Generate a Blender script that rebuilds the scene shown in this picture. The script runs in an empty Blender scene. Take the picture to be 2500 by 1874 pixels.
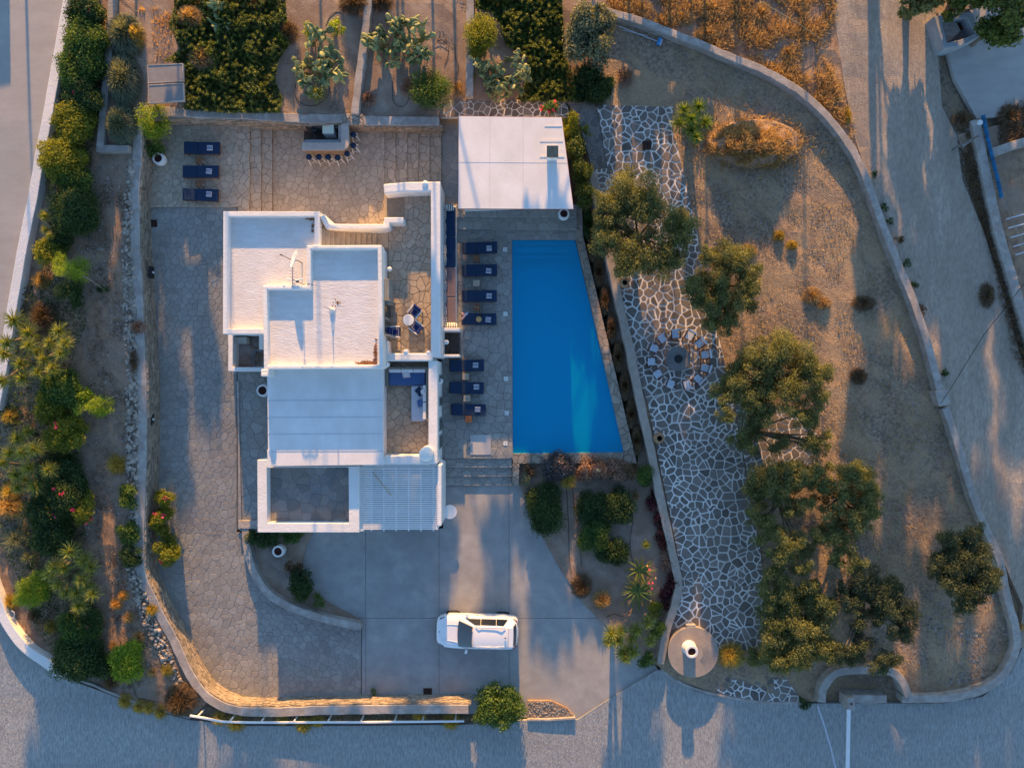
import bpy, bmesh, math, random
import numpy as np
from mathutils import Vector, Matrix, Quaternion, noise as mnoise

# ---------------------------------------------------------------- camera, sky, sun, exposure
scene = bpy.context.scene
COL = scene.collection
S, H = 42.0, 40.0            # photo pixels per metre on the ground, height of the drone

cd = bpy.data.cameras.new("camera")
cam = bpy.data.objects.new("camera", cd)
COL.objects.link(cam)
cam.location = (0, 0, H)
cam.rotation_euler = (0, 0, 0)
cd.sensor_width = 36.0
cd.lens = 36.0 * H / (2500.0 / S)
cd.clip_start = 0.5
cd.clip_end = 1500.0
scene.camera = cam

SUN_ELEV = 12.5
SUN_AZ = 1.2                 # degrees the shadows lean to the right of straight down the picture
world = bpy.data.worlds.new("World")
scene.world = world
world.use_nodes = True
wn = world.node_tree
wn.nodes.clear()
sky = wn.nodes.new("ShaderNodeTexSky")
sky.sky_type = 'NISHITA'
sky.sun_disc = False
sky.sun_elevation = math.radians(SUN_ELEV)
sky.sun_rotation = math.radians(-SUN_AZ)
sky.air_density = 1.0
sky.dust_density = 0.3
sky.ozone_density = 3.0
bg = wn.nodes.new("ShaderNodeBackground")
bg.inputs["Strength"].default_value = 0.148
wo = wn.nodes.new("ShaderNodeOutputWorld")
wn.links.new(sky.outputs[0], bg.inputs[0])
wn.links.new(bg.outputs[0], wo.inputs[0])

sl = bpy.data.lights.new("sun", 'SUN')
sl.energy = 5.0
sl.angle = math.radians(0.55)
sl.color = (1.0, 0.54, 0.17)
sun = bpy.data.objects.new("sun", sl)
COL.objects.link(sun)
_e, _a = math.radians(SUN_ELEV), math.radians(SUN_AZ)
sd = Vector((math.sin(_a) * math.cos(_e), -math.cos(_a) * math.cos(_e), -math.sin(_e)))
sun.rotation_euler = sd.to_track_quat('-Z', 'Y').to_euler()
sun.location = (0, 60, 30)

scene.view_settings.view_transform = 'Standard'
scene.view_settings.look = 'None'
scene.view_settings.gamma = 1.0
scene.view_settings.exposure = 1.22
scene.view_settings.use_curve_mapping = False

# ---------------------------------------------------------------- helpers
PI = math.pi
rng = random.Random(7)
nrg = np.random.default_rng(11)

def P(px, py, z=0.0):
    k = (H - z) / H / S
    return Vector(((px - 1250.0) * k, (937.0 - py) * k, z))

def invP(x, y, z):
    k = (H - z) / H / S
    return x / k + 1250.0, 937.0 - y / k

_TX = np.array([-900, 0, 270, 345, 700, 1080, 1450, 1650, 2100, 2500, 3400.0])
_TY = np.array([-900, 0, 300, 900, 1500, 1700, 1900, 2800.0])
_TZ = np.array([
    [2.8, 2.7, 2.9, 3.0, 2.5, 1.9, 1.2, 1.0, 1.0, 1.0, 1.0],
    [2.6, 2.6, 2.9, 3.0, 2.4, 1.8, 1.0, 0.9, 0.8, 0.8, 0.8],
    [2.5, 2.5, 2.8, 2.9, 2.3, 1.6, 0.9, 0.8, 0.7, 0.7, 0.7],
    [1.9, 1.9, 2.2, 2.3, 1.6, 1.0, 0.6, 0.55, 0.45, 0.5, 0.5],
    [1.0, 1.0, 1.2, 1.35, 1.0, 0.6, 0.3, 0.3, 0.25, 0.25, 0.3],
    [0.8, 0.8, 0.9, 1.0, 0.7, 0.3, 0.02, 0.02, 0.02, 0.02, 0.1],
    [0.75, 0.75, 0.8, 0.8, 0.55, 0.2, 0.0, 0.0, 0.0, 0.0, 0.0],
    [0.7, 0.7, 0.7, 0.7, 0.5, 0.2, 0.0, 0.0, 0.0, 0.0, 0.0]])

def T(px, py):
    """height of the natural ground"""
    cols = [float(np.interp(px, _TX, row)) for row in _TZ]
    return float(np.interp(py, _TY, cols))

def CY(px, py):
    """height of the walled courtyard, which falls towards the drive"""
    return float(np.interp(py, [300, 505, 1300, 1600], [1.7, 1.6, 0.35, 0.02]))

def const(z):
    return lambda px, py: z

def tag(o, label=None, cat=None, group=None, kind=None):
    if label: o['label'] = label
    if cat: o['category'] = cat
    if group: o['group'] = group
    if kind: o['kind'] = kind
    return o

def empty(name, loc=(0, 0, 0), rz=0.0, label=None, cat=None, group=None, kind=None):
    o = bpy.data.objects.new(name, None)
    COL.objects.link(o)
    o.location = loc
    o.rotation_euler = (0, 0, rz)
    o.empty_display_size = 0.2
    return tag(o, label, cat, group, kind)

def copy_tree(o, loc=None, rz=None, label=None, scale=None, parent=None):
    kids = [c for c in KIDS.get(o.name, [])]
    c = o.copy()
    COL.objects.link(c)
    if parent is not None:
        c.parent = parent
        KIDS.setdefault(parent.name, []).append(c)
    if loc is not None: c.location = loc
    if rz is not None: c.rotation_euler = (0, 0, rz)
    if scale is not None: c.scale = (scale,) * 3
    if label: c['label'] = label
    for k in kids:
        copy_tree(k, parent=c)
    return c

KIDS = {}

class MB:
    """collects faces and links them as one mesh object"""
    def __init__(self):
        self.v, self.f, self.m, self.t = [], [], [], []
    def add(self, verts, faces, mi=0, t=0.5):
        b = len(self.v)
        self.v.extend([tuple(p) for p in verts])
        for f in faces:
            self.f.append([b + i for i in f])
            self.m.append(mi)
            self.t.append(t)
    def box(self, c, s, rz=0.0, mi=0, t=0.5, rx=0.0, ry=0.0):
        M = Matrix.Rotation(rz, 3, 'Z') @ Matrix.Rotation(ry, 3, 'Y') @ Matrix.Rotation(rx, 3, 'X')
        c = Vector(c)
        vs = [c + M @ Vector((x * s[0] / 2, y * s[1] / 2, z * s[2] / 2)) for z in (-1, 1) for x, y in ((-1, -1), (1, -1), (1, 1), (-1, 1))]
        self.add(vs, [(3, 2, 1, 0), (4, 5, 6, 7), (0, 1, 5, 4), (1, 2, 6, 5), (2, 3, 7, 6), (3, 0, 4, 7)], mi, t)
    def bar(self, a, b, w, h=None, mi=0, t=0.5):
        a, b = Vector(a), Vector(b)
        h = h or w
        d = (b - a)
        L = d.length
        q = d.to_track_quat('X', 'Z')
        c = (a + b) / 2
        vs = [c + q @ Vector((x * L / 2, y * w / 2, z * h / 2)) for z in (-1, 1) for x, y in ((-1, -1), (1, -1), (1, 1), (-1, 1))]
        self.add(vs, [(3, 2, 1, 0), (4, 5, 6, 7), (0, 1, 5, 4), (1, 2, 6, 5), (2, 3, 7, 6), (3, 0, 4, 7)], mi, t)
    def tube(self, pts, radii, n=8, mi=0, t=0.5, cap=True):
        pts = [Vector(p) for p in pts]
        rings = []
        for i, p in enumerate(pts):
            d = (pts[min(i + 1, len(pts) - 1)] - pts[max(i - 1, 0)])
            if d.length < 1e-6: d = Vector((0, 0, 1))
            q = d.to_track_quat('Z', 'Y')
            r = radii[i] if hasattr(radii, '__len__') else radii
            rings.append([p + q @ Vector((math.cos(a) * r, math.sin(a) * r, 0)) for a in [2 * PI * k / n for k in range(n)]])
        vs = [v for r in rings for v in r]
        fs = []
        for i in range(len(pts) - 1):
            for k in range(n):
                fs.append((i * n + k, i * n + (k + 1) % n, (i + 1) * n + (k + 1) % n, (i + 1) * n + k))
        if cap:
            fs.append(tuple(range(n - 1, -1, -1)))
            fs.append(tuple((len(pts) - 1) * n + k for k in range(n)))
        self.add(vs, fs, mi, t)
    def lathe(self, c, prof, n=24, mi=0, t=0.5, wob=0.0, captop=False):
        c = Vector(c)
        vs, fs = [], []
        for (r, z) in prof:
            for k in range(n):
                a = 2 * PI * k / n
                rr = r * (1 + wob * math.sin(a * 3 + z * 7))
                vs.append(c + Vector((math.cos(a) * rr, math.sin(a) * rr, z)))
        for i in range(len(prof) - 1):
            for k in range(n):
                fs.append((i * n + k, i * n + (k + 1) % n, (i + 1) * n + (k + 1) % n, (i + 1) * n + k))
        if prof[0][0] > 1e-4: fs.append(tuple(range(n - 1, -1, -1)))
        if captop and prof[-1][0] > 1e-4: fs.append(tuple((len(prof) - 1) * n + k for k in range(n)))
        self.add(vs, fs, mi, t)
    def prism(self, pts, z0, z1, mi=0, t=0.5):
        """pts: photo positions of the top outline at height z1"""
        top = [P(x, y, z1) for x, y in pts]
        area = sum(top[i - 1].x * top[i].y - top[i].x * top[i - 1].y for i in range(len(top)))
        if area < 0: top.reverse()
        n = len(top)
        vs = [(p.x, p.y, z0) for p in top] + [tuple(p) for p in top]
        fs = [tuple(range(n - 1, -1, -1)), tuple(range(n, 2 * n))]
        for i in range(n):
            j = (i + 1) % n
            fs.append((i, j, n + j, n + i))
        self.add(vs, fs, mi, t)
    def ring(self, outer, inner, z0, z1, mi=0, t=0.5):
        """a closed wall between two outlines with the same number of corners"""
        o = [P(x, y, z1) for x, y in outer]
        i_ = [P(x, y, z1) for x, y in inner]
        area = sum(o[i - 1].x * o[i].y - o[i].x * o[i - 1].y for i in range(len(o)))
        if area < 0:
            o.reverse(); i_.reverse()
        n = len(o)
        vs = [tuple(p) for p in o] + [tuple(p) for p in i_] + [(p.x, p.y, z0) for p in o] + [(p.x, p.y, z0) for p in i_]
        fs = []
        for a in range(n):
            b = (a + 1) % n
            fs += [(a, b, n + b, n + a), (2 * n + a, 2 * n + b, b, a), (n + a, n + b, 3 * n + b, 3 * n + a), (3 * n + a, 3 * n + b, 2 * n + b, 2 * n + a)]
        self.add(vs, fs, mi, t)
    def build(self, name, mats, parent=None, smooth=False, bevel=0.0, seg=2, kind=None, sharp=35):
        me = bpy.data.meshes.new(name)
        me.from_pydata(self.v, [], self.f)
        if not isinstance(mats, (list, tuple)): mats = [mats]
        for m in mats: me.materials.append(m)
        me.polygons.foreach_set("material_index", self.m)
        at = me.attributes.new("tint", 'FLOAT', 'FACE')
        at.data.foreach_set("value", self.t)
        if smooth:
            me.polygons.foreach_set("use_smooth", [True] * len(self.f))
            me.set_sharp_from_angle(angle=math.radians(sharp))
        me.update()
        o = bpy.data.objects.new(name, me)
        COL.objects.link(o)
        if parent is not None:
            o.parent = parent
            KIDS.setdefault(parent.name, []).append(o)
        if bevel > 0:
            b = o.modifiers.new("edge", 'BEVEL')
            b.width = bevel; b.segments = seg; b.limit_method = 'ANGLE'; b.angle_limit = math.radians(40)
        if kind: o['kind'] = kind
        return o

def fast_mesh(name, verts, quads, tints, mats, parent=None, mi=None, smooth=False, kind=None):
    """verts (N,3), quads (M,k) numpy"""
    me = bpy.data.meshes.new(name)
    k = quads.shape[1]
    me.vertices.add(len(verts)); me.vertices.foreach_set("co", np.asarray(verts, np.float32).ravel())
    me.loops.add(quads.size); me.loops.foreach_set("vertex_index", quads.ravel().astype(np.int32))
    me.polygons.add(len(quads))
    me.polygons.foreach_set("loop_start", np.arange(0, quads.size, k, dtype=np.int32))
    if not isinstance(mats, (list, tuple)): mats = [mats]
    for m in mats: me.materials.append(m)
    if mi is not None: me.polygons.foreach_set("material_index", mi.astype(np.int32))
    at = me.attributes.new("tint", 'FLOAT', 'FACE')
    at.data.foreach_set("value", np.asarray(tints, np.float32))
    me.update(calc_edges=True)
    if smooth: me.polygons.foreach_set("use_smooth", [True] * len(quads))
    o = bpy.data.objects.new(name, me)
    COL.objects.link(o)
    if parent is not None:
        o.parent = parent
        KIDS.setdefault(parent.name, []).append(o)
    if kind: o['kind'] = kind
    return o

# ---------------------------------------------------------------- materials
def mat(name, c1, c2=None, scale=3.0, rough=0.85, bump=0.25, bscale=30.0, tint=0.25, c3=None, scale3=0.4, amt3=0.5,
        metal=0.0, coat=0.0, spec=0.3, stretch=(1, 1, 1), bdist=0.03, lo=0.35, hi=0.65, warp=0.0, edge3=0.08, stretch3=None):
    m = bpy.data.materials.new(name)
    m.use_nodes = True
    nt = m.node_tree
    N, L = nt.nodes, nt.links
    b = N["Principled BSDF"]
    geo = N.new("ShaderNodeNewGeometry")
    mp = N.new("ShaderNodeMapping"); mp.inputs["Scale"].default_value = stretch
    L.new(geo.outputs["Position"], mp.inputs["Vector"])
    mp3 = mp
    if stretch3:
        mp3 = N.new("ShaderNodeMapping"); mp3.inputs["Scale"].default_value = stretch3
        L.new(geo.outputs["Position"], mp3.inputs["Vector"])
    def noise(sc, det=6.0, dist=0.0, rgh=0.6, mp=mp):
        n = N.new("ShaderNodeTexNoise")
        n.inputs["Scale"].default_value = sc; n.inputs["Detail"].default_value = det
        n.inputs["Roughness"].default_value = rgh; n.inputs["Distortion"].default_value = dist
        L.new(mp.outputs[0], n.inputs["Vector"]); return n
    def ramp(src, lo_, hi_):
        r = N.new("ShaderNodeMapRange"); r.inputs[1].default_value = lo_; r.inputs[2].default_value = hi_
        L.new(src, r.inputs[0]); return r.outputs[0]
    def mix(f, a, bb):
        x = N.new("ShaderNodeMix"); x.data_type = 'RGBA'
        if hasattr(f, "links"): L.new(f, x.inputs[0])
        else: x.inputs[0].default_value = f
        for s, val in ((6, a), (7, bb)):
            if hasattr(val, "links"): L.new(val, x.inputs[s])
            else: x.inputs[s].default_value = (*val, 1)
        return x.outputs[2]
    c2 = c2 or tuple(v * 0.75 for v in c1)
    col = mix(ramp(noise(scale, 8.0, warp).outputs[0], lo, hi), c1, c2)
    if c3:
        f = ramp(noise(scale3, 7.0, 0.6, 0.6, mp3).outputs[0], 0.5 - edge3, 0.5 + edge3)
        mu = N.new("ShaderNodeMath"); mu.operation = 'MULTIPLY'; mu.inputs[1].default_value = amt3
        L.new(f, mu.inputs[0])
        col = mix(mu.outputs[0], col, c3)
    at = N.new("ShaderNodeAttribute"); at.attribute_name = "tint"
    mr = N.new("ShaderNodeMapRange"); mr.inputs[3].default_value = 1 - tint; mr.inputs[4].default_value = 1 + tint
    L.new(at.outputs["Fac"], mr.inputs[0])
    hs = N.new("ShaderNodeHueSaturation")
    L.new(mr.outputs[0], hs.inputs["Value"]); L.new(col, hs.inputs["Color"])
    L.new(hs.outputs[0], b.inputs["Base Color"])
    b.inputs["Roughness"].default_value = rough
    b.inputs["Metallic"].default_value = metal
    b.inputs["Specular IOR Level"].default_value = spec
    b.inputs["Coat Weight"].default_value = coat
    b.inputs["Coat Roughness"].default_value = 0.08
    if bump > 0:
        bn = N.new("ShaderNodeBump"); bn.inputs["Strength"].default_value = bump; bn.inputs["Distance"].default_value = bdist
        L.new(noise(bscale, 5.0).outputs[0], bn.inputs["Height"])
        L.new(bn.outputs[0], b.inputs["Normal"])
    return m

def leafmat(name, dark, mid, light, trans=0.35, rough=0.55, spec=0.25):
    m = bpy.data.materials.new(name)
    m.use_nodes = True
    nt = m.node_tree
    N, L = nt.nodes, nt.links
    b = N["Principled BSDF"]
    out = N["Material Output"]
    at = N.new("ShaderNodeAttribute"); at.attribute_name = "tint"
    cr = N.new("ShaderNodeValToRGB")
    e = cr.color_ramp.elements
    e[0].color = (*dark, 1); e[0].position = 0.0
    e[1].color = (*light, 1); e[1].position = 1.0
    k = e.new(0.5); k.color = (*mid, 1)
    L.new(at.outputs["Fac"], cr.inputs[0])
    L.new(cr.outputs[0], b.inputs["Base Color"])
    b.inputs["Roughness"].default_value = rough
    b.inputs["Specular IOR Level"].default_value = spec
    tr = N.new("ShaderNodeBsdfTranslucent")
    g = N.new("ShaderNodeMix"); g.data_type = 'RGBA'; g.blend_type = 'MULTIPLY'; g.inputs[0].default_value = 1.0
    L.new(cr.outputs[0], g.inputs[6]); g.inputs[7].default_value = (1.9, 1.7, 0.7, 1)
    L.new(g.outputs[2], tr.inputs[0])
    ms = N.new("ShaderNodeMixShader"); ms.inputs[0].default_value = trans
    L.new(b.outputs[0], ms.inputs[1]); L.new(tr.outputs[0], ms.inputs[2])
    L.new(ms.outputs[0], out.inputs[0])
    return m

WHITE = mat("whitewash", (0.80, 0.785, 0.76), (0.74, 0.72, 0.69), 1.2, 0.8, 0.45, 9.0, 0.05, c3=(0.62, 0.57, 0.50), scale3=0.55, amt3=0.18, bdist=0.05)
ROOFW = mat("roof_coating", (0.79, 0.765, 0.74), (0.70, 0.67, 0.64), 1.6, 0.75, 0.55, 7.0, 0.05, c3=(0.50, 0.43, 0.36), scale3=0.9, amt3=0.25, stretch=(0.8, 3.0, 1), stretch3=(1, 1, 1), bdist=0.05, edge3=0.14)
ROOFP = mat("painted_slab", (0.80, 0.78, 0.77), (0.71, 0.69, 0.67), 0.9, 0.7, 0.25, 8.0, 0.04, c3=(0.55, 0.52, 0.48), scale3=0.6, amt3=0.28, edge3=0.14, stretch=(1, 0.6, 1))
REDEDGE = mat("rust_red_drip_edge", (0.32, 0.09, 0.05), None, 5, 0.8)
CONC = mat("road_concrete", (0.45, 0.455, 0.44), (0.27, 0.275, 0.27), 7.0, 0.9, 1.0, 14.0, 0.1, c3=(0.24, 0.235, 0.23), scale3=0.5, amt3=0.5, stretch3=(0.16, 0.9, 1), stretch=(2.0, 0.45, 1), bdist=0.07, edge3=0.2, lo=0.38, hi=0.62, warp=0.5)
CONCL = mat("pale_concrete", (0.44, 0.41, 0.38), (0.38, 0.355, 0.33), 1.0, 0.9, 0.5, 24.0, 0.1, c3=(0.30, 0.27, 0.24), scale3=0.25, amt3=0.4, stretch=(0.7, 2, 1), bdist=0.03, edge3=0.2)
DRIVE = mat("drive_concrete", (0.42, 0.405, 0.38), (0.33, 0.32, 0.305), 1.3, 0.88, 0.35, 22.0, 0.08, c3=(0.23, 0.22, 0.21), scale3=0.45, amt3=0.6, bdist=0.03, edge3=0.2)
DIRT = mat("packed_dirt", (0.529, 0.443, 0.356), (0.356, 0.299, 0.241), 5.0, 0.95, 1.0, 18.0, 0.1, c3=(0.276, 0.218, 0.172), scale3=0.5, amt3=0.55, stretch=(1.6, 0.6, 1), stretch3=(1.3, 0.22, 1), bdist=0.08, edge3=0.12)
SOIL = mat("dry_soil", (0.432, 0.282, 0.180), (0.228, 0.144, 0.096), 2.5, 0.95, 1.0, 16.0, 0.1, c3=(0.396, 0.300, 0.228), scale3=0.35, amt3=0.6, bdist=0.10)
GRSOIL = mat("stony_grass_soil", (0.437, 0.316, 0.218), (0.196, 0.144, 0.103), 6.0, 0.95, 1.0, 14.0, 0.1, c3=(0.506, 0.356, 0.207), scale3=0.45, amt3=0.6, bdist=0.12)
SOILP = mat("pale_garden_soil", (0.408, 0.312, 0.240), (0.300, 0.222, 0.168), 1.6, 0.95, 0.7, 18.0, 0.1, c3=(0.228, 0.144, 0.096), scale3=0.5, amt3=0.6, bdist=0.06)
PEB = mat("pebble", (0.38, 0.34, 0.30), (0.24, 0.20, 0.17), 6, 0.9, 0.3, 20, 0.55)
ROCK = mat("rubble_rock", (0.40, 0.34, 0.28), (0.25, 0.21, 0.17), 4, 0.9, 0.5, 14, 0.4)
STONE = mat("tan_paving_stone", (0.47, 0.375, 0.275), (0.38, 0.305, 0.225), 3.5, 0.8, 0.6, 18, 0.13, c3=(0.52, 0.43, 0.33), scale3=1.2, amt3=0.4)
STONEG = mat("grey_paving_stone", (0.325, 0.315, 0.285), (0.27, 0.262, 0.24), 2.5, 0.75, 0.6, 16, 0.14, c3=(0.25, 0.225, 0.20), scale3=0.6, amt3=0.45)
FLAG = mat("slate_flagstone", (0.20, 0.17, 0.145), (0.14, 0.122, 0.108), 4, 0.75, 0.5, 18, 0.35, c3=(0.24, 0.195, 0.155), scale3=0.8, amt3=0.35)
GROUT = mat("dark_grout", (0.325, 0.291, 0.258), (0.246, 0.224, 0.202), 4, 0.95, 0.4, 24, 0.0)
GROUTL = mat("tan_grout", (0.32, 0.25, 0.18), (0.25, 0.20, 0.145), 4, 0.95, 0.4, 24, 0.0)
MORTAR = mat("white_mortar", (0.848, 0.806, 0.742), (0.721, 0.678, 0.615), 3.5, 0.9, 0.4, 20, 0.0, c3=(0.445, 0.392, 0.339), scale3=0.45, amt3=0.55)
WALLTOP = mat("cement_coping", (0.46, 0.42, 0.38), (0.34, 0.31, 0.28), 3.0, 0.9, 0.7, 16, 0.1, c3=(0.24, 0.20, 0.17), scale3=1.3, amt3=0.5, bdist=0.05)
WALLST = mat("wall_stone", (0.34, 0.28, 0.21), (0.25, 0.20, 0.15), 5, 0.9, 0.6, 16, 0.35)
NAVY = mat("navy_canvas", (0.013, 0.035, 0.080), (0.010, 0.028, 0.065), 6, 0.9, 0.2, 60, 0.1)
BLUEMAT = mat("blue_mat_fabric", (0.015, 0.045, 0.11), (0.012, 0.035, 0.09), 5, 0.9, 0.2, 60, 0.1)
PALEBLUE = mat("pale_blue_canvas", (0.52, 0.58, 0.66), (0.47, 0.53, 0.61), 6, 0.9, 0.2, 50, 0.12)
GREYCUSH = mat("pale_grey_upholstery", (0.55, 0.56, 0.60), (0.48, 0.49, 0.53), 6, 0.9, 0.2, 40, 0.08)
WHITEF = mat("white_fabric", (0.78, 0.77, 0.75), (0.7, 0.69, 0.67), 8, 0.9, 0.2, 50, 0.05)
STRIPEB = mat("blue_stripe_fabric", (0.02, 0.05, 0.18), None, 8, 0.9, 0.1, 50, 0.05)
STRIPEC = mat("charcoal_stripe_fabric", (0.035, 0.04, 0.055), None, 8, 0.9, 0.1, 50, 0.05)
WOOD = mat("teak_wood", (0.20, 0.095, 0.045), (0.13, 0.06, 0.03), 5, 0.7, 0.3, 20, 0.2, stretch=(1, 6, 1))
WOODL = mat("bleached_wood", (0.45, 0.38, 0.29), (0.36, 0.30, 0.22), 5, 0.7, 0.3, 20, 0.1)
WOODD = mat("dark_decking", (0.085, 0.065, 0.055), (0.055, 0.042, 0.036), 5, 0.7, 0.4, 20, 0.2)
WPAINT = mat("white_paint", (0.78, 0.78, 0.77), (0.72, 0.72, 0.71), 3, 0.5, 0.05, 20, 0.03)
POT = mat("white_glazed_pot", (0.78, 0.76, 0.74), (0.70, 0.68, 0.66), 3, 0.55, 0.1, 10, 0.03)
DARK = mat("dark_hollow", (0.015, 0.012, 0.012), None, 4, 0.9, 0.1)
REDSOIL = mat("dark_red_mulch", (0.06, 0.015, 0.012), (0.03, 0.01, 0.01), 12, 0.9, 0.5, 20)
TERRA = mat("terracotta", (0.40, 0.24, 0.13), (0.30, 0.18, 0.10), 4, 0.8, 0.3, 20)
METAL = mat("grey_metal", (0.32, 0.32, 0.33), None, 4, 0.45, 0.05, 20, 0.05, metal=0.7)
BLACK = mat("black_plastic", (0.02, 0.02, 0.022), None, 4, 0.5, 0.05)
RUST = mat("rusty_iron", (0.12, 0.055, 0.035), (0.07, 0.035, 0.025), 8, 0.85, 0.4, 30, 0.2)
PANELM = mat("grey_mesh_panel", (0.27, 0.25, 0.24), (0.22, 0.205, 0.20), 2, 0.6, 0.4, 60, 0.1, c3=(0.2, 0.16, 0.15), scale3=1.0, amt3=0.4)
BLUETILE = mat("blue_roof_tile", (0.01, 0.15, 0.30), (0.01, 0.10, 0.22), 3, 0.4, 0.1, 10, 0.2)
BLUEP = mat("blue_plastic", (0.03, 0.28, 0.60), None, 3, 0.4, 0.05)
BARK = mat("olive_bark", (0.20, 0.155, 0.115), (0.12, 0.09, 0.07), 6, 0.95, 0.8, 14, 0.2)
BARKL = mat("pale_twig", (0.36, 0.27, 0.19), (0.26, 0.19, 0.13), 6, 0.95, 0.4, 14, 0.2)
GLASS = mat("dark_window_glass", (0.02, 0.03, 0.035), None, 3, 0.06, 0.0, 10, 0.0, spec=0.8)
SHUT = mat("grey_green_shutter", (0.26, 0.27, 0.25), None, 3, 0.6, 0.1, 20, 0.1)
POOLB = mat("pool_lining", (0.04, 0.58, 0.78), (0.035, 0.54, 0.75), 0.8, 0.7, 0.05, 10, 0.1)
LAMPW = mat("white_lens", (0.75, 0.78, 0.75), None, 3, 0.4, 0.0)
MILL = mat("disc_cement", (0.40, 0.34, 0.29), (0.31, 0.265, 0.225), 2.2, 0.9, 0.4, 20, 0.1, c3=(0.22, 0.19, 0.17), scale3=0.8, amt3=0.4)
STRAW = mat("straw", (0.55, 0.38, 0.18), (0.42, 0.28, 0.12), 12, 0.9, 0.4, 40)
PINKF = mat("pink_cloth", (0.55, 0.20, 0.22), (0.15, 0.25, 0.5), 9, 0.9, 0.2, 40, lo=0.45, hi=0.55)
CARP = mat("white_car_paint", (0.80, 0.80, 0.80), (0.79, 0.79, 0.79), 2, 0.3, 0.0, 10, 0.0, coat=1.0, spec=0.5)
CARG = mat("car_glass", (0.012, 0.014, 0.016), None, 2, 0.03, 0.0, 10, 0.0, coat=1.0, spec=1.0)
CART = mat("tyre_rubber", (0.02, 0.02, 0.02), None, 6, 0.9, 0.2)
CARC = mat("satin_chrome", (0.6, 0.6, 0.62), None, 2, 0.25, 0.0, 10, 0.0, metal=0.9)
CARR = mat("red_lamp_lens", (0.30, 0.02, 0.02), None, 2, 0.2, 0.0, 10, 0.0, coat=1.0)
FLOORB = mat("brown_roof_floor", (0.22, 0.15, 0.11), (0.15, 0.10, 0.075), 2.2, 0.95, 0.5, 18, 0.1, c3=(0.45, 0.42, 0.40), scale3=0.8, amt3=0.6)
COUNTER = mat("counter_stone", (0.42, 0.37, 0.33), (0.36, 0.32, 0.28), 3, 0.6, 0.2, 20, 0.05)
SLATE = mat("dark_slate_floor", (0.237, 0.237, 0.225), (0.163, 0.169, 0.169), 1.6, 0.8, 0.4, 14, 0.2, c3=(0.325, 0.263, 0.213), scale3=0.9, amt3=0.5)

L_OLIVE = leafmat("olive_leaf", (0.069, 0.088, 0.035), (0.146, 0.166, 0.062), (0.312, 0.302, 0.117))
L_GREEN = leafmat("green_leaf", (0.030, 0.068, 0.021), (0.075, 0.144, 0.034), (0.186, 0.254, 0.051))
L_LIME = leafmat("lime_leaf", (0.085, 0.152, 0.017), (0.220, 0.321, 0.034), (0.406, 0.473, 0.060), 0.45)
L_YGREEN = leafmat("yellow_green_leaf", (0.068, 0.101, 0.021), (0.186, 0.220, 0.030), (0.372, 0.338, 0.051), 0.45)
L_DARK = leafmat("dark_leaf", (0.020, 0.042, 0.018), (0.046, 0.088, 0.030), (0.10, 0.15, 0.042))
L_IVY = leafmat("ivy_leaf", (0.031, 0.058, 0.016), (0.088, 0.127, 0.027), (0.215, 0.234, 0.049), 0.3)
L_ROSE = leafmat("grey_green_needle", (0.068, 0.101, 0.075), (0.152, 0.186, 0.135), (0.287, 0.287, 0.169))
L_SILVER = leafmat("silver_leaf", (0.07, 0.09, 0.06), (0.17, 0.19, 0.12), (0.36, 0.33, 0.18), 0.3)
L_ORANGE = leafmat("dry_orange_twig", (0.18, 0.11, 0.05), (0.38, 0.25, 0.11), (0.62, 0.45, 0.23), 0.35)
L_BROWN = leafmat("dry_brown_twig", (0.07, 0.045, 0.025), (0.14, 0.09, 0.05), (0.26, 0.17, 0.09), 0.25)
L_STRAW = leafmat("straw_blade", (0.208, 0.130, 0.046), (0.442, 0.273, 0.091), (0.715, 0.468, 0.169), 0.4)
L_OLIVE_SHADED = leafmat("shaded_olive_leaf", (0.035, 0.05, 0.03), (0.075, 0.095, 0.05), (0.15, 0.17, 0.085))  # shade on the right-hand olives put into a darker leaf colour
L_PALE = leafmat("bleached_straw_blade", (0.16, 0.12, 0.07), (0.34, 0.26, 0.16), (0.55, 0.43, 0.28), 0.3)
L_YSTRAW = leafmat("golden_grass_blade", (0.156, 0.130, 0.026), (0.351, 0.260, 0.058), (0.650, 0.468, 0.117), 0.4)
L_PINKD = leafmat("pinkish_dry_twig", (0.14, 0.08, 0.06), (0.30, 0.19, 0.14), (0.48, 0.32, 0.25), 0.3)
L_PURPLE = leafmat("purple_leaf", (0.035, 0.010, 0.014), (0.09, 0.022, 0.028), (0.18, 0.05, 0.05), 0.3)
L_YUCCA = leafmat("yucca_blade", (0.06, 0.09, 0.02), (0.17, 0.21, 0.04), (0.48, 0.46, 0.12), 0.4, 0.45, 0.4)
L_PALMG = leafmat("fan_blade", (0.043, 0.075, 0.017), (0.118, 0.186, 0.025), (0.270, 0.338, 0.051), 0.3, 0.45, 0.4)
L_CACT = leafmat("cactus_pad_skin", (0.085, 0.118, 0.051), (0.203, 0.237, 0.101), (0.439, 0.406, 0.169), 0.05, 0.6)
L_ALOE = leafmat("aloe_leaf", (0.065, 0.104, 0.026), (0.130, 0.182, 0.039), (0.260, 0.260, 0.065), 0.15, 0.5)
L_PINK = leafmat("pink_petal", (0.45, 0.02, 0.12), (0.62, 0.04, 0.16), (0.75, 0.18, 0.28), 0.4)
L_LILAC = leafmat("lilac_grey_leaf", (0.05, 0.05, 0.06), (0.10, 0.10, 0.11), (0.20, 0.15, 0.17), 0.25)
L_CREAM = leafmat("cream_blossom", (0.5, 0.42, 0.28), (0.65, 0.55, 0.38), (0.75, 0.66, 0.5), 0.3)

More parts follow.
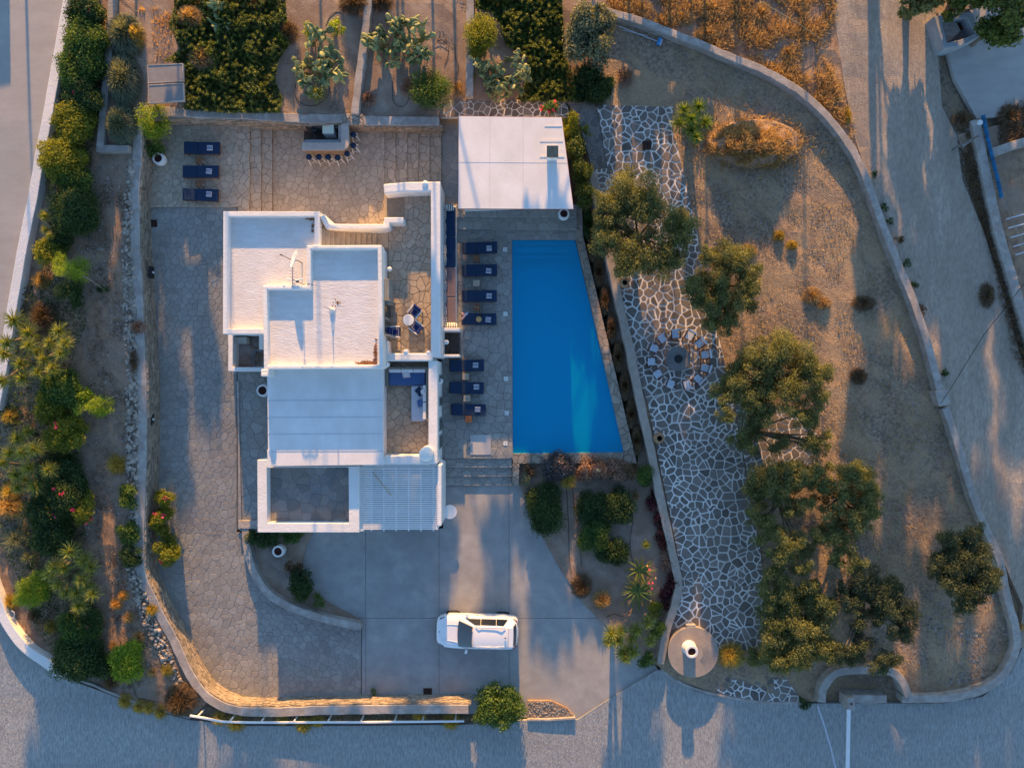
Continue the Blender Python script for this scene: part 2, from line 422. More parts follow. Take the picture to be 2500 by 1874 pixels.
# ---------------------------------------------------------------- 2D helpers in photo coordinates
def catmull(pts, n=6, closed=False):
    out = []
    N_ = len(pts)
    rngi = range(N_) if closed else range(N_ - 1)
    for i in rngi:
        p0 = pts[(i - 1) % N_] if closed or i > 0 else pts[0]
        p1 = pts[i]
        p2 = pts[(i + 1) % N_]
        p3 = pts[(i + 2) % N_] if closed or i + 2 < N_ else pts[-1]
        for k in range(n):
            t = k / n
            out.append(tuple(0.5 * ((2 * p1[d]) + (-p0[d] + p2[d]) * t + (2 * p0[d] - 5 * p1[d] + 4 * p2[d] - p3[d]) * t * t + (-p0[d] + 3 * p1[d] - 3 * p2[d] + p3[d]) * t ** 3) for d in (0, 1)))
    if not closed: out.append(tuple(pts[-1][:2]))
    return out

def inside(poly, x, y):
    """vectorised point in polygon"""
    x = np.asarray(x, float); y = np.asarray(y, float)
    r = np.zeros(x.shape, bool)
    n = len(poly)
    for i in range(n):
        x1, y1 = poly[i - 1]; x2, y2 = poly[i]
        if y1 == y2: continue
        c = ((y1 > y) != (y2 > y)) & (x < (x2 - x1) * (y - y1) / (y2 - y1) + x1)
        r ^= c
    return r

def rand_in(poly, n):
    xs = [p[0] for p in poly]; ys = [p[1] for p in poly]
    out = np.zeros((0, 2))
    while len(out) < n:
        a = nrg.uniform((min(xs), min(ys)), (max(xs), max(ys)), (n * 2, 2))
        out = np.vstack([out, a[inside(poly, a[:, 0], a[:, 1])]])
    return out[:n]

def clip_half(poly, nx, ny, d):
    """keep the side nx*x+ny*y <= d"""
    out = []
    n = len(poly)
    for i in range(n):
        a, b = poly[i - 1], poly[i]
        da = nx * a[0] + ny * a[1] - d
        db = nx * b[0] + ny * b[1] - d
        if (da <= 0) != (db <= 0):
            t = da / (da - db)
            out.append((a[0] + (b[0] - a[0]) * t, a[1] + (b[1] - a[1]) * t))
        if db <= 0: out.append(b)
    return out

def parea(p):
    return 0.5 * abs(sum(p[i - 1][0] * p[i][1] - p[i][0] * p[i - 1][1] for i in range(len(p))))

def chaikin(p, r=0.10):
    out = []
    for i in range(len(p)):
        a, b = p[i], p[(i + 1) % len(p)]
        L_ = math.hypot(b[0] - a[0], b[1] - a[1])
        if L_ < 2.5:
            out.append(((a[0] + b[0]) / 2, (a[1] + b[1]) / 2)); continue
        q = min(0.45, r * 14 / max(L_, 8))
        out.append((a[0] + (b[0] - a[0]) * q, a[1] + (b[1] - a[1]) * q))
        out.append((b[0] - (b[0] - a[0]) * q, b[1] - (b[1] - a[1]) * q))
    return out

def stone_cells(region, sp, gap, seed, jit=0.9, drop=0.25, aspect=1.0, gvar=0.5, wvar=0.42):
    """irregular stones filling a region: list of outlines in photo coordinates"""
    r = random.Random(seed)
    xs = [p[0] for p in region]; ys = [p[1] for p in region]
    x0, x1, y0, y1 = min(xs) - sp * 2, max(xs) + sp * 2, min(ys) - sp * 2, max(ys) + sp * 2
    pts = []
    j = 0
    y = y0
    sy = sp / aspect
    while y < y1:
        x = x0 + (sp * 0.5 if j % 2 else 0)
        while x < x1:
            if r.random() > drop:
                pts.append((x + r.uniform(-jit, jit) * sp * 0.5, y + r.uniform(-jit, jit) * sy * 0.5))
            x += sp
        y += sy; j += 1
    A = np.array(pts)
    W = np.array([r.uniform(-1, 1) for _ in pts]) * (sp * wvar) ** 2
    cells = []
    rp = list(region)
    for i, (cx, cy) in enumerate(pts):
        d2 = (A[:, 0] - cx) ** 2 + (A[:, 1] - cy) ** 2
        near = np.argsort(d2)[1:19]
        R = sp * 1.6
        sq = [(cx - R, cy - R), (cx + R, cy - R), (cx + R, cy + R), (cx - R, cy + R)]
        g = gap * (1 + r.uniform(-gvar, gvar))
        planes = []
        cell = sq
        for k in near:
            dx, dy = A[k, 0] - cx, A[k, 1] - cy
            L_ = math.hypot(dx, dy)
            if L_ < 1e-3: continue
            nx, ny = dx / L_, dy / L_
            d = nx * cx + ny * cy + L_ / 2 + (W[i] - W[k]) / (2 * L_) - g / 2
            planes.append((nx, ny, d))
            cell = clip_half(cell, nx, ny, d)
            if len(cell) < 3: break
        if len(cell) < 3: continue
        ca = np.array(cell)
        if not inside(rp, ca[:, 0], ca[:, 1]).all():
            if not (inside(rp, ca[:, 0], ca[:, 1]).any() or inside(cell, np.array([p[0] for p in rp]), np.array([p[1] for p in rp])).any()):
                continue
            q = list(rp)
            for (nx, ny, d) in planes + [(1, 0, cx + R), (-1, 0, -(cx - R)), (0, 1, cy + R), (0, -1, -(cy - R))]:
                q = clip_half(q, nx, ny, d)
                if len(q) < 3: break
            if len(q) < 3: continue
            cell = q
        if parea(cell) < sp * sp * 0.04: continue
        c = chaikin(cell)
        if len(c) >= 3: cells.append(c)
    return cells

def stone_geo(mb, cell, zf, th, t, mi=0, lift=0.0):
    top = [P(x, y, zf(x, y) + th + lift) for x, y in cell]
    ar = sum(top[i - 1].x * top[i].y - top[i].x * top[i - 1].y for i in range(len(top)))
    if ar < 0: top.reverse()
    n = len(top)
    c = sum(top, Vector()) / n
    ins = []
    for p in top:
        d = (c - p); d.z = 0
        L_ = d.length
        ins.append(p + d * min(0.4, 0.015 / max(L_, 0.02)))
    low = [Vector((p.x, p.y, p.z - th * 1.0 - 0.02)) for p in top]
    mid = [Vector((p.x, p.y, p.z - min(0.012, th * 0.6))) for p in top]
    vs = ins + mid + low
    fs = [tuple(range(n))]
    for i in range(n):
        j = (i + 1) % n
        fs.append((n + i, n + j, j, i))
        fs.append((2 * n + i, 2 * n + j, n + j, n + i))
    mb.add(vs, fs, mi, t)

def flagstones(parent, region, zf, sp, gap, th, m, seed, cap=290, name="stone", **kw):
    cells = stone_cells(region, sp, gap, seed, **kw)
    cells.sort(key=parea, reverse=True)
    r = random.Random(seed + 1)
    rest = MB()
    for i, c in enumerate(cells):
        t = min(1, max(0, r.gauss(0.5, 0.24)))
        lift = r.uniform(-0.004, 0.006)
        if i < cap:
            mb = MB()
            stone_geo(mb, c, zf, th, t, 0, lift)
            mb.build(name, m, parent)
        else:
            stone_geo(rest, c, zf, th, t, 0, lift)
    if rest.v: rest.build(name + "_infill", m, parent, kind='stuff')
    return len(cells)

def patch(name, poly, zf, m, cell=1.0, rough=0.0, skirt=0.3, parent=None, kind='structure', nscale=1.2, off=0.0):
    """a ground sheet draped over zf; outline in photo coordinates"""
    bm = bmesh.new()
    vs = []
    for x, y in poly:
        z = zf(x, y) + off
        p = P(x, y, z)
        vs.append(bm.verts.new((p.x, p.y, 0)))
    f = bm.faces.new(vs)
    if f.normal.z < 0 or f.calc_area() and sum(vs[i - 1].co.x * vs[i].co.y - vs[i].co.x * vs[i - 1].co.y for i in range(len(vs))) < 0:
        f.normal_flip()
    xs = [v.co.x for v in bm.verts]; ys = [v.co.y for v in bm.verts]
    if cell:
        for ax, lo, hi in ((0, min(xs), max(xs)), (1, min(ys), max(ys))):
            k = lo + cell
            while k < hi - 0.01:
                co = (k, 0, 0) if ax == 0 else (0, k, 0)
                no = (1, 0, 0) if ax == 0 else (0, 1, 0)
                bmesh.ops.bisect_plane(bm, geom=bm.verts[:] + bm.edges[:] + bm.faces[:], plane_co=co, plane_no=no)
                k += cell
    bd = set(v for e in bm.edges if e.is_boundary for v in e.verts)
    for v in bm.verts:
        z = 0.5
        for _ in range(3):
            px, py = invP(v.co.x, v.co.y, z)
            z = zf(px, py)
        z += off
        if rough and v not in bd:
            z += rough * mnoise.fractal(Vector((v.co.x * nscale, v.co.y * nscale, 3.3)), 1.0, 2.0, 4)
        v.co.z = z
    if skirt:
        be = [e for e in bm.edges if e.is_boundary]
        r = bmesh.ops.extrude_edge_only(bm, edges=be)
        for v in r['geom']:
            if isinstance(v, bmesh.types.BMVert): v.co.z -= skirt
    bmesh.ops.recalc_face_normals(bm, faces=bm.faces[:])
    me = bpy.data.meshes.new(name)
    bm.to_mesh(me); bm.free()
    me.materials.append(m)
    at = me.attributes.new("tint", 'FLOAT', 'FACE')
    at.data.foreach_set("value", [0.5] * len(me.polygons))
    o = bpy.data.objects.new(name, me)
    COL.objects.link(o)
    if parent is not None:
        o.parent = parent
        KIDS.setdefault(parent.name, []).append(o)
    if kind: o['kind'] = kind
    return o

def wall_strip(mb, pts, w, zt, zb, mi=0, t=0.5, smooth=5, rough=0.0, seed=0):
    """a wall along a photo-coordinate centre line given at its top"""
    q = catmull(pts, smooth) if smooth else pts
    C = [P(x, y, zt(x, y)) for x, y in q]
    B = [zb(x, y) for x, y in q]
    n = len(C)
    Ls, Rs = [], []
    for i in range(n):
        d1 = (C[i] - C[i - 1]) if i > 0 else (C[1] - C[0])
        d2 = (C[i + 1] - C[i]) if i < n - 1 else (C[-1] - C[-2])
        d1.z = d2.z = 0; d1.normalize(); d2.normalize()
        n1 = Vector((-d1.y, d1.x, 0)); n2 = Vector((-d2.y, d2.x, 0))
        mm = (n1 + n2)
        if mm.length < 1e-3: mm = n1.copy()
        mm.normalize()
        s = (w / 2) / max(0.35, mm.dot(n1))
        e = rough * mnoise.noise(Vector((C[i].x * 1.7, C[i].y * 1.7, seed))) if rough else 0
        f = rough * mnoise.noise(Vector((C[i].x * 1.7, C[i].y * 1.7, seed + 9))) if rough else 0
        Ls.append(C[i] + mm * (s + e)); Rs.append(C[i] - mm * (s + f))
    vs = []
    for i in range(n):
        vs += [(Ls[i].x, Ls[i].y, C[i].z), (Rs[i].x, Rs[i].y, C[i].z), (Ls[i].x, Ls[i].y, B[i]), (Rs[i].x, Rs[i].y, B[i])]
    fs = []
    for i in range(n - 1):
        a, b = i * 4, i * 4 + 4
        fs += [(a, a + 1, b + 1, b), (a + 2, a, b, b + 2), (a + 1, a + 3, b + 3, b + 1), (a + 3, a + 2, b + 2, b + 3)]
    fs += [(0, 2, 3, 1), (4 * n - 4, 4 * n - 3, 4 * n - 1, 4 * n - 2)]
    mb.add(vs, fs, mi, t)
    return Ls, Rs, C, B
# ================================================================ THE SETTING
INSET = [(347, 300), (1073, 288), (1120, 286), (1390, 280), (1448, 414), (1492, 655), (1545, 870), (1597, 1100), (1632, 1250), (1657, 1425),
         (1608, 1622), (1500, 1706), (1300, 1748), (1140, 1740), (900, 1742), (640, 1744), (506, 1712), (428, 1578), (343, 1390), (340, 900), (332, 505)]
# smooth version of the inset for the ground: full drop under the walls
def axis(lo, hi, step, far):
    a = list(np.arange(lo, hi + 1e-6, step))
    ext = [1, 2, 4, 8, 16, 32, 64, 128, 256]
    return np.array([lo - e for e in reversed(ext)] + a + [hi + e for e in ext])
gx = axis(-44, 44, 0.5, 0); gy = axis(-36, 36, 0.5, 0)
gv, gf = [], []
ipoly = [tuple(P(x, y, T(x, y) if True else 0)[:2]) for x, y in INSET]
GX, GY = np.meshgrid(gx, gy)
ins = inside(ipoly, GX, GY)
for j in range(len(gy)):
    for i in range(len(gx)):
        x, y = GX[j, i], GY[j, i]
        z = 0.8
        for _ in range(2):
            px, py = invP(x, y, z); z = T(px, py)
        z += 0.05 * mnoise.fractal(Vector((x * 0.5, y * 0.5, 0)), 1.0, 2.0, 4)
        z = z - 0.30
        if ins[j, i]: z = -1.9
        gv.append((x, y, z))
nx_ = len(gx)
for j in range(len(gy) - 1):
    for i in range(nx_ - 1):
        gf.append((j * nx_ + i, j * nx_ + i + 1, (j + 1) * nx_ + i + 1, (j + 1) * nx_ + i))
ground = fast_mesh("ground", np.array(gv), np.array(gf), [0.5] * len(gf), GRSOIL, smooth=True, kind='structure')

def Toff(d): return lambda x, y: T(x, y) + d

# ---- soils
patch("garden_soil", [(178, -200), (300, -200), (420, -60), (420, 150), (345, 290), (332, 500), (336, 700), (341, 900), (346, 1100), (342, 1390), (390, 1500), (430, 1580),
                      (506, 1712), (470, 1752), (362, 1724), (275, 1692), (153, 1649), (64, 1585), (6, 1504), (-60, 1380), (-60, 1000), (8, 880), (27, 761), (54, 605), (72, 518), (80, 480), (97, 376), (114, 289), (129, 203), (150, 87), (166, 0)],
      Toff(0.0), SOIL, 1.0, 0.12, 0.3)
patch("planted_terrace_soil", [(268, -200), (1480, -200), (1480, 20), (1470, 150), (1455, 246), (1075, 283), (885, 290), (840, 285), (600, 276), (345, 300), (262, 130)],
      Toff(0.03), SOILP, 1.0, 0.08, 0.3)
patch("olive_plot_soil", [(1452, 244), (1455, 40), (1634, 85), (1790, 145), (1947, 222), (2077, 360), (2130, 480), (2190, 640), (2233, 745), (2300, 983), (2373, 1198), (2441, 1370), (2483, 1526),
                          (2452, 1650), (2373, 1688), (2260, 1702), (2215, 1690), (2180, 1650), (2050, 1645), (2000, 1712), (1955, 1712), (1860, 1716), (1752, 1694), (1640, 1655), (1605, 1622),
                          (1660, 1425), (1595, 1090), (1492, 655), (1448, 420)],
      Toff(0.02), GRSOIL, 0.8, 0.08, 0.3, nscale=1.0)
patch("dry_field_soil", [(1455, -300), (2050, -300), (2040, 60), (2080, 250), (2100, 400), (2079, 360), (2000, 262), (1840, 167), (1634, 77), (1470, 22)],
      Toff(0.02), SOIL, 0.8, 0.14, 0.3, nscale=0.9)
patch("neighbour_yard_soil", [(2330, 330), (2900, 200), (2900, 1300), (2560, 1300), (2490, 760), (2440, 600), (2390, 420)], Toff(0.0), SOIL, 1.0, 0.1, 0.3)

# ---- roads
patch("road_left", [(-900, -500), (190, -500), (168, 0), (130, 203), (97, 376), (75, 510), (54, 605), (27, 761), (-10, 930), (-60, 1500), (-900, 1500)], Toff(0.03), CONCL, 0.6, 0.0, 0.5)
patch("road", [(-1500, 1300), (-60, 1300), (-8, 1480), (20, 1540), (64, 1594), (110, 1624), (156, 1653), (275, 1698), (362, 1730), (463, 1757), (600, 1771), (900, 1771), (1135, 1768), (1300, 1756),
               (1410, 1756), (1490, 1704), (1604, 1634), (1612, 1637), (1660, 1669), (1700, 1687), (1752, 1700), (1860, 1716), (1955, 1716), (1995, 1716), (2065, 1716), (2205, 1716), (2300, 1716), (2400, 1700), (2470, 1640), (2505, 1560),
               (2560, 1500), (4000, 1500), (4000, 3200), (-1500, 3200)], Toff(0.03), CONC, 1.5, 0.0, 0.4)
patch("dirt_road", [(2035, -500), (2300, -500), (2285, 60), (2300, 260), (2335, 330), (2350, 440), (2400, 560), (2450, 720), (2500, 900), (2620, 1560), (2486, 1582), (2498, 1480), (2441, 1350), (2373, 1190),
                    (2302, 983), (2235, 741), (2190, 630), (2131, 474), (2085, 330), (2060, 200), (2040, 60)], Toff(0.05), DIRT, 0.8, 0.06, 0.3, nscale=0.6)
patch("neighbour_pavement", [(2290, 30), (2900, -60), (2900, 230), (2500, 262), (2435, 285), (2385, 290), (2330, 190)], Toff(0.09), CONCL, 2, 0.0, 0.25)

# ---- drive: big cast slabs with saw cut joints
drive = empty("driveway", P(1100, 1500, 0.0), kind='structure')
DR = [(650, 1290), (1082, 1290), (1082, 1186), (1268, 1184), (1306, 1274), (1341, 1340), (1371, 1394), (1426, 1475), (1489, 1536), (1500, 1560), (1598, 1622), (1608, 1634), (1500, 1702), (1410, 1760), (1300, 1752), (1200, 1742), (1144, 1742),
      (883, 1742), (883, 1525), (803, 1506), (730, 1480), (690, 1440), (660, 1400)]
MB0 = MB()
xs_cut = [640, 893, 1072, 1243, 1700]
ys_cut = [1100, 1508, 1900]
k = 0
for a in range(4):
    for b in range(2):
        q = DR
        yb0 = ys_cut[b]; yb1 = ys_cut[b + 1]
        for (nx, ny, d) in ((1, 0, xs_cut[a + 1] - 0.6), (-1, 0, -(xs_cut[a] + 0.6)), (0, 1, yb1 - 0.6), (0, -1, -(yb0 + 0.6))):
            q = clip_half(q, nx, ny, d)
            if len(q) < 3: break
        if len(q) < 3 or parea(q) < 300: continue
        mb = MB(); mb.prism(q, -0.3, 0.0, t=0.5 + 0.12 * ((k * 37 % 7) / 3.5 - 1))
        o = mb.build("slab", DRIVE, drive); o.location = -Vector(drive.location)
        k += 1
mb = MB(); mb.prism(DR, -0.32, -0.03); o = mb.build("slab_joint", GROUT, drive); o.location = -Vector(drive.location)

def group_at_origin(name, label=None, cat=None, kind=None, group=None):
    return empty(name, (0, 0, 0), 0, label, cat, group, kind)

# ---- courtyard paving, three levels
cy1 = group_at_origin("lounger_terrace", kind='structure')
R1 = [(350, 300), (580, 308), (580, 505), (345, 505)]
patch("mortar_bed", R1, const(1.68), GROUTL, 0, 0, 0.5, cy1, kind=None)
flagstones(cy1, R1, const(1.66), 16, 0.9, 0.04, STONE, 31, jit=0.7, drop=0.10, aspect=1.15)
cy2 = group_at_origin("courtyard_paving", kind='structure')
R2 = [(333, 505), (578, 505), (578, 1300), (420, 1300), (345, 1300), (341, 900)]
patch("mortar_bed", R2, lambda x, y: CY(x, y) + 0.0, GROUT, 1.0, 0, 0.5, cy2, kind=None)
for i_, (a_, b_) in enumerate(((500, 770), (770, 1040), (1040, 1310))):
    c_ = cy2 if i_ == 0 else group_at_origin("courtyard_paving", kind='structure')
    flagstones(c_, clip_half(clip_half(R2, 0, 1, b_), 0, -1, -a_), CY, 16, 0.75, 0.022, STONEG, 132 + i_, jit=0.7, drop=0.10, aspect=1.15)
cy3 = group_at_origin("courtyard_paving", kind='structure')
R3 = [(345, 1300), (593, 1300), (605, 1373), (658, 1452), (735, 1492), (803, 1514), (881, 1532), (881, 1742), (560, 1742), (500, 1700), (428, 1573), (347, 1400)]
patch("mortar_bed", R3, lambda x, y: CY(x, y) + 0.0, GROUT, 1.0, 0, 0.5, cy3, kind=None)
for i_, (a_, b_) in enumerate(((340, 630), (630, 890))):
    c_ = cy3 if i_ == 0 else group_at_origin("courtyard_paving", kind='structure')
    flagstones(c_, clip_half(clip_half(R3, 1, 0, b_), -1, 0, -a_), CY, 16, 0.75, 0.022, STONEG, 140 + i_, jit=0.7, drop=0.10, aspect=1.15)
cy4 = group_at_origin("side_walkway_paving", kind='structure')
def CYs(x, y): return CY(x, y) + 0.10
R4 = [(580, 905), (665, 905), (665, 1130), (640, 1130), (640, 1300), (594, 1300), (580, 1290)]
patch("mortar_bed", R4, CYs, GROUT, 1.0, 0, 0.5, cy4, kind=None)
flagstones(cy4, R4, CYs, 17, 1.4, 0.022, STONEG, 34)
cy5 = group_at_origin("bar_terrace", kind='structure')
R5 = [(664, 304), (939, 304), (939, 620), (664, 620)]
patch("mortar_bed", R5, const(1.23), GROUTL, 0, 0, 0.5, cy5, kind=None)
for i_, (a_, b_) in enumerate(((664, 805), (805, 939))):
    c_ = cy5 if i_ == 0 else group_at_origin("bar_terrace", kind='structure')
    flagstones(c_, [(a_, 304), (b_, 304), (b_, 620), (a_, 620)], const(1.215), 16, 0.9, 0.03, STONE, 150 + i_, jit=0.7, drop=0.10, aspect=1.15)

def steps(name, label, x_edges, y0, y1, z0, z1, m, seed, horizontal=False, sp=19):
    """broad paved steps; x_edges are the nosings in photo coordinates"""
    st = group_at_origin(name, label, 'steps')
    n = len(x_edges) - 1
    for i in range(n):
        z = z0 + (z1 - z0) * (i + 0.0) / (n) if n else z0
        a, b = x_edges[i], x_edges[i + 1]
        poly = [(a, y0), (b, y0), (b, y1), (a, y1)] if not horizontal else [(y0, a), (y1, a), (y1, b), (y0, b)]
        mb = MB(); mb.prism(poly, min(z0, z1) - 0.6, z - 0.012)
        tr = mb.build("tread", GROUTL if m is STONE else GROUT, st)
        flagstones(tr, poly, const(z - 0.02), sp, 1.2, 0.03, m, seed + i, drop=0.1, jit=0.7)
    return st
steps("courtyard_steps", "four shallow paved steps falling from the navy sunbeds to the bar terrace", [580, 609, 637, 664], 308, 520, 1.66, 1.26, STONE, 50)
steps("courtyard_steps", "five broad paved steps between the bar stools and the white roofed pool house", [939, 966, 994, 1021, 1049, 1077], 308, 535, 1.14, 0.62, STONE, 60)
cy6 = group_at_origin("passage_paving", kind='structure')
R6 = [(1077, 290), (1135, 286), (1135, 545), (1077, 545)]
patch("mortar_bed", R6, const(0.58), GROUT, 0, 0, 0.5, cy6, kind=None)
flagstones(cy6, R6, const(0.57), 17, 1.5, 0.025, STONEG, 36)

# ---- pool deck
deck = group_at_origin("pool_deck", kind='structure')
DK = 0.45
RD = [(1077, 500), (1420, 500), (1424, 585), (1250, 585), (1252, 1120), (1077, 1120)]
patch("mortar_bed", RD, const(DK - 0.03), GROUT, 0, 0, 0.5, deck, kind=None)
flagstones(deck, [(1077, 560), (1412, 560), (1416, 583), (1249, 583), (1251, 1119), (1077, 1119)], const(DK - 0.035), 17, 0.7, 0.035, STONEG, 41)
steps("deck_steps", "two long dark steps between the pool house and the pool", [500, 530, 560], 1077, 1408, 0.75, 0.45, STONEG, 80, horizontal=True, sp=20)
steps("deck_steps", "three wide dark steps from the sunbed deck down to the drive", [1120, 1141, 1163, 1185], 1078, 1250, 0.33, 0.0, STONEG, 90, horizontal=True, sp=18)

# ---- pool
pool = group_at_origin("swimming_pool", "large tapering blue swimming pool with stone coping beside the house", "swimming pool")
WZ = 0.34
PQ = [(1250, 584), (1403, 584), (1522, 1103), (1252, 1106)]
def poolp(x, y, z):   # vertical projection of surface outline
    p = P(x, y, WZ); return (p.x, p.y, z)
mb = MB()
tp = [poolp(x, y, DK - 0.06) for x, y in PQ]; bt = [poolp(x, y, -1.3) for x, y in PQ]
vs = tp + bt
mb.add(vs, [(7, 6, 5, 4)][::-1] + [(0, 1, 5, 4), (1, 2, 6, 5), (2, 3, 7, 6), (3, 0, 4, 7)])
mb.build("basin", POOLB, pool)
for i, (ya, yb, zt) in enumerate(((584, 599, 0.05), (599, 616, -0.22), (616, 629, -0.5))):
    f = lambda y: 1403 + (y - 584) * (119 / 519.0)
    mb = MB()
    p = [poolp(1250.5, ya, 0), poolp(f(ya) - 0.5, ya, 0), poolp(f(yb) - 0.5, yb, 0), poolp(1250.5, yb, 0)]
    mb.add([(a, b, -1.29) for a, b, _ in p] + [(a, b, zt) for a, b, _ in p], [(4, 7, 6, 5)[::-1], (0, 1, 5, 4), (1, 2, 6, 5), (2, 3, 7, 6), (3, 0, 4, 7)])
    mb.build("pool_step", POOLB, pool)
    mb = MB(); mb.box(((p[0][0] + p[2][0]) / 2, p[2][1] + 0.04, zt + 0.006), (abs(p[2][0] - p[0][0]) - 0.2, 0.07, 0.012)); mb.build("riser_shade_strip", BLUETILE, pool)  # dark blue strip imitates the shade on the step riser
for x, y in ((1291, 631), (1368, 630), (1291, 724), (1293, 810), (1410, 806), (1295, 893), (1430, 895), (1296, 976), (1450, 977), (1296, 1062), (1472, 1065)):
    a = poolp(x, y, -1.29)
    mb = MB(); mb.lathe(a, [(0.0, 0.03), (0.08, 0.03), (0.10, 0.0)][::-1], 12); mb.build("floor_inlet", LAMPW, pool)
mb = MB(); mb.lathe(poolp(1381, 1076, -1.28), [(0.14, 0.0), (0.14, 0.03), (0.1, 0.03), (0.1, 0.01)], 18); mb.build("drain_ring", POOLB, pool)
# coping
def coping(pts, seed, sp=16):
    mb = MB(); mb.prism(pts, -1.6, DK - 0.04); mb.build("coping_bed", GROUTL, pool)
    flagstones(pool, pts, const(DK - 0.045), sp, 1.0, 0.05, COPM, seed, name="coping_stone", drop=0.15)
COPM = mat("coping_stone", (0.36, 0.30, 0.235), (0.27, 0.225, 0.175), 2.5, 0.85, 0.5, 18, 0.2, c3=(0.22, 0.19, 0.155), scale3=0.9, amt3=0.45)
coping([(1404, 578), (1424, 578), (1555, 1131), (1523, 1131), (1523, 1104)], 101)
coping([(1252, 1107), (1522, 1104), (1522, 1131), (1252, 1131)], 102)
coping([(1251, 1132), (1268, 1132), (1267, 1185), (1251, 1185)], 103)
coping([(1404, 505), (1412, 505), (1424, 577), (1406, 577)], 104)

wm = bpy.data.materials.new("pool_water"); wm.use_nodes = True
nt = wm.node_tree; N = nt.nodes; L = nt.links; N.remove(N["Principled BSDF"])
tr = N.new("ShaderNodeBsdfTransparent"); tr.inputs[0].default_value = (0.22, 0.80, 0.98, 1)
gl = N.new("ShaderNodeBsdfGlossy"); gl.inputs[1].default_value = 0.03
df = N.new("ShaderNodeBsdfDiffuse"); df.inputs[0].default_value = (0.0, 0.52, 0.84, 1)
m0 = N.new("ShaderNodeMixShader"); m0.inputs[0].default_value = 0.35
L.new(tr.outputs[0], m0.inputs[1]); L.new(df.outputs[0], m0.inputs[2])
fr = N.new("ShaderNodeFresnel"); fr.inputs[0].default_value = 1.33
nz = N.new("ShaderNodeTexNoise"); nz.inputs["Scale"].default_value = 3.5; nz.inputs["Detail"].default_value = 3
ge = N.new("ShaderNodeNewGeometry"); L.new(ge.outputs["Position"], nz.inputs["Vector"])
bp = N.new("ShaderNodeBump"); bp.inputs["Strength"].default_value = 0.15; bp.inputs["Distance"].default_value = 0.03
L.new(nz.outputs[0], bp.inputs["Height"]); L.new(bp.outputs[0], gl.inputs["Normal"]); L.new(bp.outputs[0], fr.inputs["Normal"])
m1 = N.new("ShaderNodeMixShader"); L.new(fr.outputs[0], m1.inputs[0]); L.new(m0.outputs[0], m1.inputs[1]); L.new(gl.outputs[0], m1.inputs[2])
L.new(m1.outputs[0], N["Material Output"].inputs[0])
patch("pool_water", PQ, const(WZ), wm, 0, 0, 0, None)

# ---- garden south of the pool
patch("lower_garden_soil", [(1268, 1131), (1556, 1131), (1560, 1100), (1430, 530), (1424, 500), (1449, 420), (1492, 655), (1545, 870), (1597, 1100), (1632, 1250), (1657, 1425), (1605, 1625), (1498, 1560), (1489, 1536), (1426, 1475), (1371, 1394), (1341, 1340), (1306, 1274), (1268, 1184)],
      const(0.06), SOILP, 0.8, 0.05, 0.3)
patch("front_bed_soil", [(597, 1285), (770, 1285), (748, 1330), (735, 1380), (765, 1440), (800, 1470), (884, 1516), (884, 1529), (803, 1513), (730, 1490), (658, 1452), (617, 1400), (600, 1350)], const(0.12), SOILP, 0.6, 0.03, 0.3)

# ---- flagstone path with white joints
PATH = [(1457, 256), (1643, 261), (1640, 320), (1651, 341), (1680, 480), (1698, 547), (1712, 640), (1728, 720), (1748, 796), (1771, 888), (1790, 980), (1808, 1085), (1822, 1165), (1840, 1265), (1855, 1334), (1866, 1450), (1872, 1565),
        (1800, 1595), (1755, 1600), (1740, 1555), (1690, 1525), (1640, 1535), (1655, 1480), (1668, 1424), (1645, 1300), (1627, 1215), (1582, 985), (1552, 905), (1525, 780), (1506, 690), (1480, 560), (1462, 470), (1450, 414), (1484, 411), (1470, 330)]

pth = group_at_origin("flagstone_path", kind='structure')
patch("white_mortar_bed", PATH, lambda x, y: T(x, y) + 0.12, MORTAR, 0.8, 0, 0.3, pth, kind=None)
half = 860
def cliprange(poly, y0, y1):
    q = clip_half(poly, 0, 1, y1); q = clip_half(q, 0, -1, -y0); return q
nst = 0
for i, (a, b, cap) in enumerate(((250, 430, 290), (430, 640, 290), (640, 850, 290), (850, 1050, 290), (1050, 1240, 290), (1240, 1430, 290), (1430, 1610, 290))):
    par = pth if i == 0 else group_at_origin("flagstone_path", kind='structure')
    nst += flagstones(par, cliprange(PATH, a, b), lambda x, y: T(x, y) + 0.105, 14.6, 3.0, 0.03, FLAG, 200 + i, cap=cap, jit=1.05, drop=0.32, gvar=0.5)
side = group_at_origin("flagstone_path", kind='structure')
SD = [(1795, 990), (1850, 975), (1935, 1000), (1995, 1060), (2005, 1130), (1985, 1165), (1880, 1190), (1825, 1165), (1812, 1085)]
patch("white_mortar_bed", SD, lambda x, y: T(x, y) + 0.112, MORTAR, 0.8, 0, 0.3, side, kind=None)
flagstones(side, SD, lambda x, y: T(x, y) + 0.098, 15.5, 2.6, 0.03, FLAG, 210, jit=1.0)
corner = group_at_origin("flagstone_verge", kind='structure')
CR = [(1753, 1650), (1800, 1652), (1918, 1652), (1957, 1711), (1860, 1712), (1752, 1691)]
patch("white_mortar_bed", CR, const(0.10), MORTAR, 0, 0, 0.3, corner, kind=None)
flagstones(corner, CR, const(0.085), 15, 2.8, 0.03, FLAG, 211, jit=1.0)
shade = group_at_origin("stepped_side_path", kind='structure')
SP = [(1382, 247), (1452, 247), (1486, 411), (1445, 411), (1425, 340), (1412, 285)]
patch("white_mortar_bed", SP, Toff(0.05), GROUT, 0.8, 0, 0.3, shade, kind=None)
flagstones(shade, SP, Toff(0.04), 14, 1.8, 0.03, FLAG, 212, drop=0.05, jit=0.6)
back = group_at_origin("back_paving", kind='structure')
BP_ = [(1080, 246), (1382, 246), (1390, 283), (1075, 285)]
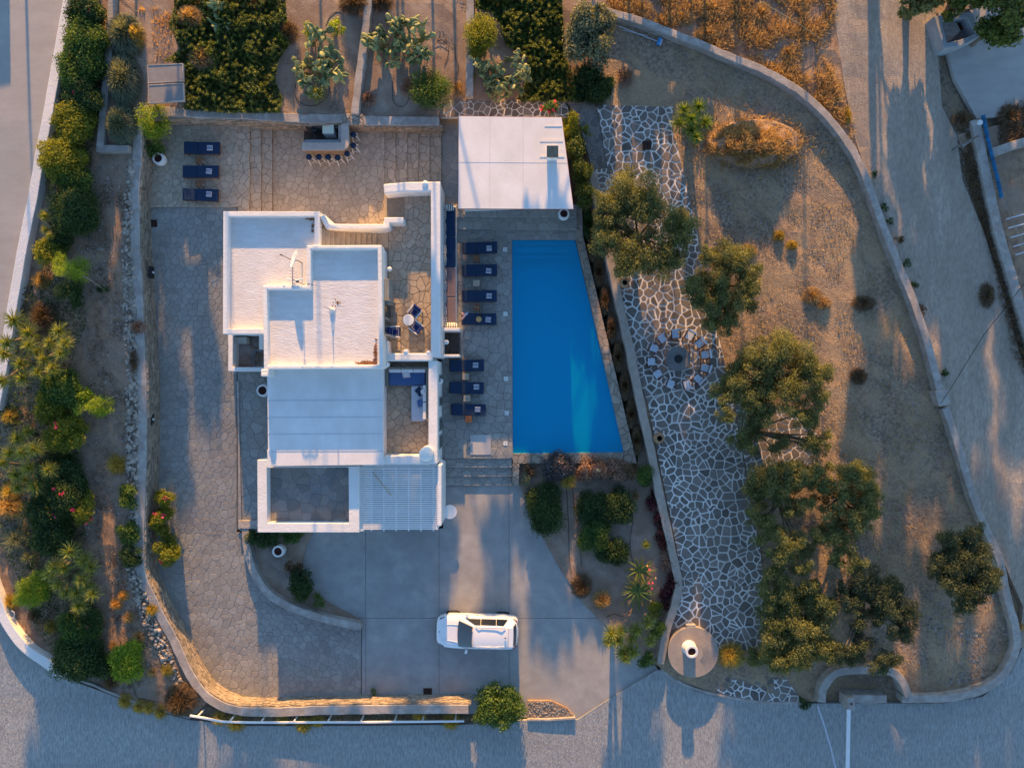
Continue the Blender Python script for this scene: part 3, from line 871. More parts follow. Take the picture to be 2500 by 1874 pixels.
patch("white_mortar_bed", BP_, Toff(0.04), MORTAR, 0.8, 0, 0.3, back, kind=None)
flagstones(back, BP_, Toff(0.03), 14, 2.2, 0.03, FLAG, 213)

# ================================================================ WALLS
def facing(mb, line, zt, zb, rowh=0.12, lmin=0.22, lmax=0.5, seed=0, side=1):
    """thin courses of stone along a wall face; line = list of Vectors along the face"""
    r = random.Random(seed)
    seg = [0]
    for i in range(1, len(line)): seg.append(seg[-1] + (Vector((line[i].x, line[i].y, 0)) - Vector((line[i - 1].x, line[i - 1].y, 0))).length)
    tot = seg[-1]
    def at(s):
        s = max(0, min(tot - 1e-4, s))
        k = max(0, int(np.searchsorted(seg, s, side='right')) - 1); k = min(k, len(line) - 2)
        f = (s - seg[k]) / max(1e-6, seg[k + 1] - seg[k])
        a, b = line[k], line[k + 1]
        d = Vector((b.x - a.x, b.y - a.y, 0)).normalized()
        return Vector((a.x + (b.x - a.x) * f, a.y + (b.y - a.y) * f, 0)), d, zt[k] + (zt[k + 1] - zt[k]) * f, zb[k] + (zb[k + 1] - zb[k]) * f
    rows = max(2, int((max(zt) - min(zb)) / rowh))
    for j in range(12):
        s = r.uniform(0, 0.3)
        while s < tot - 0.1:
            Ls = r.uniform(lmin, lmax)
            p, d, a, b = at(s + Ls / 2)
            hgt = a - b
            n = max(1, int(round(hgt / rowh)))
            if j < n:
                zc = b + hgt * (j + 0.5) / n
                nrm = Vector((-d.y, d.x, 0)) * side
                ou = r.uniform(0.015, 0.06)
                mb.box(p + nrm * (ou / 2) + Vector((0, 0, zc)), (Ls * 0.94, 0.06 + ou, hgt / n * 0.86), math.atan2(d.y, d.x), 0, min(1, max(0, r.gauss(0.5, 0.25))))
            s += Ls

def stone_wall(name, label, pts, w, zt, zb, face=0, smooth=5, seed=0, topmat=None, bodymat=None, cat="wall", rough=0.05, cap=0.0):
    root = group_at_origin(name, label, cat)
    mb = MB()
    Ls, Rs, C, B = wall_strip(mb, pts, w, zt, zb, smooth=smooth, rough=rough, seed=seed)
    mb.build("wall_body", topmat or WALLTOP, root, bevel=0.03)
    if face:
        f = MB()
        line = Ls if face > 0 else Rs
        facing(f, line, [c.z - 0.05 for c in C], B, seed=seed, side=1 if face > 0 else -1)
        f.build("stone_facing", WALLST, root, kind='stuff')
    return root

LW = [(336, 300), (334, 405), (328, 480), (330, 605), (336, 691), (338, 778), (341, 836), (346, 940), (347, 1065), (344, 1180), (341, 1296), (342, 1383), (352, 1425), (372, 1465), (400, 1520), (428, 1573), (463, 1648), (506, 1702), (564, 1731), (640, 1738), (760, 1735), (889, 1732), (1020, 1731), (1144, 1731)]
stone_wall("retaining_wall", "long stone retaining wall with pale cement top curving round the courtyard", LW, 0.5,
           lambda x, y: (T(x, y) + 0.04 if y < 1500 else max(T(x, y) + 0.04, 1.22)), lambda x, y: CY(x, y) - 0.05, face=1, seed=3)
stone_wall("terrace_wall", "pale topped stone wall behind the three navy courtyard sunbeds", [(350, 268), (423, 273), (520, 277), (600, 280), (687, 286), (745, 289), (838, 289)], 0.5, lambda x, y: T(x, y) + 0.12, const(1.2), face=-1, seed=4)
stone_wall("terrace_wall", "short grey topped wall above the broad steps near the pool house", [(884, 294), (960, 295), (1072, 295)], 0.5, lambda x, y: T(x, y) + 0.22, const(0.6), face=-1, seed=5)
# rubble pier between the two
pier = group_at_origin("rubble_pier", "square pier of loose mortared rubble between the two terrace walls", "pier")
mb = MB(); mb.prism([(838, 277), (886, 279), (886, 306), (838, 303)], 1.0, 2.25); mb.build("pier_core", GROUTL, pier)
flagstones(pier, [(838, 277), (886, 279), (886, 306), (838, 303)], const(2.25), 13, 1.6, 0.06, ROCK, 77)
stone_wall("garden_wall", "narrow pale wall dividing the two beds with large prickly pears", [(903, -40), (898, 14), (888, 100), (876, 190), (866, 278)], 0.42, lambda x, y: T(x, y) + 0.45, Toff(-0.3), seed=6)
stone_wall("garden_wall", "narrow grey wall beside the round clipped yellow-green bush", [(1149, -40), (1148, 0), (1147, 110), (1146, 236)], 0.42, lambda x, y: T(x, y) + 0.40, Toff(-0.3), seed=7)
stone_wall("planter_wall", "L-shaped pale kerb wall holding the grey-green rosemary hedge", [(274, -40), (266, 90), (260, 180), (250, 265), (243, 362), (314, 362)], 0.38, lambda x, y: T(x, y) + 0.35, Toff(-0.3), smooth=0, seed=8)
stone_wall("boundary_wall", "long whitewashed kerb wall between the road and the oleanders", [(175, -60), (166, 0), (150, 87), (129, 203), (114, 289), (97, 376), (80, 480), (72, 518), (54, 605), (39, 691), (27, 761), (8, 880), (-14, 1000)], 0.52, lambda x, y: T(x, y) + 0.5, Toff(-0.3), seed=9, topmat=WHITE, rough=0.02)
stone_wall("boundary_wall", "short curved whitewashed wall at the road bend below the yuccas", [(-40, 1380), (-14, 1450), (6, 1504), (29, 1544), (64, 1585), (110, 1617), (153, 1649)], 0.52, lambda x, y: T(x, y) + 0.5, Toff(-0.3), seed=10, topmat=WHITE, rough=0.02)
stone_wall("kerb", "low curved kerb below the dry garden at the road bend", [(153, 1651), (215, 1667), (275, 1693), (362, 1725), (463, 1752)], 0.14, lambda x, y: T(x, y) + 0.14, Toff(-0.3), seed=11, cat="kerb")
GW = [(1450, 10), (1478, 26), (1556, 48), (1634, 78), (1712, 108), (1790, 141), (1870, 174), (1947, 219), (1999, 262), (2039, 306), (2077, 358), (2106, 413), (2130, 475), (2155, 547), (2190, 634), (2233, 741), (2265, 836), (2288, 923), (2305, 990)]
stone_wall("plot_wall", "long curved grey wall between the olive plot and the dirt road", GW, 0.42, lambda x, y: T(x, y) + 0.5, Toff(-0.3), seed=12)
stone_wall("plot_wall", "low grey wall running from the small pier round the rubble corner to the road", [(2309, 995), (2328, 1051), (2373, 1198), (2408, 1290), (2441, 1367), (2463, 1469), (2480, 1526), (2482, 1582), (2452, 1645), (2400, 1684), (2330, 1702), (2260, 1706), (2203, 1706)], 0.44, lambda x, y: T(x, y) + 0.45, Toff(-0.3), seed=13)
mb = MB(); mb.prism([(2282, 955), (2312, 950), (2322, 985), (2292, 992)], 0.2, 1.05)
tag(mb.build("wall_pier", WALLTOP, bevel=0.02), "small square concrete pier where the curved plot wall kinks", "pier")
stone_wall("arched_wall", "low grey wall bent like an arch round the bin recess by the road", [(2006, 1714), (2012, 1680), (2030, 1652), (2062, 1638), (2120, 1636), (2175, 1639), (2202, 1660), (2216, 1690), (2220, 1700)], 0.44, lambda x, y: T(x, y) + 0.6, Toff(-0.3), seed=14)
stone_wall("bench_wall", "short straight grey wall in front of the bin recess beside the barrier", [(2066, 1706), (2115, 1706), (2165, 1706)], 0.46, lambda x, y: T(x, y) + 0.55, Toff(-0.3), seed=15)
PW = [(1447, 418), (1462, 490), (1488, 622), (1497, 667), (1520, 770), (1540, 860), (1563, 976), (1585, 1077), (1605, 1178), (1634, 1310), (1650, 1385), (1658, 1425), (1650, 1470), (1631, 1528), (1612, 1620)]
stone_wall("path_wall", "long pale stone wall between the pool garden and the white jointed path", PW, 0.46, lambda x, y: max(T(x, y) + 0.32, 0.6), const(-0.2), seed=16, topmat=mat("tan_coping", (0.44, 0.37, 0.30), (0.34, 0.28, 0.23), 3, 0.9, 0.6, 16, 0.1, c3=(0.27, 0.23, 0.19), scale3=1, amt3=0.4))
stone_wall("drive_wall", "curved low wall separating the paved courtyard from the drive", [(599, 1290), (601, 1330), (612, 1378), (630, 1417), (658, 1452), (694, 1475), (735, 1493), (803, 1514), (881, 1530)], 0.42, const(0.62), const(-0.1), seed=17, rough=0.01)
stone_wall("walkway_kerb", "thin raised kerb along the side walkway west of the house", [(580, 930), (583, 1080), (587, 1292)], 0.12, lambda x, y: CY(x, y) + 0.22, lambda x, y: CY(x, y) - 0.2, smooth=0, seed=18, cat="kerb", rough=0)
mb = MB(); mb.prism([(582, 1270), (632, 1270), (632, 1290), (582, 1290)], 0.0, 0.66)
tag(mb.build("wall_block", WALLTOP, bevel=0.02), "short grey wall block joining the curved drive wall to the house", "wall")
stone_wall("verge_kerb", "thin curved concrete kerb edging the flagstones beside the round disc", [(1612, 1634), (1660, 1665), (1700, 1682), (1752, 1696), (1860, 1714), (1957, 1715)], 0.16, const(0.13), const(-0.2), seed=19, cat="kerb", rough=0)
stone_wall("rubble_bed_kerb", "short pale kerb below the rubble patch at the drive entrance", [(1288, 1757), (1340, 1757), (1405, 1753)], 0.14, const(0.3), const(-0.2), smooth=0, seed=20, cat="kerb", rough=0)
stone_wall("roadside_wall", "straight grey wall with a white lamp disc running along the far road edge", [(2382, 292), (2392, 345), (2408, 420), (2438, 560), (2470, 670), (2505, 790), (2540, 900)], 0.55, lambda x, y: T(x, y) + 0.35, Toff(-0.3), seed=21)
stone_wall("yard_wall", "grey wall branching sideways into the dark neighbouring yard", [(2424, 372), (2470, 356), (2560, 330)], 0.5, lambda x, y: T(x, y) + 0.33, Toff(-0.3), smooth=0, seed=22)

# pale seam across the concrete road
seam = [(1996, 1722), (2010, 1762), (2030, 1830), (2046, 1900)]
mb = MB()
for (a, b) in zip(seam[:-1], seam[1:]):
    p, q = P(*a, T(*a) + 0.036), P(*b, T(*b) + 0.036); mb.bar(p, q, 0.10, 0.012)
mb.build("road_seam", GREYCUSH, kind='structure')
mb = MB()
r_ = random.Random(3)
for pts in ([(4, 1420), (20, 1560), (60, 1600), (70, 1660)], [(30, 1600), (90, 1590), (150, 1600)], [(1760, 1726), (1740, 1780), (1765, 1830), (1750, 1874)], [(2200, 1760), (2260, 1790), (2330, 1780)], [(1300, 1800), (1380, 1850), (1420, 1900)], [(700, 1850), (760, 1820), (850, 1835)]):
    q = [(x + r_.uniform(-2, 2), y + r_.uniform(-2, 2)) for x, y in catmull(pts, 6)]
    for a, b in zip(q[:-1], q[1:]): mb.bar(P(*a, T(*a) + 0.034), P(*b, T(*b) + 0.034), 0.010, 0.004)
mb.build("road_crack", GROUT, kind='structure')
# ================================================================ HOUSE
house = group_at_origin("house", "white flat roofed island villa with stepped roofs and terraces", "house")
HB = 0.03
def hb(name, poly, z0, z1, m=WHITE, bevel=HB, parent=house):
    mb = MB(); mb.prism(poly, z0, z1); return mb.build(name, m, parent, bevel=bevel)
def hring(name, o, i, z0, z1, m=WHITE, bevel=0.035, parent=house):
    mb = MB(); mb.ring(o, i, z0, z1); return mb.build(name, m, parent, bevel=bevel)

# north west block
ZA = 3.7; PA = 0.36
A_o = [(545, 516), (776, 515), (783, 521), (783, 590), (757, 600), (757, 700), (645, 702), (645, 815), (544, 816)]
A_body = [(545, 516), (783, 516), (783, 620), (757, 620), (757, 702), (645, 702), (645, 815), (544, 815)]
o = hb("wall", [(547, 518), (781, 518), (781, 622), (755, 622), (755, 705), (643, 705), (643, 813), (546, 813)], 0.2, ZA - 0.012)
mb = MB(); mb.prism([(549, 520), (779, 520), (779, 630), (755, 630), (755, 706), (643, 706), (643, 812), (548, 812)], ZA - 0.2, ZA); rA = mb.build("roof", ROOFW, house)
mb = MB()
def par(mb, a, b, w, z0, z1):
    """parapet run between two photo points given at its top"""
    wall_strip(mb, [a, b], w, const(z1), const(z0), smooth=0)
wA = 0.26
wall_strip(mb, [(766, 602), (774, 602), (774, 522), (551, 522), (550, 809), (645, 809)], wA, const(ZA + PA), const(ZA - 0.3), smooth=0)
mb.build("parapet", WHITE, house, bevel=0.05, seg=3)

# stair from the upper terrace to the north west roof
TZ_ = 2.0
mb = MB()
wall_strip(mb, [(786, 525), (800, 552), (830, 553), (935, 553), (944, 551)], 0.28, lambda x, y: float(np.interp(x, [785, 800, 935, 945], [ZA + 0.35, ZA + 0.1, TZ_ + 0.95, TZ_ + 0.9])), const(0.3), smooth=0)
mb.build("stair_parapet", WHITE, house, bevel=0.05, seg=3)
mb = MB()
wall_strip(mb, [(944, 556), (944, 537), (985, 537)], 0.30, const(TZ_ + 0.9), const(0.3), smooth=0)
mb.build("parapet", WHITE, house, bevel=0.05, seg=3)
stair = MB().build("staircase", STONE, house)
xe = [783, 792, 804, 816, 829, 842, 854, 867, 880, 893, 906, 919, 948]
for i in range(len(xe) - 1):
    z = ZA - 0.05 - (ZA - TZ_ - 0.05) * i / (len(xe) - 2)
    mb = MB(); mb.prism([(xe[i], 558), (xe[i + 1], 558), (xe[i + 1], 604), (xe[i], 604)], 0.3, z, t=0.3 + 0.4 * ((i * 5) % 3) / 2)
    mb.build("tread", STONE, stair, bevel=0.01)

# tower
ZB = 3.91; PB = 0.36
tow = [(752, 602), (929, 599), (933, 897), (653, 899), (645, 898), (643, 700), (752, 700)]
hb("wall", tow, 0.2, ZB - 0.012)
mb = MB(); mb.prism([(754, 604), (927, 601), (931, 895), (650, 896), (645, 700), (754, 702)], ZB - 0.2, ZB); mb.build("roof", ROOFW, house)
mb = MB()
wall_strip(mb, [(753.5, 697), (753.5, 604), (926.5, 603), (930.5, 895), (649, 897), (646.5, 702), (753.5, 702), (753.5, 690)], 0.215, const(ZB + PB), const(ZB - 0.5), smooth=0)
mb.build("parapet", WHITE, house, bevel=0.05, seg=3)
# windows and doors on the east side of the tower
xw = P(934, 0, ZB).x
for ya, yb, z0, z1 in ((740, 818, 2.1, 3.9),):
    y0, y1 = P(0, ya, 3.0).y, P(0, yb, 3.0).y
    fm = MB()
    fm.box((xw + 0.03, (y0 + y1) / 2, (z0 + z1) / 2), (0.14, abs(y0 - y1), z1 - z0))
    f = fm.build("door", SHUT, house, bevel=0.01)
    g = MB()
    for k in (-1, 1): g.box((xw + 0.105, (y0 + y1) / 2 + k * abs(y0 - y1) * 0.24, (z0 + z1) / 2), (0.012, abs(y0 - y1) * 0.40, z1 - z0 - 0.3))
    g.build("pane", GLASS, f)
    for k in (-1, 1):
        s = MB(); s.box((xw + 0.22, (y0 + y1) / 2 + k * (abs(y0 - y1) / 2 + 0.05), (z0 + z1) / 2), (0.42, 0.05, z1 - z0)); s.build("shutter", SHUT, house)
s = MB(); s.box((xw + 0.16, P(0, 715, 3).y, 3.0), (0.3, 1.3, 1.5)); s.build("shutter", SHUT, house, bevel=0.01)
for x, y, z in ((951, 657, 3.4), (946, 890, 3.2)):
    s = MB(); s.lathe(P(x, y, z), [(0.0, 0.14), (0.10, 0.10), (0.13, 0.0), (0.10, -0.12), (0.0, -0.14)][::-1], 12); s.build("wall_lamp", WPAINT, house, smooth=True)

# lower roof slab
ZC = 3.3
hb("wall", [(660, 895), (932, 895), (932, 1130), (662, 1130)], 0.2, ZC - 0.2)
hb("roof", [(652, 897), (935, 897), (935.5, 1134), (654.5, 1138)], ZC - 0.22, ZC, ROOFP, 0.015)
for y in (977, 1018, 1059, 1101):
    mb = MB(); a = P(653.5, y + 0.5, ZC); b = P(935, y - 0.5, ZC)
    mb.bar((a.x, a.y, ZC + 0.004), (b.x, b.y, ZC + 0.004), 0.03, 0.016); mb.build("roof_seam", GREYCUSH, house)
mb = MB(); a = P(825, 1096, ZC); b = P(825, 1136, ZC); mb.bar((a.x, a.y, ZC + 0.005), (b.x, b.y, ZC + 0.005), 0.03, 0.014); mb.build("roof_seam", GREYCUSH, house)
mb = MB(); mb.prism([(652, 1098), (661, 1097), (663, 1138), (654.5, 1138)], ZC, ZC + 0.04); mb.build("roof_edge_strip", ROOFP, house)

# square chimney on the lower roof corner, vent masts
mb = MB(); mb.prism([(637, 901), (655, 901), (655, 919), (637, 919)], 1.0, 4.3); c = mb.build("chimney", WHITE, house, bevel=0.04)
mb = MB(); mb.prism([(640, 912), (652, 912), (652, 917), (640, 917)], 4.3, 4.35); mb.build("flue", POT, c)
# lower floor block under terraces
hb("wall", [(948, 450), (1058, 450), (1058, 866), (936, 866), (936, 540), (948, 540)], 0.2, TZ_ - 0.06)
hb("wall", [(937, 870), (1063, 870), (1063, 1130), (937, 1130)], 0.2, TZ_ - 0.55)

# upper terrace
uf = MB(); uf.prism([(944, 470), (1056, 470), (1056, 866), (932, 866), (932, 600), (944, 600)], TZ_ - 0.3, TZ_ - 0.02); uf = uf.build("terrace_floor", GROUTL, house)
flagstones(uf, [(988, 472), (1054, 472), (1054, 864), (949, 864), (949, 540), (988, 540)], const(TZ_ - 0.03), 16, 1.2, 0.03, STONE, 300)
hatch = MB(); hatch.prism([(1032, 548), (1051, 548), (1051, 570), (1032, 570)], TZ_, TZ_ + 0.025); hatch.build("floor_hatch", STONE, house, bevel=0.005)
ZP = 2.95
mb = MB()
wall_strip(mb, [(937, 461), (990, 456), (1063.5, 455), (1063.5, 872)], 0.52, const(ZP), const(0.3), smooth=0)
mb.build("parapet", WHITE, house, bevel=0.06, seg=3)
mb = MB(); wall_strip(mb, [(937, 871.5), (1056, 871.5)], 0.42, const(ZP), const(0.3), smooth=0); mb.build("parapet", WHITE, house, bevel=0.06, seg=3)
mb = MB(); mb.prism([(934, 830), (946, 830), (948, 864), (934, 866)], 0.3, ZP + 0.1); mb.build("wall", WHITE, house, bevel=0.04)
for x, y, z, r in ((1038, 448, 3.0, 0.16), (991, 859, 2.9, 0.16), (1046, 861, 2.9, 0.13)):
    s = MB(); s.lathe(P(x, y, z), [(0.0, r * 0.6), (r * 0.8, r * 0.3), (r, 0.0), (r * 0.8, -0.25), (r * 0.6, -0.3)][::-1], 14); s.build("wall_lamp", WPAINT, house, smooth=True)
# steps from the bar terrace to the upper terrace
st2 = MB().build("staircase", STONE, house)
xs2 = [937, 950, 962, 975, 988]
for i in range(4):
    z = 1.42 + 0.17 * i
    mb = MB(); mb.prism([(xs2[i], 473), (xs2[i + 1], 473), (xs2[i + 1], 529), (xs2[i], 529)], 0.8, z - 0.02, t=0.35 + 0.3 * (i % 2)); mb.build("tread", STONE, st2, bevel=0.01)

# sofa terrace
sf = MB(); sf.prism([(937, 880), (1050, 880), (1050, 1116), (937, 1116)], TZ_ - 0.6, TZ_ - 0.42); sf = sf.build("terrace_floor", GROUTL, house)
ZS = TZ_ - 0.42
flagstones(sf, [(937, 884), (1049, 884), (1049, 1114), (937, 1114)], const(ZS - 0.012), 16, 1.2, 0.03, STONE, 310)
mb = MB()
wall_strip(mb, [(1057, 880), (1057, 1132)], 0.50, const(ZP - 0.1), const(0.2), smooth=0)
mb.build("parapet", WHITE, house, bevel=0.06, seg=3)
mb = MB(); wall_strip(mb, [(936, 1122.5), (1050, 1122.5)], 0.47, const(ZP - 0.25), const(0.2), smooth=0); mb.build("parapet", WHITE, house, bevel=0.06, seg=3)
mb = MB(); mb.lathe((P(1040, 1109, 3.3).x, P(1040, 1109, 3.3).y, 0), [(0.40, 2.3), (0.40, 3.15), (0.36, 3.30), (0.22, 3.42), (0.0, 3.46)], 24); mb.build("chimney", WHITE, house, smooth=True, sharp=50)

# bottom left dark terrace and its wide parapet
ZD = 2.75
hring("parapet", [(628, 1122), (662, 1122), (662, 1140), (876, 1138), (877, 1299), (629, 1299)],
      [(651, 1141), (652, 1141), (653, 1141.5), (851, 1140), (852, 1277), (652, 1277)], 0.02, ZD)
df_ = MB(); df_.prism([(648, 1130), (855, 1130), (855, 1280), (648, 1280)], 1.9, 2.17); df_ = df_.build("terrace_floor", GROUT, house)
flagstones(df_, [(650, 1132), (854, 1132), (854, 1279), (650, 1279)], const(2.16), 21, 0.9, 0.03, SLATE, 320)

hb("wall", [(884, 1131), (1066, 1131), (1066, 1143), (884, 1143)], 0.02, 2.45)
# pergola of white slats
pg = empty("pergola", (0, 0, 0), label="white slatted pergola roof over the south east terrace", cat="pergola")
mb = MB(); wall_strip(mb, [(881, 1138), (881, 1297)], 0.34, const(2.5), const(0.02), smooth=0); mb.build("wall", WHITE, house, bevel=0.04)
mb = MB(); wall_strip(mb, [(1072.5, 1134), (1072.5, 1284)], 0.24, const(2.6), const(0.02), smooth=0); mb.build("wall", WHITE, house, bevel=0.05)
ZG = 2.55
x0, x1 = P(886, 0, ZG).x, P(1069, 0, ZG).x
for k in range(29):
    yy = 1144 + k * 5.22
    a = P(886, yy, ZG)
    mb = MB(); mb.box(((x0 + x1) / 2, a.y, ZG), (x1 - x0, 0.072, 0.03), t=rng.random()); mb.build("slat", WPAINT, pg)
for k in range(7):
    xx = 907 + k * 30.2
    if xx > 1068: break
    a = P(xx, 1139, ZG - .06); b = P(xx, 1295, ZG - .06)
    mb = MB(); mb.bar((a.x, a.y, ZG - 0.08), (b.x, b.y - 0.02, ZG - 0.08), 0.06, 0.12); mb.build("beam", WPAINT, pg)
for z in (0.7, 1.25):
    pass
mb = MB()
for xx in (889, 1066):
    a = P(xx, 1290, ZG); mb.bar((a.x, a.y, 0.0), (a.x, a.y, ZG - 0.02), 0.12)
mb.build("post", WPAINT, pg)
# under the pergola a paved terrace
und = MB(); und.prism([(884, 1140), (1066, 1140), (1066, 1292), (884, 1292)], -0.01, 0.03); und.build("terrace_floor", STONEG, house)
rope = MB(); a = P(911, 1154, ZG); b = P(955, 1209, ZG); 
rope.tube([(a.x, a.y, ZG + .03), ((a.x + b.x) / 2 + .03, (a.y + b.y) / 2, ZG + .04), (b.x, b.y, ZG + .03)], 0.016, 6)
tag(rope.build("rope", STRAW), "thin tan rope lying slantwise across the white pergola slats", "rope")

# service yard on the west side
hring("parapet", [(557, 815), (646, 815), (646, 906), (557, 906)], [(568, 818), (644, 818), (644, 896), (568, 896)], 0.6, 2.35)
sy = MB(); sy.prism([(560, 815), (650, 815), (650, 903), (560, 903)], 1.2, 1.5); sy.build("service_floor", FLOORB, house)
mb = MB(); mb.prism([(632, 815), (643, 815), (643, 853), (632, 853)], 1.5, 2.2); mb.build("inner_wall", WHITE, house, bevel=0.02)
ac = empty("air_conditioner", P(590, 832, 1.5), 0, "boxy beige air conditioning unit in the small service yard", "air conditioner")
m_ = MB(); m_.box((0, 0, 0.36), (1.02, 0.36, 0.6)); m_.build("casing", mat("beige_metal", (0.50, 0.46, 0.38), None, 3, 0.6, 0.05), ac, bevel=0.02)
m_ = MB()
for i in range(7): m_.box((0, -0.15 + i * 0.05, 0.665), (0.94, 0.008, 0.01))
m_.build("grille", METAL, ac)
for sx in (-1, 1):
    m_ = MB(); m_.box((0.35 * sx, 0, 0.03), (0.06, 0.4, 0.06)); m_.build("foot", BLACK, ac)
def arc_pts(cx, cy, r, a0, a1, z, n=14, ry=None):
    return [P(cx + r * math.cos(math.radians(a0 + (a1 - a0) * i / (n - 1))), cy - (ry or r) * math.sin(math.radians(a0 + (a1 - a0) * i / (n - 1))), z) for i in range(n)]
for i, (r, nm) in enumerate(((27, "outer"), (22, "inner"))):
    m_ = MB(); m_.tube([P(p[0], p[1], 1.56) for p in catmull([(643, 858 + i * 3), (628, 853 + i * 3), (618 + i * 4, 862 + i * 2), (614 + i * 4, 876), (617 + i * 4, 890), (620 + i * 4, 896)], 5)], 0.03, 8)
    tag(m_.build("hose", METAL, smooth=True), ("outer" if i == 0 else "inner") + " grey hose curving across the brown service yard floor", "hose")

# roof furniture
dish = empty("satellite_dish", P(726, 640, ZA), 0, "white satellite dish with a dark arm on the north west roof", "satellite dish")
m_ = MB()
ax = Vector((-0.82, 0.30, 0.48)).normalized(); q = ax.to_track_quat('Z', 'Y')
n = 20; vs = [q @ Vector((0, 0, -0.10))]; fs = []
for i, rr in enumerate((0.2, 0.4, 0.52)):
    for k in range(n):
        a = 2 * PI * k / n; vs.append(q @ Vector((math.cos(a) * rr * 0.92, math.sin(a) * rr * 1.05, -0.10 + 0.10 * (rr / 0.52) ** 2)))
for k in range(n): fs.append((0, 1 + k, 1 + (k + 1) % n))
for i in range(2):
    for k in range(n): fs.append((1 + i * n + k, 1 + (i + 1) * n + k, 1 + (i + 1) * n + (k + 1) % n, 1 + i * n + (k + 1) % n))
c0 = Vector((0, 0, 0.75))
vs = [v + c0 for v in vs]
m_.add(vs, fs); dm = m_.build("reflector", WPAINT, dish, smooth=True); sm_ = dm.modifiers.new("thick", 'SOLIDIFY'); sm_.thickness = 0.015
m_ = MB(); m_.tube([c0 + q @ Vector((0, -0.45, 0)), c0 + Vector((-0.52, 0.2, 0.12))], 0.018, 6); m_.box(c0 + Vector((-0.56, 0.22, 0.14)), (0.14, 0.06, 0.06), rz=-0.4); m_.build("feed_arm", BLACK, dish)
m_ = MB(); m_.tube([(0.25, -0.05, 0.0), (0.2, -0.02, 0.6), c0 - ax * 0.12], 0.03, 8); m_.build("mast", METAL, dish)
ant = empty("tv_antenna", P(743, 695, ZA), 0, "tall television antenna with crossbars beside the tower parapet", "antenna")
m_ = MB(); m_.tube([(0, 0, 0), (0.0, 0.0, 2.1)], 0.022, 8); m_.build("mast", METAL, ant)
m_ = MB(); m_.bar((0.0, -0.4, 1.95), (0, 0.6, 1.95), 0.03); m_.build("boom", METAL, ant)
for i in range(7):
    m_ = MB(); yy = -0.35 + i * 0.15; m_.bar((-0.13, yy, 1.97), (0.13, yy, 1.97), 0.012); m_.build("element", METAL, ant)
m_ = MB(); m_.tube([(-0.42, 0.08, 1.6), (-0.25, 0.02, 1.63), (0, 0, 1.6), (0.25, 0.02, 1.63), (0.42, 0.08, 1.6)], 0.035, 8); m_.build("folded_dipole", WPAINT, ant)
m_ = MB(); m_.box((0, 0, 1.2), (0.12, 0.1, 0.2)); m_.build("amplifier_box", RUST, ant)
mast = empty("roof_mast", P(812, 757, ZB), 0, "thin lightning mast on a small tripod in the middle of the tower roof", "mast")
m_ = MB(); m_.tube([(0, 0, 0), (0, 0, 1.9)], [0.03, 0.008], 8); m_.build("rod", METAL, mast)
for k in range(3):
    a = 2 * PI * k / 3 + 0.5; m_ = MB(); m_.tube([(0, 0, 0.35), (0.2 * math.cos(a), 0.2 * math.sin(a), 0.01)], 0.015, 6); m_.build("leg", WPAINT, mast)
m_ = MB(); m_.lathe((0, 0, 0), [(0.12, 0.0), (0.10, 0.10), (0.03, 0.18)], 12); m_.build("base", POT, mast)

# leaf litter on the tower roof
pts = np.vstack([nrg.normal((895, 886), (13, 2.2), (130, 2)), nrg.normal((917, 862), (1.8, 14), (110, 2)), nrg.normal((822, 742), (8, 5), (14, 2)), nrg.normal((758, 532), (5, 3), (40, 2)), nrg.normal((764, 550), (1.5, 10), (24, 2))])
vs, qs = [], []
for i, (x, y) in enumerate(pts):
    z = (ZB if y > 604 else ZA) + 0.012
    x = min(x, 919); y = min(y, 888) if y > 604 else max(y, 530)
    p = P(x, y, z); a = rng.uniform(0, PI); s = rng.uniform(0.03, 0.09)
    for dx, dy in ((-1, 0), (0, -.5), (1, 0), (0, .5)): vs.append((p.x + s * (dx * math.cos(a) - dy * math.sin(a)), p.y + s * (dx * math.sin(a) + dy * math.cos(a)), z + rng.uniform(0, 0.03)))
    qs.append([4 * i, 4 * i + 1, 4 * i + 2, 4 * i + 3])
o = fast_mesh("leaf_litter", np.array(vs), np.array(qs), nrg.random(len(qs)), leafmat("rust_litter", (0.10, 0.04, 0.02), (0.25, 0.10, 0.04), (0.40, 0.2, 0.1), 0.1), kind='stuff')
tag(o, "rust coloured leaf litter in the corners of the white roofs", "leaf litter")

# ================================================================ POOL HOUSE
ph = group_at_origin("pool_house", "pool house with a broad white flat roof and thin red edge", "house")
ZH = 3.25
PHO = [(1120, 284), (1371, 287), (1400, 510), (1119, 509)]
mb = MB(); mb.prism([(1119.2, 283.2), (1371.8, 286.2), (1400.8, 510.8), (1118.2, 509.8)], ZH - 0.16, ZH - 0.035); mb.build("roof_edge", REDEDGE, ph)
mb = MB(); mb.prism(PHO, ZH - 0.05, ZH); mb.build("roof", ROOFP, ph)
mb = MB(); mb.prism([(1126, 292), (1368, 292), (1396, 480), (1128, 490)], 0.3, ZH - 0.17); mb.build("wall", WHITE, ph)
for a, b in (((1120, 396), (1385, 398)), ((1196, 284), (1196, 509)), ((1277, 285), (1277, 509))):
    mb = MB(); p = P(*a, ZH); q = P(*b, ZH); mb.bar((p.x, p.y, ZH + 0.001), (q.x, q.y, ZH + 0.001), 0.02, 0.012); mb.build("roof_seam", GREYCUSH, ph)
for x0_, y0_, x1_, y1_ in ((1318, 340, 1374, 346), (1318, 379, 1378, 384), (1330, 306, 1372, 309)):
    mb = MB(); mb.prism([(x0_, y0_), (x1_, y0_), (x1_, y1_), (x0_, y1_)], ZH, ZH + 0.02); mb.build("roof_patch", ROOFP, ph)
chx = P(1349, 370, ZH + 0.7)
ch = MB().build("chimney", WALLTOP, ph)
hw = 0.26
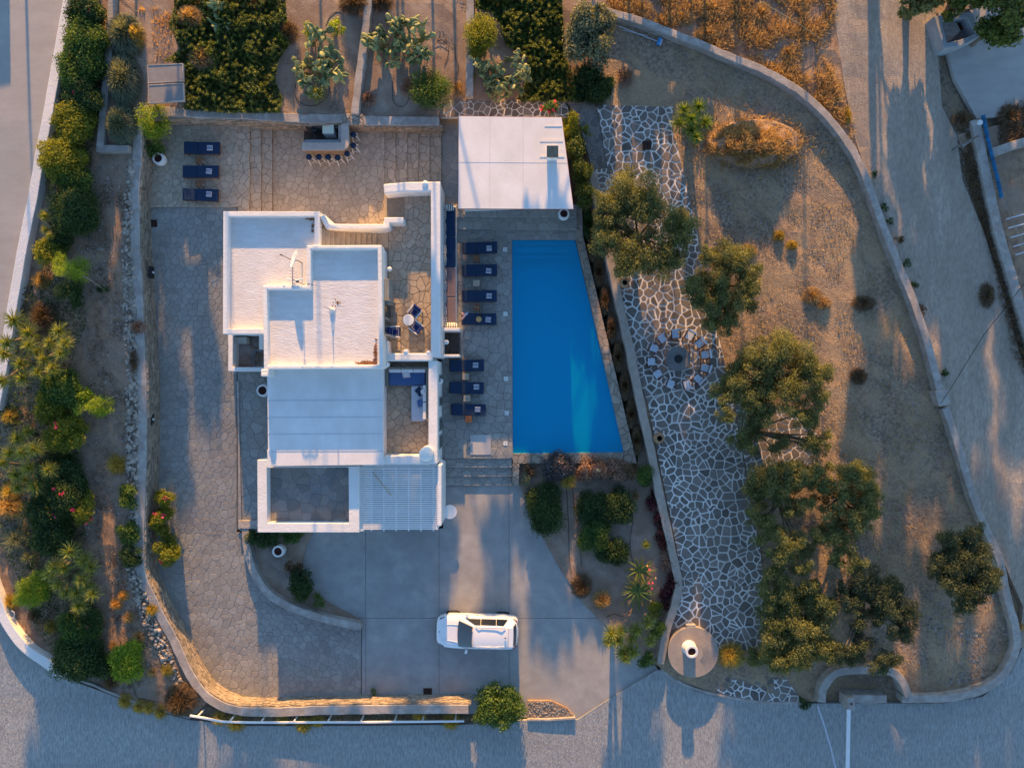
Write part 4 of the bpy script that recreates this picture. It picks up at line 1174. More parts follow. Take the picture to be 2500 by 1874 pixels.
mb = MB(); mb.box((chx.x, chx.y, ZH + 0.18), (2 * hw, 2 * hw, 0.36)); mb.build("chimney_base", WHITE, ch, bevel=0.01)
mb = MB()
for sx, wd in ((-1, 0.17), (1, 0.20)): mb.box((chx.x + sx * (hw - wd / 2), chx.y, ZH + 0.50), (wd, 2 * hw, 0.28))
mb.build("chimney_side", WHITE, ch)
mb = MB(); mb.box((chx.x, chx.y, ZH + 0.68), (0.60, 0.60, 0.08)); mb.build("chimney_cap", mat("brown_cap", (0.22, 0.17, 0.12), (0.15, 0.12, 0.09), 6, 0.9, 0.4), ch)

# ---- built in bench with mats along the terrace wall
bench = group_at_origin("built_in_bench", "long built-in bench with blue seat mats against the white terrace wall", "bench")
mb = MB(); mb.prism([(1072, 503), (1114, 503), (1114, 800), (1072, 800)], 0.3, 0.82); mb.build("bench_base", WHITE, bench, bevel=0.02)
ys_ = [505, 578, 652, 725, 799]
MATM = [BLUEMAT, BLUEMAT, mat("sunlit_blue_mat", (0.20, 0.15, 0.17), (0.16, 0.125, 0.14), 5, 0.9, 0.2, 50), None]  # mauve puts a sunbeam on the lower blue mats into the colour
MATM[3] = MATM[2]
for i in range(4):
    mb = MB(); mb.prism([(1074, ys_[i] + 0.7), (1112.5, ys_[i] + 0.7), (1112.5, ys_[i + 1] - 0.7), (1074, ys_[i + 1] - 0.7)], 0.82, 0.93); mb.build("seat_mat", MATM[i], bench, bevel=0.03)

def cushion_obj(loc, rot, wide, tall, thick, base, stripe, label, nstripe=6, group="striped cushions on the long bench"):
    o = empty("cushion", loc, 0, label, "cushion", group)
    o.rotation_euler = rot
    n = 12
    m1, m2 = MB(), MB()
    def pt(u, v, s):
        e = (1 - abs(u) ** 3) * (1 - abs(v) ** 3)
        return Vector((u * wide / 2 * (1 - 0.10 * (1 - abs(v)) * 0), s * thick / 2 * (0.08 + 0.92 * e ** 0.55), v * tall / 2))
    bands = nstripe * 2 + 1
    N1 = bands; N2 = 8
    for s in (-1, 1):
        for i in range(N1):
            for j in range(N2):
                u0, u1 = -1 + 2 * i / N1, -1 + 2 * (i + 1) / N1
                v0, v1 = -1 + 2 * j / N2, -1 + 2 * (j + 1) / N2
                f = [pt(u0, v0, s), pt(u1, v0, s), pt(u1, v1, s), pt(u0, v1, s)]
                if s > 0: f.reverse()
                (m2 if i % 2 else m1).add(f, [(0, 1, 2, 3)])
    for u in (-1, 1):
        for j in range(N2):
            v0, v1 = -1 + 2 * j / N2, -1 + 2 * (j + 1) / N2
            m1.add([pt(u, v0, -1), pt(u, v1, -1), pt(u, v1, 1), pt(u, v0, 1)], [(0, 1, 2, 3)])
    m1.build("cover", base, o)
    m2.build("stripe", stripe, o)
    return o
cushs = [(1092, 506, 0), (1082, 525, 1), (1082, 556, 1), (1082, 584, 1), (1083, 610, 1), (1083, 638, 1), (1083, 670, 1), (1083, 701, 1), (1083, 729, 1), (1083, 758, 1), (1084, 784, 1), (1100, 794, 0)]
order = ["end cushion against the pool house side of the long bench, set crosswise", "first striped cushion along the bench wall from the pool house end", "second striped cushion along the bench wall from the pool house end", "third striped cushion along the bench wall from the pool house end",
         "fourth striped cushion along the bench wall from the pool house end", "fifth striped cushion along the bench wall from the pool house end", "sixth striped cushion along the bench wall from the pool house end",
         "fourth striped cushion along the bench wall counting up from the shower", "third striped cushion along the bench wall counting up from the shower", "second striped cushion along the bench wall counting up from the shower",
         "last striped wall cushion on the bench, next to the shower wall", "end cushion lit by sun, set crosswise against the shower wall"]
for (x, y, a), lab in zip(cushs, order):
    if a:
        ob = cushion_obj(P(x, y, 1.15), (0, 0, 0), 0.66, 0.50, 0.27, WHITEF, STRIPEC, lab, 6)
        ob.rotation_euler = (0.5, rng.uniform(-.05, .05), PI / 2 + rng.uniform(-.14, .14))
    else:
        ob = cushion_obj(P(x, y, 1.15), (0, 0, 0), 0.74, 0.5, 0.27, WHITEF, STRIPEC, lab, 7)
        ob.rotation_euler = (0.45 * (1 if y > 600 else -1), 0, rng.uniform(-.08, .08))

# ---- outdoor shower
sh = group_at_origin("shower_enclosure", "small outdoor shower between two white fins with dark slatted floor", "shower")
for y0_, y1_ in ((800, 807), (865, 871)):
    mb = MB(); mb.prism([(1072, y0_), (1122, y0_), (1122, y1_), (1072, y1_)], 0.3, 1.9); mb.build("side_wall", WHITE, sh, bevel=0.02)
k = 0
for i in range(14):
    xx = 1076 + i * 3.35
    mb = MB(); mb.prism([(xx, 807.5), (xx + 2.6, 807.5), (xx + 2.6, 866), (xx, 866)], 0.44, 0.50, t=rng.random()); mb.build("slat", WOODD, sh)
mb = MB(); p = P(1072, 835, 2.2); q = P(1090, 835, 2.2); mb.tube([(p.x - 0.2, p.y, 2.15), (p.x, p.y, 2.2), (q.x, q.y, 2.2)], 0.02, 8); mb.build("shower_arm", CARC, sh)
mb = MB(); mb.lathe((q.x, q.y, 2.15), [(0.12, 0.0), (0.13, 0.03), (0.03, 0.06)], 18); mb.build("shower_head", LAMPW, sh)
for x, y, z in ((1078, 538, 1.7), (1078, 733, 1.7), (1078, 930, 1.6), (1079, 1127, 1.6)):
    mb = MB(); mb.lathe(P(x - 3, y, z), [(0.05, -0.2), (0.16, -0.02), (0.16, 0.0), (0.09, 0.10), (0.0, 0.13)], 14); mb.build("wall_lamp", WPAINT, house, smooth=True)
for ya, yb in ((915, 932), (968, 990), (1018, 1050), (1060, 1092)):
    xw = P(1063, 0, 1.4).x
    f = MB(); y0, y1 = P(0, ya, 1.2).y, P(0, yb, 1.2).y
    f.box((P(1064.5, 0, ZP).x + 0.06, (y0 + y1) / 2, 1.4), (0.12, abs(y1 - y0), 1.5)); fo = f.build("window", SHUT, house, bevel=0.01)
    f = MB(); f.box((P(1064.5, 0, ZP).x + 0.125, (y0 + y1) / 2, 1.4), (0.01, abs(y1 - y0) - .14, 1.36)); f.build("pane", GLASS, fo)
# ================================================================ FURNITURE
# ---- bar
bar = group_at_origin("outdoor_bar", "L-shaped stone outdoor bar counter with rounded corner against the terrace wall", "bar counter")
zb = 1.23
mb = MB(); mb.prism([(740, 350), (835, 350), (838, 312), (850, 312), (850, 352), (845, 361), (834, 364), (740, 364)], zb - 0.1, zb + 1.02); mb.build("counter_base", WALLST, bar)
ct = [(737, 348), (832.5, 348), (832.5, 303), (851, 302), (852.5, 345), (851.5, 354), (848, 360), (842, 365), (834, 366.5), (737, 367)]
mb = MB(); mb.prism(ct, zb + 1.0, zb + 1.08); mb.build("counter_top", COUNTER, bar, bevel=0.01)
mb = MB(); mb.prism([(744, 341), (832, 341), (832, 349), (744, 349)], zb - 0.1, zb + 0.86); mb.build("work_shelf", METAL, bar, bevel=0.01)
mb = MB(); mb.prism([(826, 305), (833, 305), (833, 344), (826, 344)], zb - 0.1, zb + 0.86); mb.build("side_shelf", COUNTER, bar, bevel=0.01)
mb = MB(); mb.prism([(742, 308), (828, 308), (828, 344), (742, 344)], zb - 0.05, zb + 0.03); mb.build("dark_floor", WOODD, bar)
mb = MB(); mb.prism([(746, 306), (828, 306), (828, 313), (746, 313)], zb, zb + 0.8); mb.build("back_unit", WOODD, bar)
fr_ = empty("fridge", P(811, 327, zb), 0, "square cream topped fridge inside the outdoor bar", "fridge")
mb = MB(); mb.box((0, 0, 0.42), (0.60, 0.58, 0.84)); mb.build("body", POT, fr_, bevel=0.02)
mb = MB(); mb.box((0, 0, 0.86), (0.62, 0.60, 0.04)); mb.build("lid", mat("cream_enamel", (0.66, 0.62, 0.45), (0.60, 0.60, 0.48), 2, 0.4, 0.0), fr_, bevel=0.01)
bbq = empty("kettle_grill", P(776, 328, zb), 0, "round black kettle grill inside the outdoor bar", "grill")
mb = MB(); mb.lathe((0, 0, 0), [(0.02, 0.42), (0.16, 0.50), (0.20, 0.66), (0.16, 0.78), (0.04, 0.84)], 20); mb.build("kettle", BLACK, bbq, smooth=True)
for k in range(3):
    a = 2 * PI * k / 3; mb = MB(); mb.tube([(0.1 * math.cos(a), 0.1 * math.sin(a), 0.5), (0.22 * math.cos(a), 0.22 * math.sin(a), 0.0)], 0.012, 6); mb.build("leg", METAL, bbq)

def make_stool():
    o = empty("bar_stool", (0, 0, 0), 0, "bar stool", "bar stool", "round navy bar stools along the outdoor bar")
    mb = MB(); mb.lathe((0, 0, 0), [(0.15, 0.68), (0.165, 0.70), (0.165, 0.74), (0.14, 0.765), (0.0, 0.77)], 20); mb.build("seat", NAVY, o, smooth=True, sharp=50)
    for sx, sy in ((-1, -1), (1, -1), (1, 1), (-1, 1)):
        mb = MB(); mb.bar((0.10 * sx, 0.10 * sy, 0.70), (0.20 * sx, 0.20 * sy, 0.0), 0.035); mb.build("leg", WPAINT, o)
    for i in range(4):
        a = [(-.17, -.17), (.17, -.17), (.17, .17), (-.17, .17)]; p, q = a[i], a[(i + 1) % 4]
        mb = MB(); mb.bar((*p, 0.22), (*q, 0.22), 0.022); mb.build("footrest", WPAINT, o)
    return o
st = make_stool()
sp_ = [(754, 383), (778, 383), (801, 383), (824, 384.5), (847, 375), (862, 355), (862, 328)]
sl_ = ["navy bar stool at the west end of the long bar front", "second navy stool along the long bar front from its west end", "third navy stool along the long bar front from its west end", "fourth navy stool along the long bar front, just before the rounded corner",
       "navy bar stool set askew at the rounded corner of the bar", "navy stool at the short bar side, nearer the rounded corner", "navy stool at the short bar side, nearest the terrace wall"]
for i, ((x, y), lb) in enumerate(zip(sp_, sl_)):
    p = P(x, y, zb + 0.75); p.z = zb
    o = st if i == 0 else copy_tree(st)
    o.location = p; o.rotation_euler = (0, 0, 0.35 + rng.uniform(-.15, .15)); o['label'] = lb

# ---- sun loungers (head to the west, towel at the east end)
def make_lounger():
    o = empty("sun_lounger", (0, 0, 0), 0, "sun lounger", "sun lounger", "navy sun loungers with striped towels")
    mb = MB()
    for sy in (-1, 1): mb.box((0, 0.31 * sy, 0.25), (1.98, 0.05, 0.07))
    for sx in (-1, 1): mb.box((0.97 * sx, 0, 0.25), (0.05, 0.62, 0.07))
    mb.build("frame", WOOD, o)
    for i in range(7):
        mb = MB(); mb.box((-0.85 + i * 0.28, 0, 0.275), (0.08, 0.6, 0.02)); mb.build("slat", WOOD, o)
    for sx in (-1, 1):
        for sy in (-1, 1):
            mb = MB(); mb.box((0.85 * sx, 0.29 * sy, 0.12), (0.06, 0.06, 0.24)); mb.build("leg", WOOD, o)
    mb = MB(); mb.box((0.40, 0, 0.33), (1.18, 0.66, 0.09)); mb.build("seat_cushion", NAVY, o, bevel=0.03, seg=3)
    mb = MB(); mb.box((-0.58, 0, 0.345), (0.76, 0.66, 0.09), ry=0.04); mb.build("back_cushion", NAVY, o, bevel=0.03, seg=3)
    mb = MB(); mb.box((0.93, 0, 0.375), (0.06, 0.665, 0.012)); mb.build("piping", BLUEMAT, o)
    return o
def make_towel():
    o = empty("towel", (0, 0, 0), 0, "towel", "towel", "folded striped towels on the loungers")
    mb = MB(); mb.box((0, 0, 0.02), (0.33, 0.27, 0.04)); mb.build("cloth", WHITEF, o, bevel=0.012)
    for k in range(3):
        mb = MB(); mb.box((0, -0.072 + k * 0.072, 0.0415), (0.331, 0.042, 0.006)); mb.build("stripe", STRIPEB, o)
    return o
lg = make_lounger(); tw = make_towel()
LG = [(492, 363, 1.7, 0.0, "navy sunbed nearest the terrace wall on the tan courtyard", (512, 361)), (490, 419, 1.7, 0.0, "middle one of three navy sunbeds on the tan courtyard", (510, 418)),
      (490, 476, 1.7, -0.01, "navy sunbed nearest the house in the row of three on the tan courtyard", (510, 474)),
      (1170, 606, DK, 0.01, "poolside navy lounger closest to the pool house steps", (1194, 606)), (1170, 661, DK, 0.0, "second poolside navy lounger below the pool house, beside the white slatted table", (1193, 661)),
      (1170, 722, DK, 0.0, "third poolside navy lounger below the pool house, with bare cushions", (1194, 722)), (1169, 780, DK, -0.01, "poolside navy lounger holding a straw hat and coloured bag", (1192, 780)),
      (1139, 892, DK, 0.0, "navy lounger just below the outdoor shower", (1161, 891)), (1139, 947, DK, 0.0, "navy lounger in the middle of the lower poolside three", (1163, 944)), (1142, 1000, DK, -0.01, "lowest poolside navy lounger, nearest the grey floor slab", (1166, 999))]
TWL = ["striped towel on the courtyard sunbed nearest the terrace wall", "striped towel on the middle courtyard sunbed", "striped towel on the courtyard sunbed nearest the house", "striped towel on the poolside lounger closest to the pool house",
       "striped towel on the second poolside lounger from the pool house", "striped towel on the third poolside lounger from the pool house", "striped towel beside the straw hat lounger's foot end", "striped towel on the lounger just below the shower",
       "striped towel on the middle lounger of the lower three", "striped towel on the lowest lounger near the grey hatch"]
for i, (x, y, z, rz, lb, (tx, ty)) in enumerate(LG):
    p = P(x, y, z + 0.3); p.z = z
    o = lg if i == 0 else copy_tree(lg)
    o.location = p + Vector((rng.uniform(-.03, .03), rng.uniform(-.03, .03), 0)); o.rotation_euler = (0, 0, rz + rng.uniform(-.025, .025)); o['label'] = lb
    t = tw if i == 0 else copy_tree(tw)
    q = P(tx, ty, z + 0.4); q.z = z + 0.378
    t.location = q; t.rotation_euler = (0, 0, PI * 0 + rz + rng.uniform(-.12, .12)); t['label'] = TWL[i]
    if i < 3: t.scale = (0.95, 1.0, 1.0)

def make_table(m, nm, slats=False):
    o = empty("side_table", (0, 0, 0), 0, nm, "side table")
    if slats:
        for i in range(5):
            mb = MB(); mb.box((0, -0.144 + i * 0.072, 0.40), (0.37, 0.062, 0.03)); mb.build("slat", m, o)
        mb = MB(); mb.box((0, 0, 0.375), (0.33, 0.33, 0.02)); mb.build("frame", m, o)
    else:
        mb = MB(); mb.box((0, 0, 0.40), (0.36, 0.36, 0.04)); mb.build("top", m, o, bevel=0.008)
    for sx in (-1, 1):
        for sy in (-1, 1):
            mb = MB(); mb.box((0.14 * sx, 0.14 * sy, 0.19), (0.035, 0.035, 0.38)); mb.build("leg", m, o)
    return o
tA = make_table(WOOD, ""); tA['group'] = "small wooden side tables between loungers"
tB = make_table(WOODL, "", True); tB['group'] = "small wooden side tables between loungers"
tabs = [(1163, 631, DK, 0, "brown side table between the two upper poolside loungers"), (1163, 691, DK, 1, "pale slatted side table with no cup, between upper poolside loungers"), (1164, 751, DK, 0, "brown side table with two small cups between poolside loungers"),
        (1137, 919, DK, 1, "pale slatted side table below the lounger beside the shower"), (1140, 972, DK, 1, "tan slatted side table above the lowest poolside lounger"), (1144, 1023, DK, 0, "brown side table below the lowest poolside lounger"),
        (485, 391, 1.7, 0, "brown side table between the upper two courtyard sunbeds"), (485, 448, 1.7, 0, "brown side table between the lower two courtyard sunbeds")]
uA = uB = True
for (x, y, z, k, lb) in tabs:
    p = P(x, y, z + 0.4); p.z = z
    if k == 0: o = tA if uA else copy_tree(tA); uA = False
    else: o = tB if uB else copy_tree(tB); uB = False
    o.location = p; o['label'] = lb; o.rotation_euler = (0, 0, rng.uniform(-.05, .05))
for i, (x, y) in enumerate(((1160, 749), (1167, 751))):
    mb = MB(); p = P(x, y, DK + .45); p.z = DK + 0.42; mb.lathe(p, [(0.03, 0.0), (0.04, 0.08), (0.035, 0.08), (0.028, 0.01)], 12)
    tag(mb.build("cup", POT), ["small pale cup on the brown poolside table, towards the house", "small pale cup on the brown poolside table, towards the pool"][i], "cup")
hat = empty("straw_hat", P(1169, 779, DK + 0.39), 0, "round straw hat lying on the poolside lounger", "hat")
mb = MB(); mb.lathe((0, 0, 0), [(0.17, 0.0), (0.165, 0.012), (0.09, 0.02)], 20, captop=True); mb.build("brim", STRAW, hat)
mb = MB(); mb.lathe((0, 0, 0), [(0.09, 0.018), (0.085, 0.09), (0.05, 0.11), (0.0, 0.112)], 20); mb.build("crown", STRAW, hat)
gl_ = MB(); gl_.tube([P(1171, 770, DK + .40), P(1174, 768, DK + .47), P(1177, 770, DK + .41)], [0.05, 0.07, 0.04], 8); tag(gl_.build("swimsuit", BLACK, smooth=True), "crumpled black swimwear beside the straw hat", "swimsuit")
bagv = empty("beach_towel", P(1134, 771, DK + 0.40), 0, "crumpled pink and blue cloth at the head of the hat lounger", "cloth")
mb = MB(); mb.tube([(-0.14, 0.16, 0.0), (-0.05, 0.10, 0.06), (0.0, 0.02, 0.04), (-0.08, -0.1, 0.03), (-0.16, -0.2, 0.0)], [0.05, 0.09, 0.08, 0.07, 0.04], 8); mb.build("pink_fold", mat("pink_fabric", (0.6, 0.25, 0.25), (0.7, 0.5, 0.45), 20, 0.9, 0.2), bagv, smooth=True)
mb = MB(); mb.tube([(-0.04, 0.0, 0.02), (0.08, 0.08, 0.06), (0.2, 0.2, 0.02)], [0.05, 0.07, 0.04], 8); mb.build("blue_fold", mat("pale_blue_fabric", (0.25, 0.42, 0.6), (0.5, 0.55, 0.6), 20, 0.9, 0.2), bagv, smooth=True)

mb = MB(); mb.prism([(1148, 1061), (1198, 1061), (1198, 1110), (1148, 1110)], DK, DK + 0.03)
tag(mb.build("floor_hatch", mat("grey_composite", (0.46, 0.45, 0.44), (0.41, 0.40, 0.39), 2, 0.8, 0.2), bevel=0.008), "large square grey access hatch in the pool deck", "hatch")
for x, y, lb in ((1233, 609, "white skimmer lid beside the pool's underwater steps"), (1234, 766, "white skimmer lid level with the hat lounger"), (1235, 924, "white skimmer lid level with the lounger below the shower"), (1237, 1008, "white skimmer lid level with the lowest poolside lounger"), (1234, 1082, "white skimmer lid beside the grey square hatch")):
    o = empty("skimmer_lid", P(x, y, DK), rng.uniform(-.05, .05), lb, "skimmer lid", "white square skimmer lids along the pool edge")
    mb = MB(); mb.box((0, 0, 0.012), (0.24, 0.24, 0.024)); mb.build("lid", LAMPW, o, bevel=0.006)
    mb = MB(); mb.lathe((0, 0, 0.025), [(0.03, 0.0), (0.03, 0.004), (0.0, 0.004)], 10); mb.build("finger_hole", METAL, o)

# ---- pots
def pot(x, y, z, r, h, label, kind=0, lean=0):
    o = empty("plant_pot", P(x, y, z + h), 0, label, "pot"); o.location.z = z
    if kind == 0:
        prof = [(r * 0.62, 0.0), (r * 0.9, h * 0.25), (r, h * 0.55), (r * 0.93, h * 0.85), (r * 0.86, h), (r * 0.66, h), (r * 0.64, h * 0.88)]
        m = POT
    elif kind == 1:
        prof = [(r * 0.5, 0.0), (r * 0.95, h * 0.4), (r, h * 0.6), (r * 0.7, h * 0.88), (r * 0.72, h), (r * 0.52, h), (r * 0.5, h * 0.7)]
        m = TERRA
    mb = MB(); mb.lathe((0, 0, 0), prof, 28); mb.build("pot_body", m, o, smooth=True, sharp=50)
    mb = MB(); zz = h * (0.86 if kind == 0 else 0.66); mb.lathe((0, 0, zz), [(r * 0.66, 0.0), (0.0, 0.01)], 20); mb.build("soil", REDSOIL if kind == 0 else DARK, o)  # urns get a black disc painted as shade inside the opening
    return o
pot(640, 953, CYs(640, 953), 0.37, 0.75, "big white pot with dark filling against the lower roof wall")
pot(1377, 521, 0.75, 0.33, 0.6, "white pot with dark red plant by the pool house corner")
pot(385, 386, 1.7, 0.35, 0.55, "white pot under the bright green tree on the courtyard")
pot(678, 1346, 0.14, 0.36, 0.7, "white pot standing in the pebble bed by the drive")
pot(1526, 689, T(1526, 689) + 0.12, 0.28, 0.6, "terracotta urn under the large olive tree by the path", 1)
pot(1611, 1070, T(1611, 1070) + 0.12, 0.32, 0.65, "terracotta urn by the path wall below the fire pit", 1)

# ---- round white table on the drive
o = empty("pedestal_table", P(1098, 1249, 0.74), 0, "round white pedestal table beside the pergola wall", "table"); o.location.z = 0
mb = MB(); mb.lathe((0, 0, 0), [(0.40, 0.71), (0.405, 0.74), (0.36, 0.745), (0.34, 0.735), (0.0, 0.735)], 32); mb.build("table_top", WPAINT, o)
mb = MB(); mb.lathe((0, 0, 0), [(0.22, 0.0), (0.20, 0.04), (0.05, 0.08), (0.04, 0.71)], 16); mb.build("pedestal", METAL, o)

# ---- upper terrace table and armchairs
o = empty("bistro_table", P(997, 781, 2.7), 0, "round white bistro table on the upper terrace", "table"); o.location.z = TZ_
mb = MB(); mb.lathe((0, 0, 0), [(0.30, 0.67), (0.305, 0.70), (0.29, 0.712), (0.0, 0.712)], 32); mb.build("table_top", WPAINT, o)
mb = MB(); mb.lathe((0, 0, 0), [(0.20, 0.0), (0.19, 0.03), (0.035, 0.06), (0.03, 0.67)], 16); mb.build("pedestal", WPAINT, o)
def make_arm():
    o = empty("armchair", (0, 0, 0), 0, "", "armchair", "white armchairs with blue cushions on the upper terrace")
    mb = MB(); mb.box((0, 0, 0.30), (0.52, 0.50, 0.06)); mb.build("seat_frame", NAVY, o)
    for sy in (-1, 1):
        mb = MB(); mb.box((0.0, 0.28 * sy, 0.56), (0.56, 0.07, 0.05)); mb.build("armrest", WPAINT, o, bevel=0.015)
        for sx in (-1, 1):
            mb = MB(); mb.box((0.24 * sx, 0.28 * sy, 0.27), (0.05, 0.05, 0.54)); mb.build("leg", WPAINT, o)
    mb = MB(); mb.box((0.03, 0, 0.38), (0.44, 0.46, 0.10)); mb.build("seat_cushion", ARMBLUE, o, bevel=0.03, seg=3)
    mb = MB()
    for s in (-1, 1):
        mb.box((0.03, 0.16 * s, 0.434), (0.34, 0.02, 0.006)); mb.box((0.03 + 0.17 * s, 0, 0.434), (0.02, 0.34, 0.006))
    mb.build("piping", GREYCUSH, o)
    mb = MB(); mb.box((-0.26, 0, 0.58), (0.10, 0.48, 0.46), ry=-0.2); mb.build("back_cushion", ARMBLUE, o, bevel=0.03, seg=3)
    return o
ARMBLUE = mat("royal_navy_fabric", (0.02, 0.035, 0.16), (0.015, 0.025, 0.12), 6, 0.9, 0.2, 50, 0.1)
ar = make_arm()
for i, (x, y, dg, lb) in enumerate(((1012, 761, -128, "blue cushioned armchair on the upper terrace, between the table and pool house"), (1016, 799, 142, "blue cushioned armchair below the round bistro table"), (964, 810, 0, "blue cushioned armchair standing against the tower wall"))):
    o = ar if i == 0 else copy_tree(ar)
    p = P(x, y, TZ_ + 0.5); p.z = TZ_; o.location = p; o.rotation_euler = (0, 0, math.radians(dg)); o['label'] = lb

# ---- corner sofa
so = empty("corner_sofa", (0, 0, 0), 0, "L-shaped rattan corner sofa with pale and blue cushions", "sofa")
RAT = mat("rattan", (0.30, 0.26, 0.21), (0.20, 0.17, 0.14), 20, 0.8, 0.6, 40)
BLUEC = mat("blue_upholstery", (0.07, 0.14, 0.30), (0.06, 0.12, 0.26), 4, 0.9, 0.2, 40, 0.05)
z = ZS
def sb(name, poly, z0, z1, m, bv=0.04): 
    mb = MB(); mb.prism(poly, z + z0, z + z1); mb.build(name, m, so, bevel=bv, seg=3)
sb("frame", [(941, 897), (1044, 897), (1044, 1027), (1003, 1027), (1003, 943), (941, 943)], 0.05, 0.28, RAT, 0.01)
sb("back_frame", [(941, 896), (1045, 896), (1045, 903), (941, 903)], 0.2, 0.68, RAT, 0.01)
sb("arm_frame", [(941, 903), (948, 903), (948, 943), (941, 943)], 0.2, 0.55, RAT, 0.01)
sb("side_frame", [(1040, 903), (1045, 903), (1045, 1027), (1040, 1027)], 0.2, 0.66, RAT, 0.01)
sb("seat_cushion", [(949, 906), (1038, 906), (1038, 940), (949, 940)], 0.28, 0.44, BLUEC)
sb("seat_cushion", [(1004, 942), (1038, 942), (1038, 1028), (1004, 1028)], 0.28, 0.44, GREYCUSH)
for a, b in ((949, 978), (979, 1008), (1009, 1038)): sb("back_cushion", [(a, 901), (b, 901), (b, 909), (a, 909)], 0.40, 0.72, WHITEF)
for a, b in ((940, 980), (982, 1024)): sb("back_cushion", [(1032, a), (1040, a), (1040, b), (1032, b)], 0.40, 0.74, WHITEF)
def scatter_cushion(x, y, z, rot, m, label, s=0.42):
    o = empty("throw_pillow", P(x, y, z), 0, label, "pillow"); n = 8; mb = MB()
    for sg in (-1, 1):
        for i in range(n):
            for j in range(n):
                f = []
                for a, b in ((i, j), (i + 1, j), (i + 1, j + 1), (i, j + 1)):
                    u, v = -1 + 2 * a / n, -1 + 2 * b / n
                    e = max(0, (1 - u ** 4) * (1 - v ** 4)) ** 0.6
                    f.append(Vector((u * s / 2 * (1 - .06 * (1 - v * v)), v * s / 2 * (1 - .06 * (1 - u * u)), sg * e * 0.09)))
                if sg < 0: f.reverse()
                mb.add(f, [(0, 1, 2, 3)])
    mb.build("cover", m, o, smooth=True); o.rotation_euler = rot; return o
scatter_cushion(992, 914, z + 0.55, (0.7, 0, 0.05), GREYCUSH, "pale grey pillow against the back of the blue sofa seat", 0.46)
scatter_cushion(1024, 955, z + 0.55, (0, -0.5, 0.7), NAVY, "dark blue pillow on the pale sofa, nearest the corner", 0.46)
scatter_cushion(1026, 984, z + 0.58, (0, -0.7, 0.2), BLUEC, "crumpled blue pillow in the middle of the pale sofa", 0.42)
scatter_cushion(1032, 956, z + 0.72, (0, -1.0, 0.1), WHITEF, "small white pillow behind the dark blue sofa pillow", 0.30)

# ---- fire pit and canvas chairs
fz = T(1657, 877) + 0.14
fp = empty("fire_pit", P(1656, 876, fz + 0.42), 0, "round grey stone fire pit with a black fire bowl", "fire pit"); fp.location.z = fz
mb = MB(); mb.lathe((0, 0, 0), [(0.52, -0.05), (0.56, 0.34), (0.675, 0.36), (0.69, 0.42), (0.23, 0.43), (0.21, 0.25), (0.0, 0.2)], 32, wob=0.012); mb.build("stone_ring", SLATEF := mat("weathered_slate", (0.17, 0.17, 0.165), (0.12, 0.125, 0.125), 4, 0.85, 0.5, 14, 0.1, c3=(0.24, 0.22, 0.20), scale3=1.5, amt3=0.4), fp)
mb = MB(); mb.lathe((0, 0, 0), [(0.22, 0.47), (0.235, 0.47), (0.235, 0.42), (0.10, 0.34), (0.0, 0.33)][::1], 24); mb.build("fire_bowl", BLACK, fp)
for k in range(4):
    a = k * 0.8; mb = MB(); mb.tube([(-0.13 * math.cos(a), -0.13 * math.sin(a), 0.40), (0.13 * math.cos(a), 0.13 * math.sin(a), 0.44)], 0.025, 6); mb.build("charred_log", GROUT, fp)
CHW = mat("mahogany_frame", (0.10, 0.03, 0.02), (0.07, 0.02, 0.015), 8, 0.6, 0.1)
def make_dchair():
    o = empty("folding_chair", (0, 0, 0), 0, "", "chair", "canvas folding chairs round the fire pit")
    mb = MB(); mb.box((0.0, 0, 0.44), (0.40, 0.40, 0.02)); mb.build("seat", PALEBLUE, o, bevel=0.008)
    # canvas back, outward (local -x)
    mb = MB(); mb.box((-0.24, 0, 0.76), (0.02, 0.52, 0.20), ry=-0.25); mb.build("backrest", PALEBLUE, o, bevel=0.006)
    for s in (-1, 1):
        mb = MB(); mb.box((0.0, 0.25 * s, 0.64), (0.50, 0.06, 0.03)); mb.build("armrest", CHW, o, bevel=0.008)
        mb = MB(); mb.bar((-0.22, 0.25 * s, 0.40), (-0.27, 0.25 * s, 0.86), 0.03); mb.build("back_post", CHW, o)
        mb = MB(); mb.bar((0.20, 0.24 * s, 0.0), (0.20, 0.24 * s, 0.63), 0.03); mb.build("leg", CHW, o)
        mb = MB(); mb.bar((-0.22, 0.24 * s, 0.0), (-0.22, 0.24 * s, 0.44), 0.03); mb.build("leg", CHW, o)
        mb = MB(); mb.bar((0.22 * s, -0.22, 0.05), (0.22 * s, 0.22, 0.42), 0.025); mb.build("crossbar", CHW, o)
    return o
dc = make_dchair()
cpos = [(820, 330), (1140, 365), (1365, 535), (1495, 785), (1490, 1085), (1330, 1330), (1085, 1455), (720, 1440), (422, 1220), (290, 945), (347, 645), (530, 432)]
clab = ["topmost canvas chair of the ring round the fire pit", "canvas chair catching warm light, second clockwise from the topmost one", "canvas chair at the upper right of the fire pit ring, below the olive branch", "canvas chair on the east side of the fire pit, slightly above its middle",
        "canvas chair on the east side of the fire pit, slightly below its middle", "canvas chair at the lower right of the fire pit ring", "lowest canvas chair of the ring, on the right of the pair", "lowest canvas chair of the ring, on the left of the pair",
        "canvas chair at the lower left of the fire pit ring", "westernmost canvas chair of the fire pit ring, facing straight east", "canvas chair just above the westernmost one of the fire pit ring", "canvas chair at the upper left of the fire pit ring, next to the topmost"]
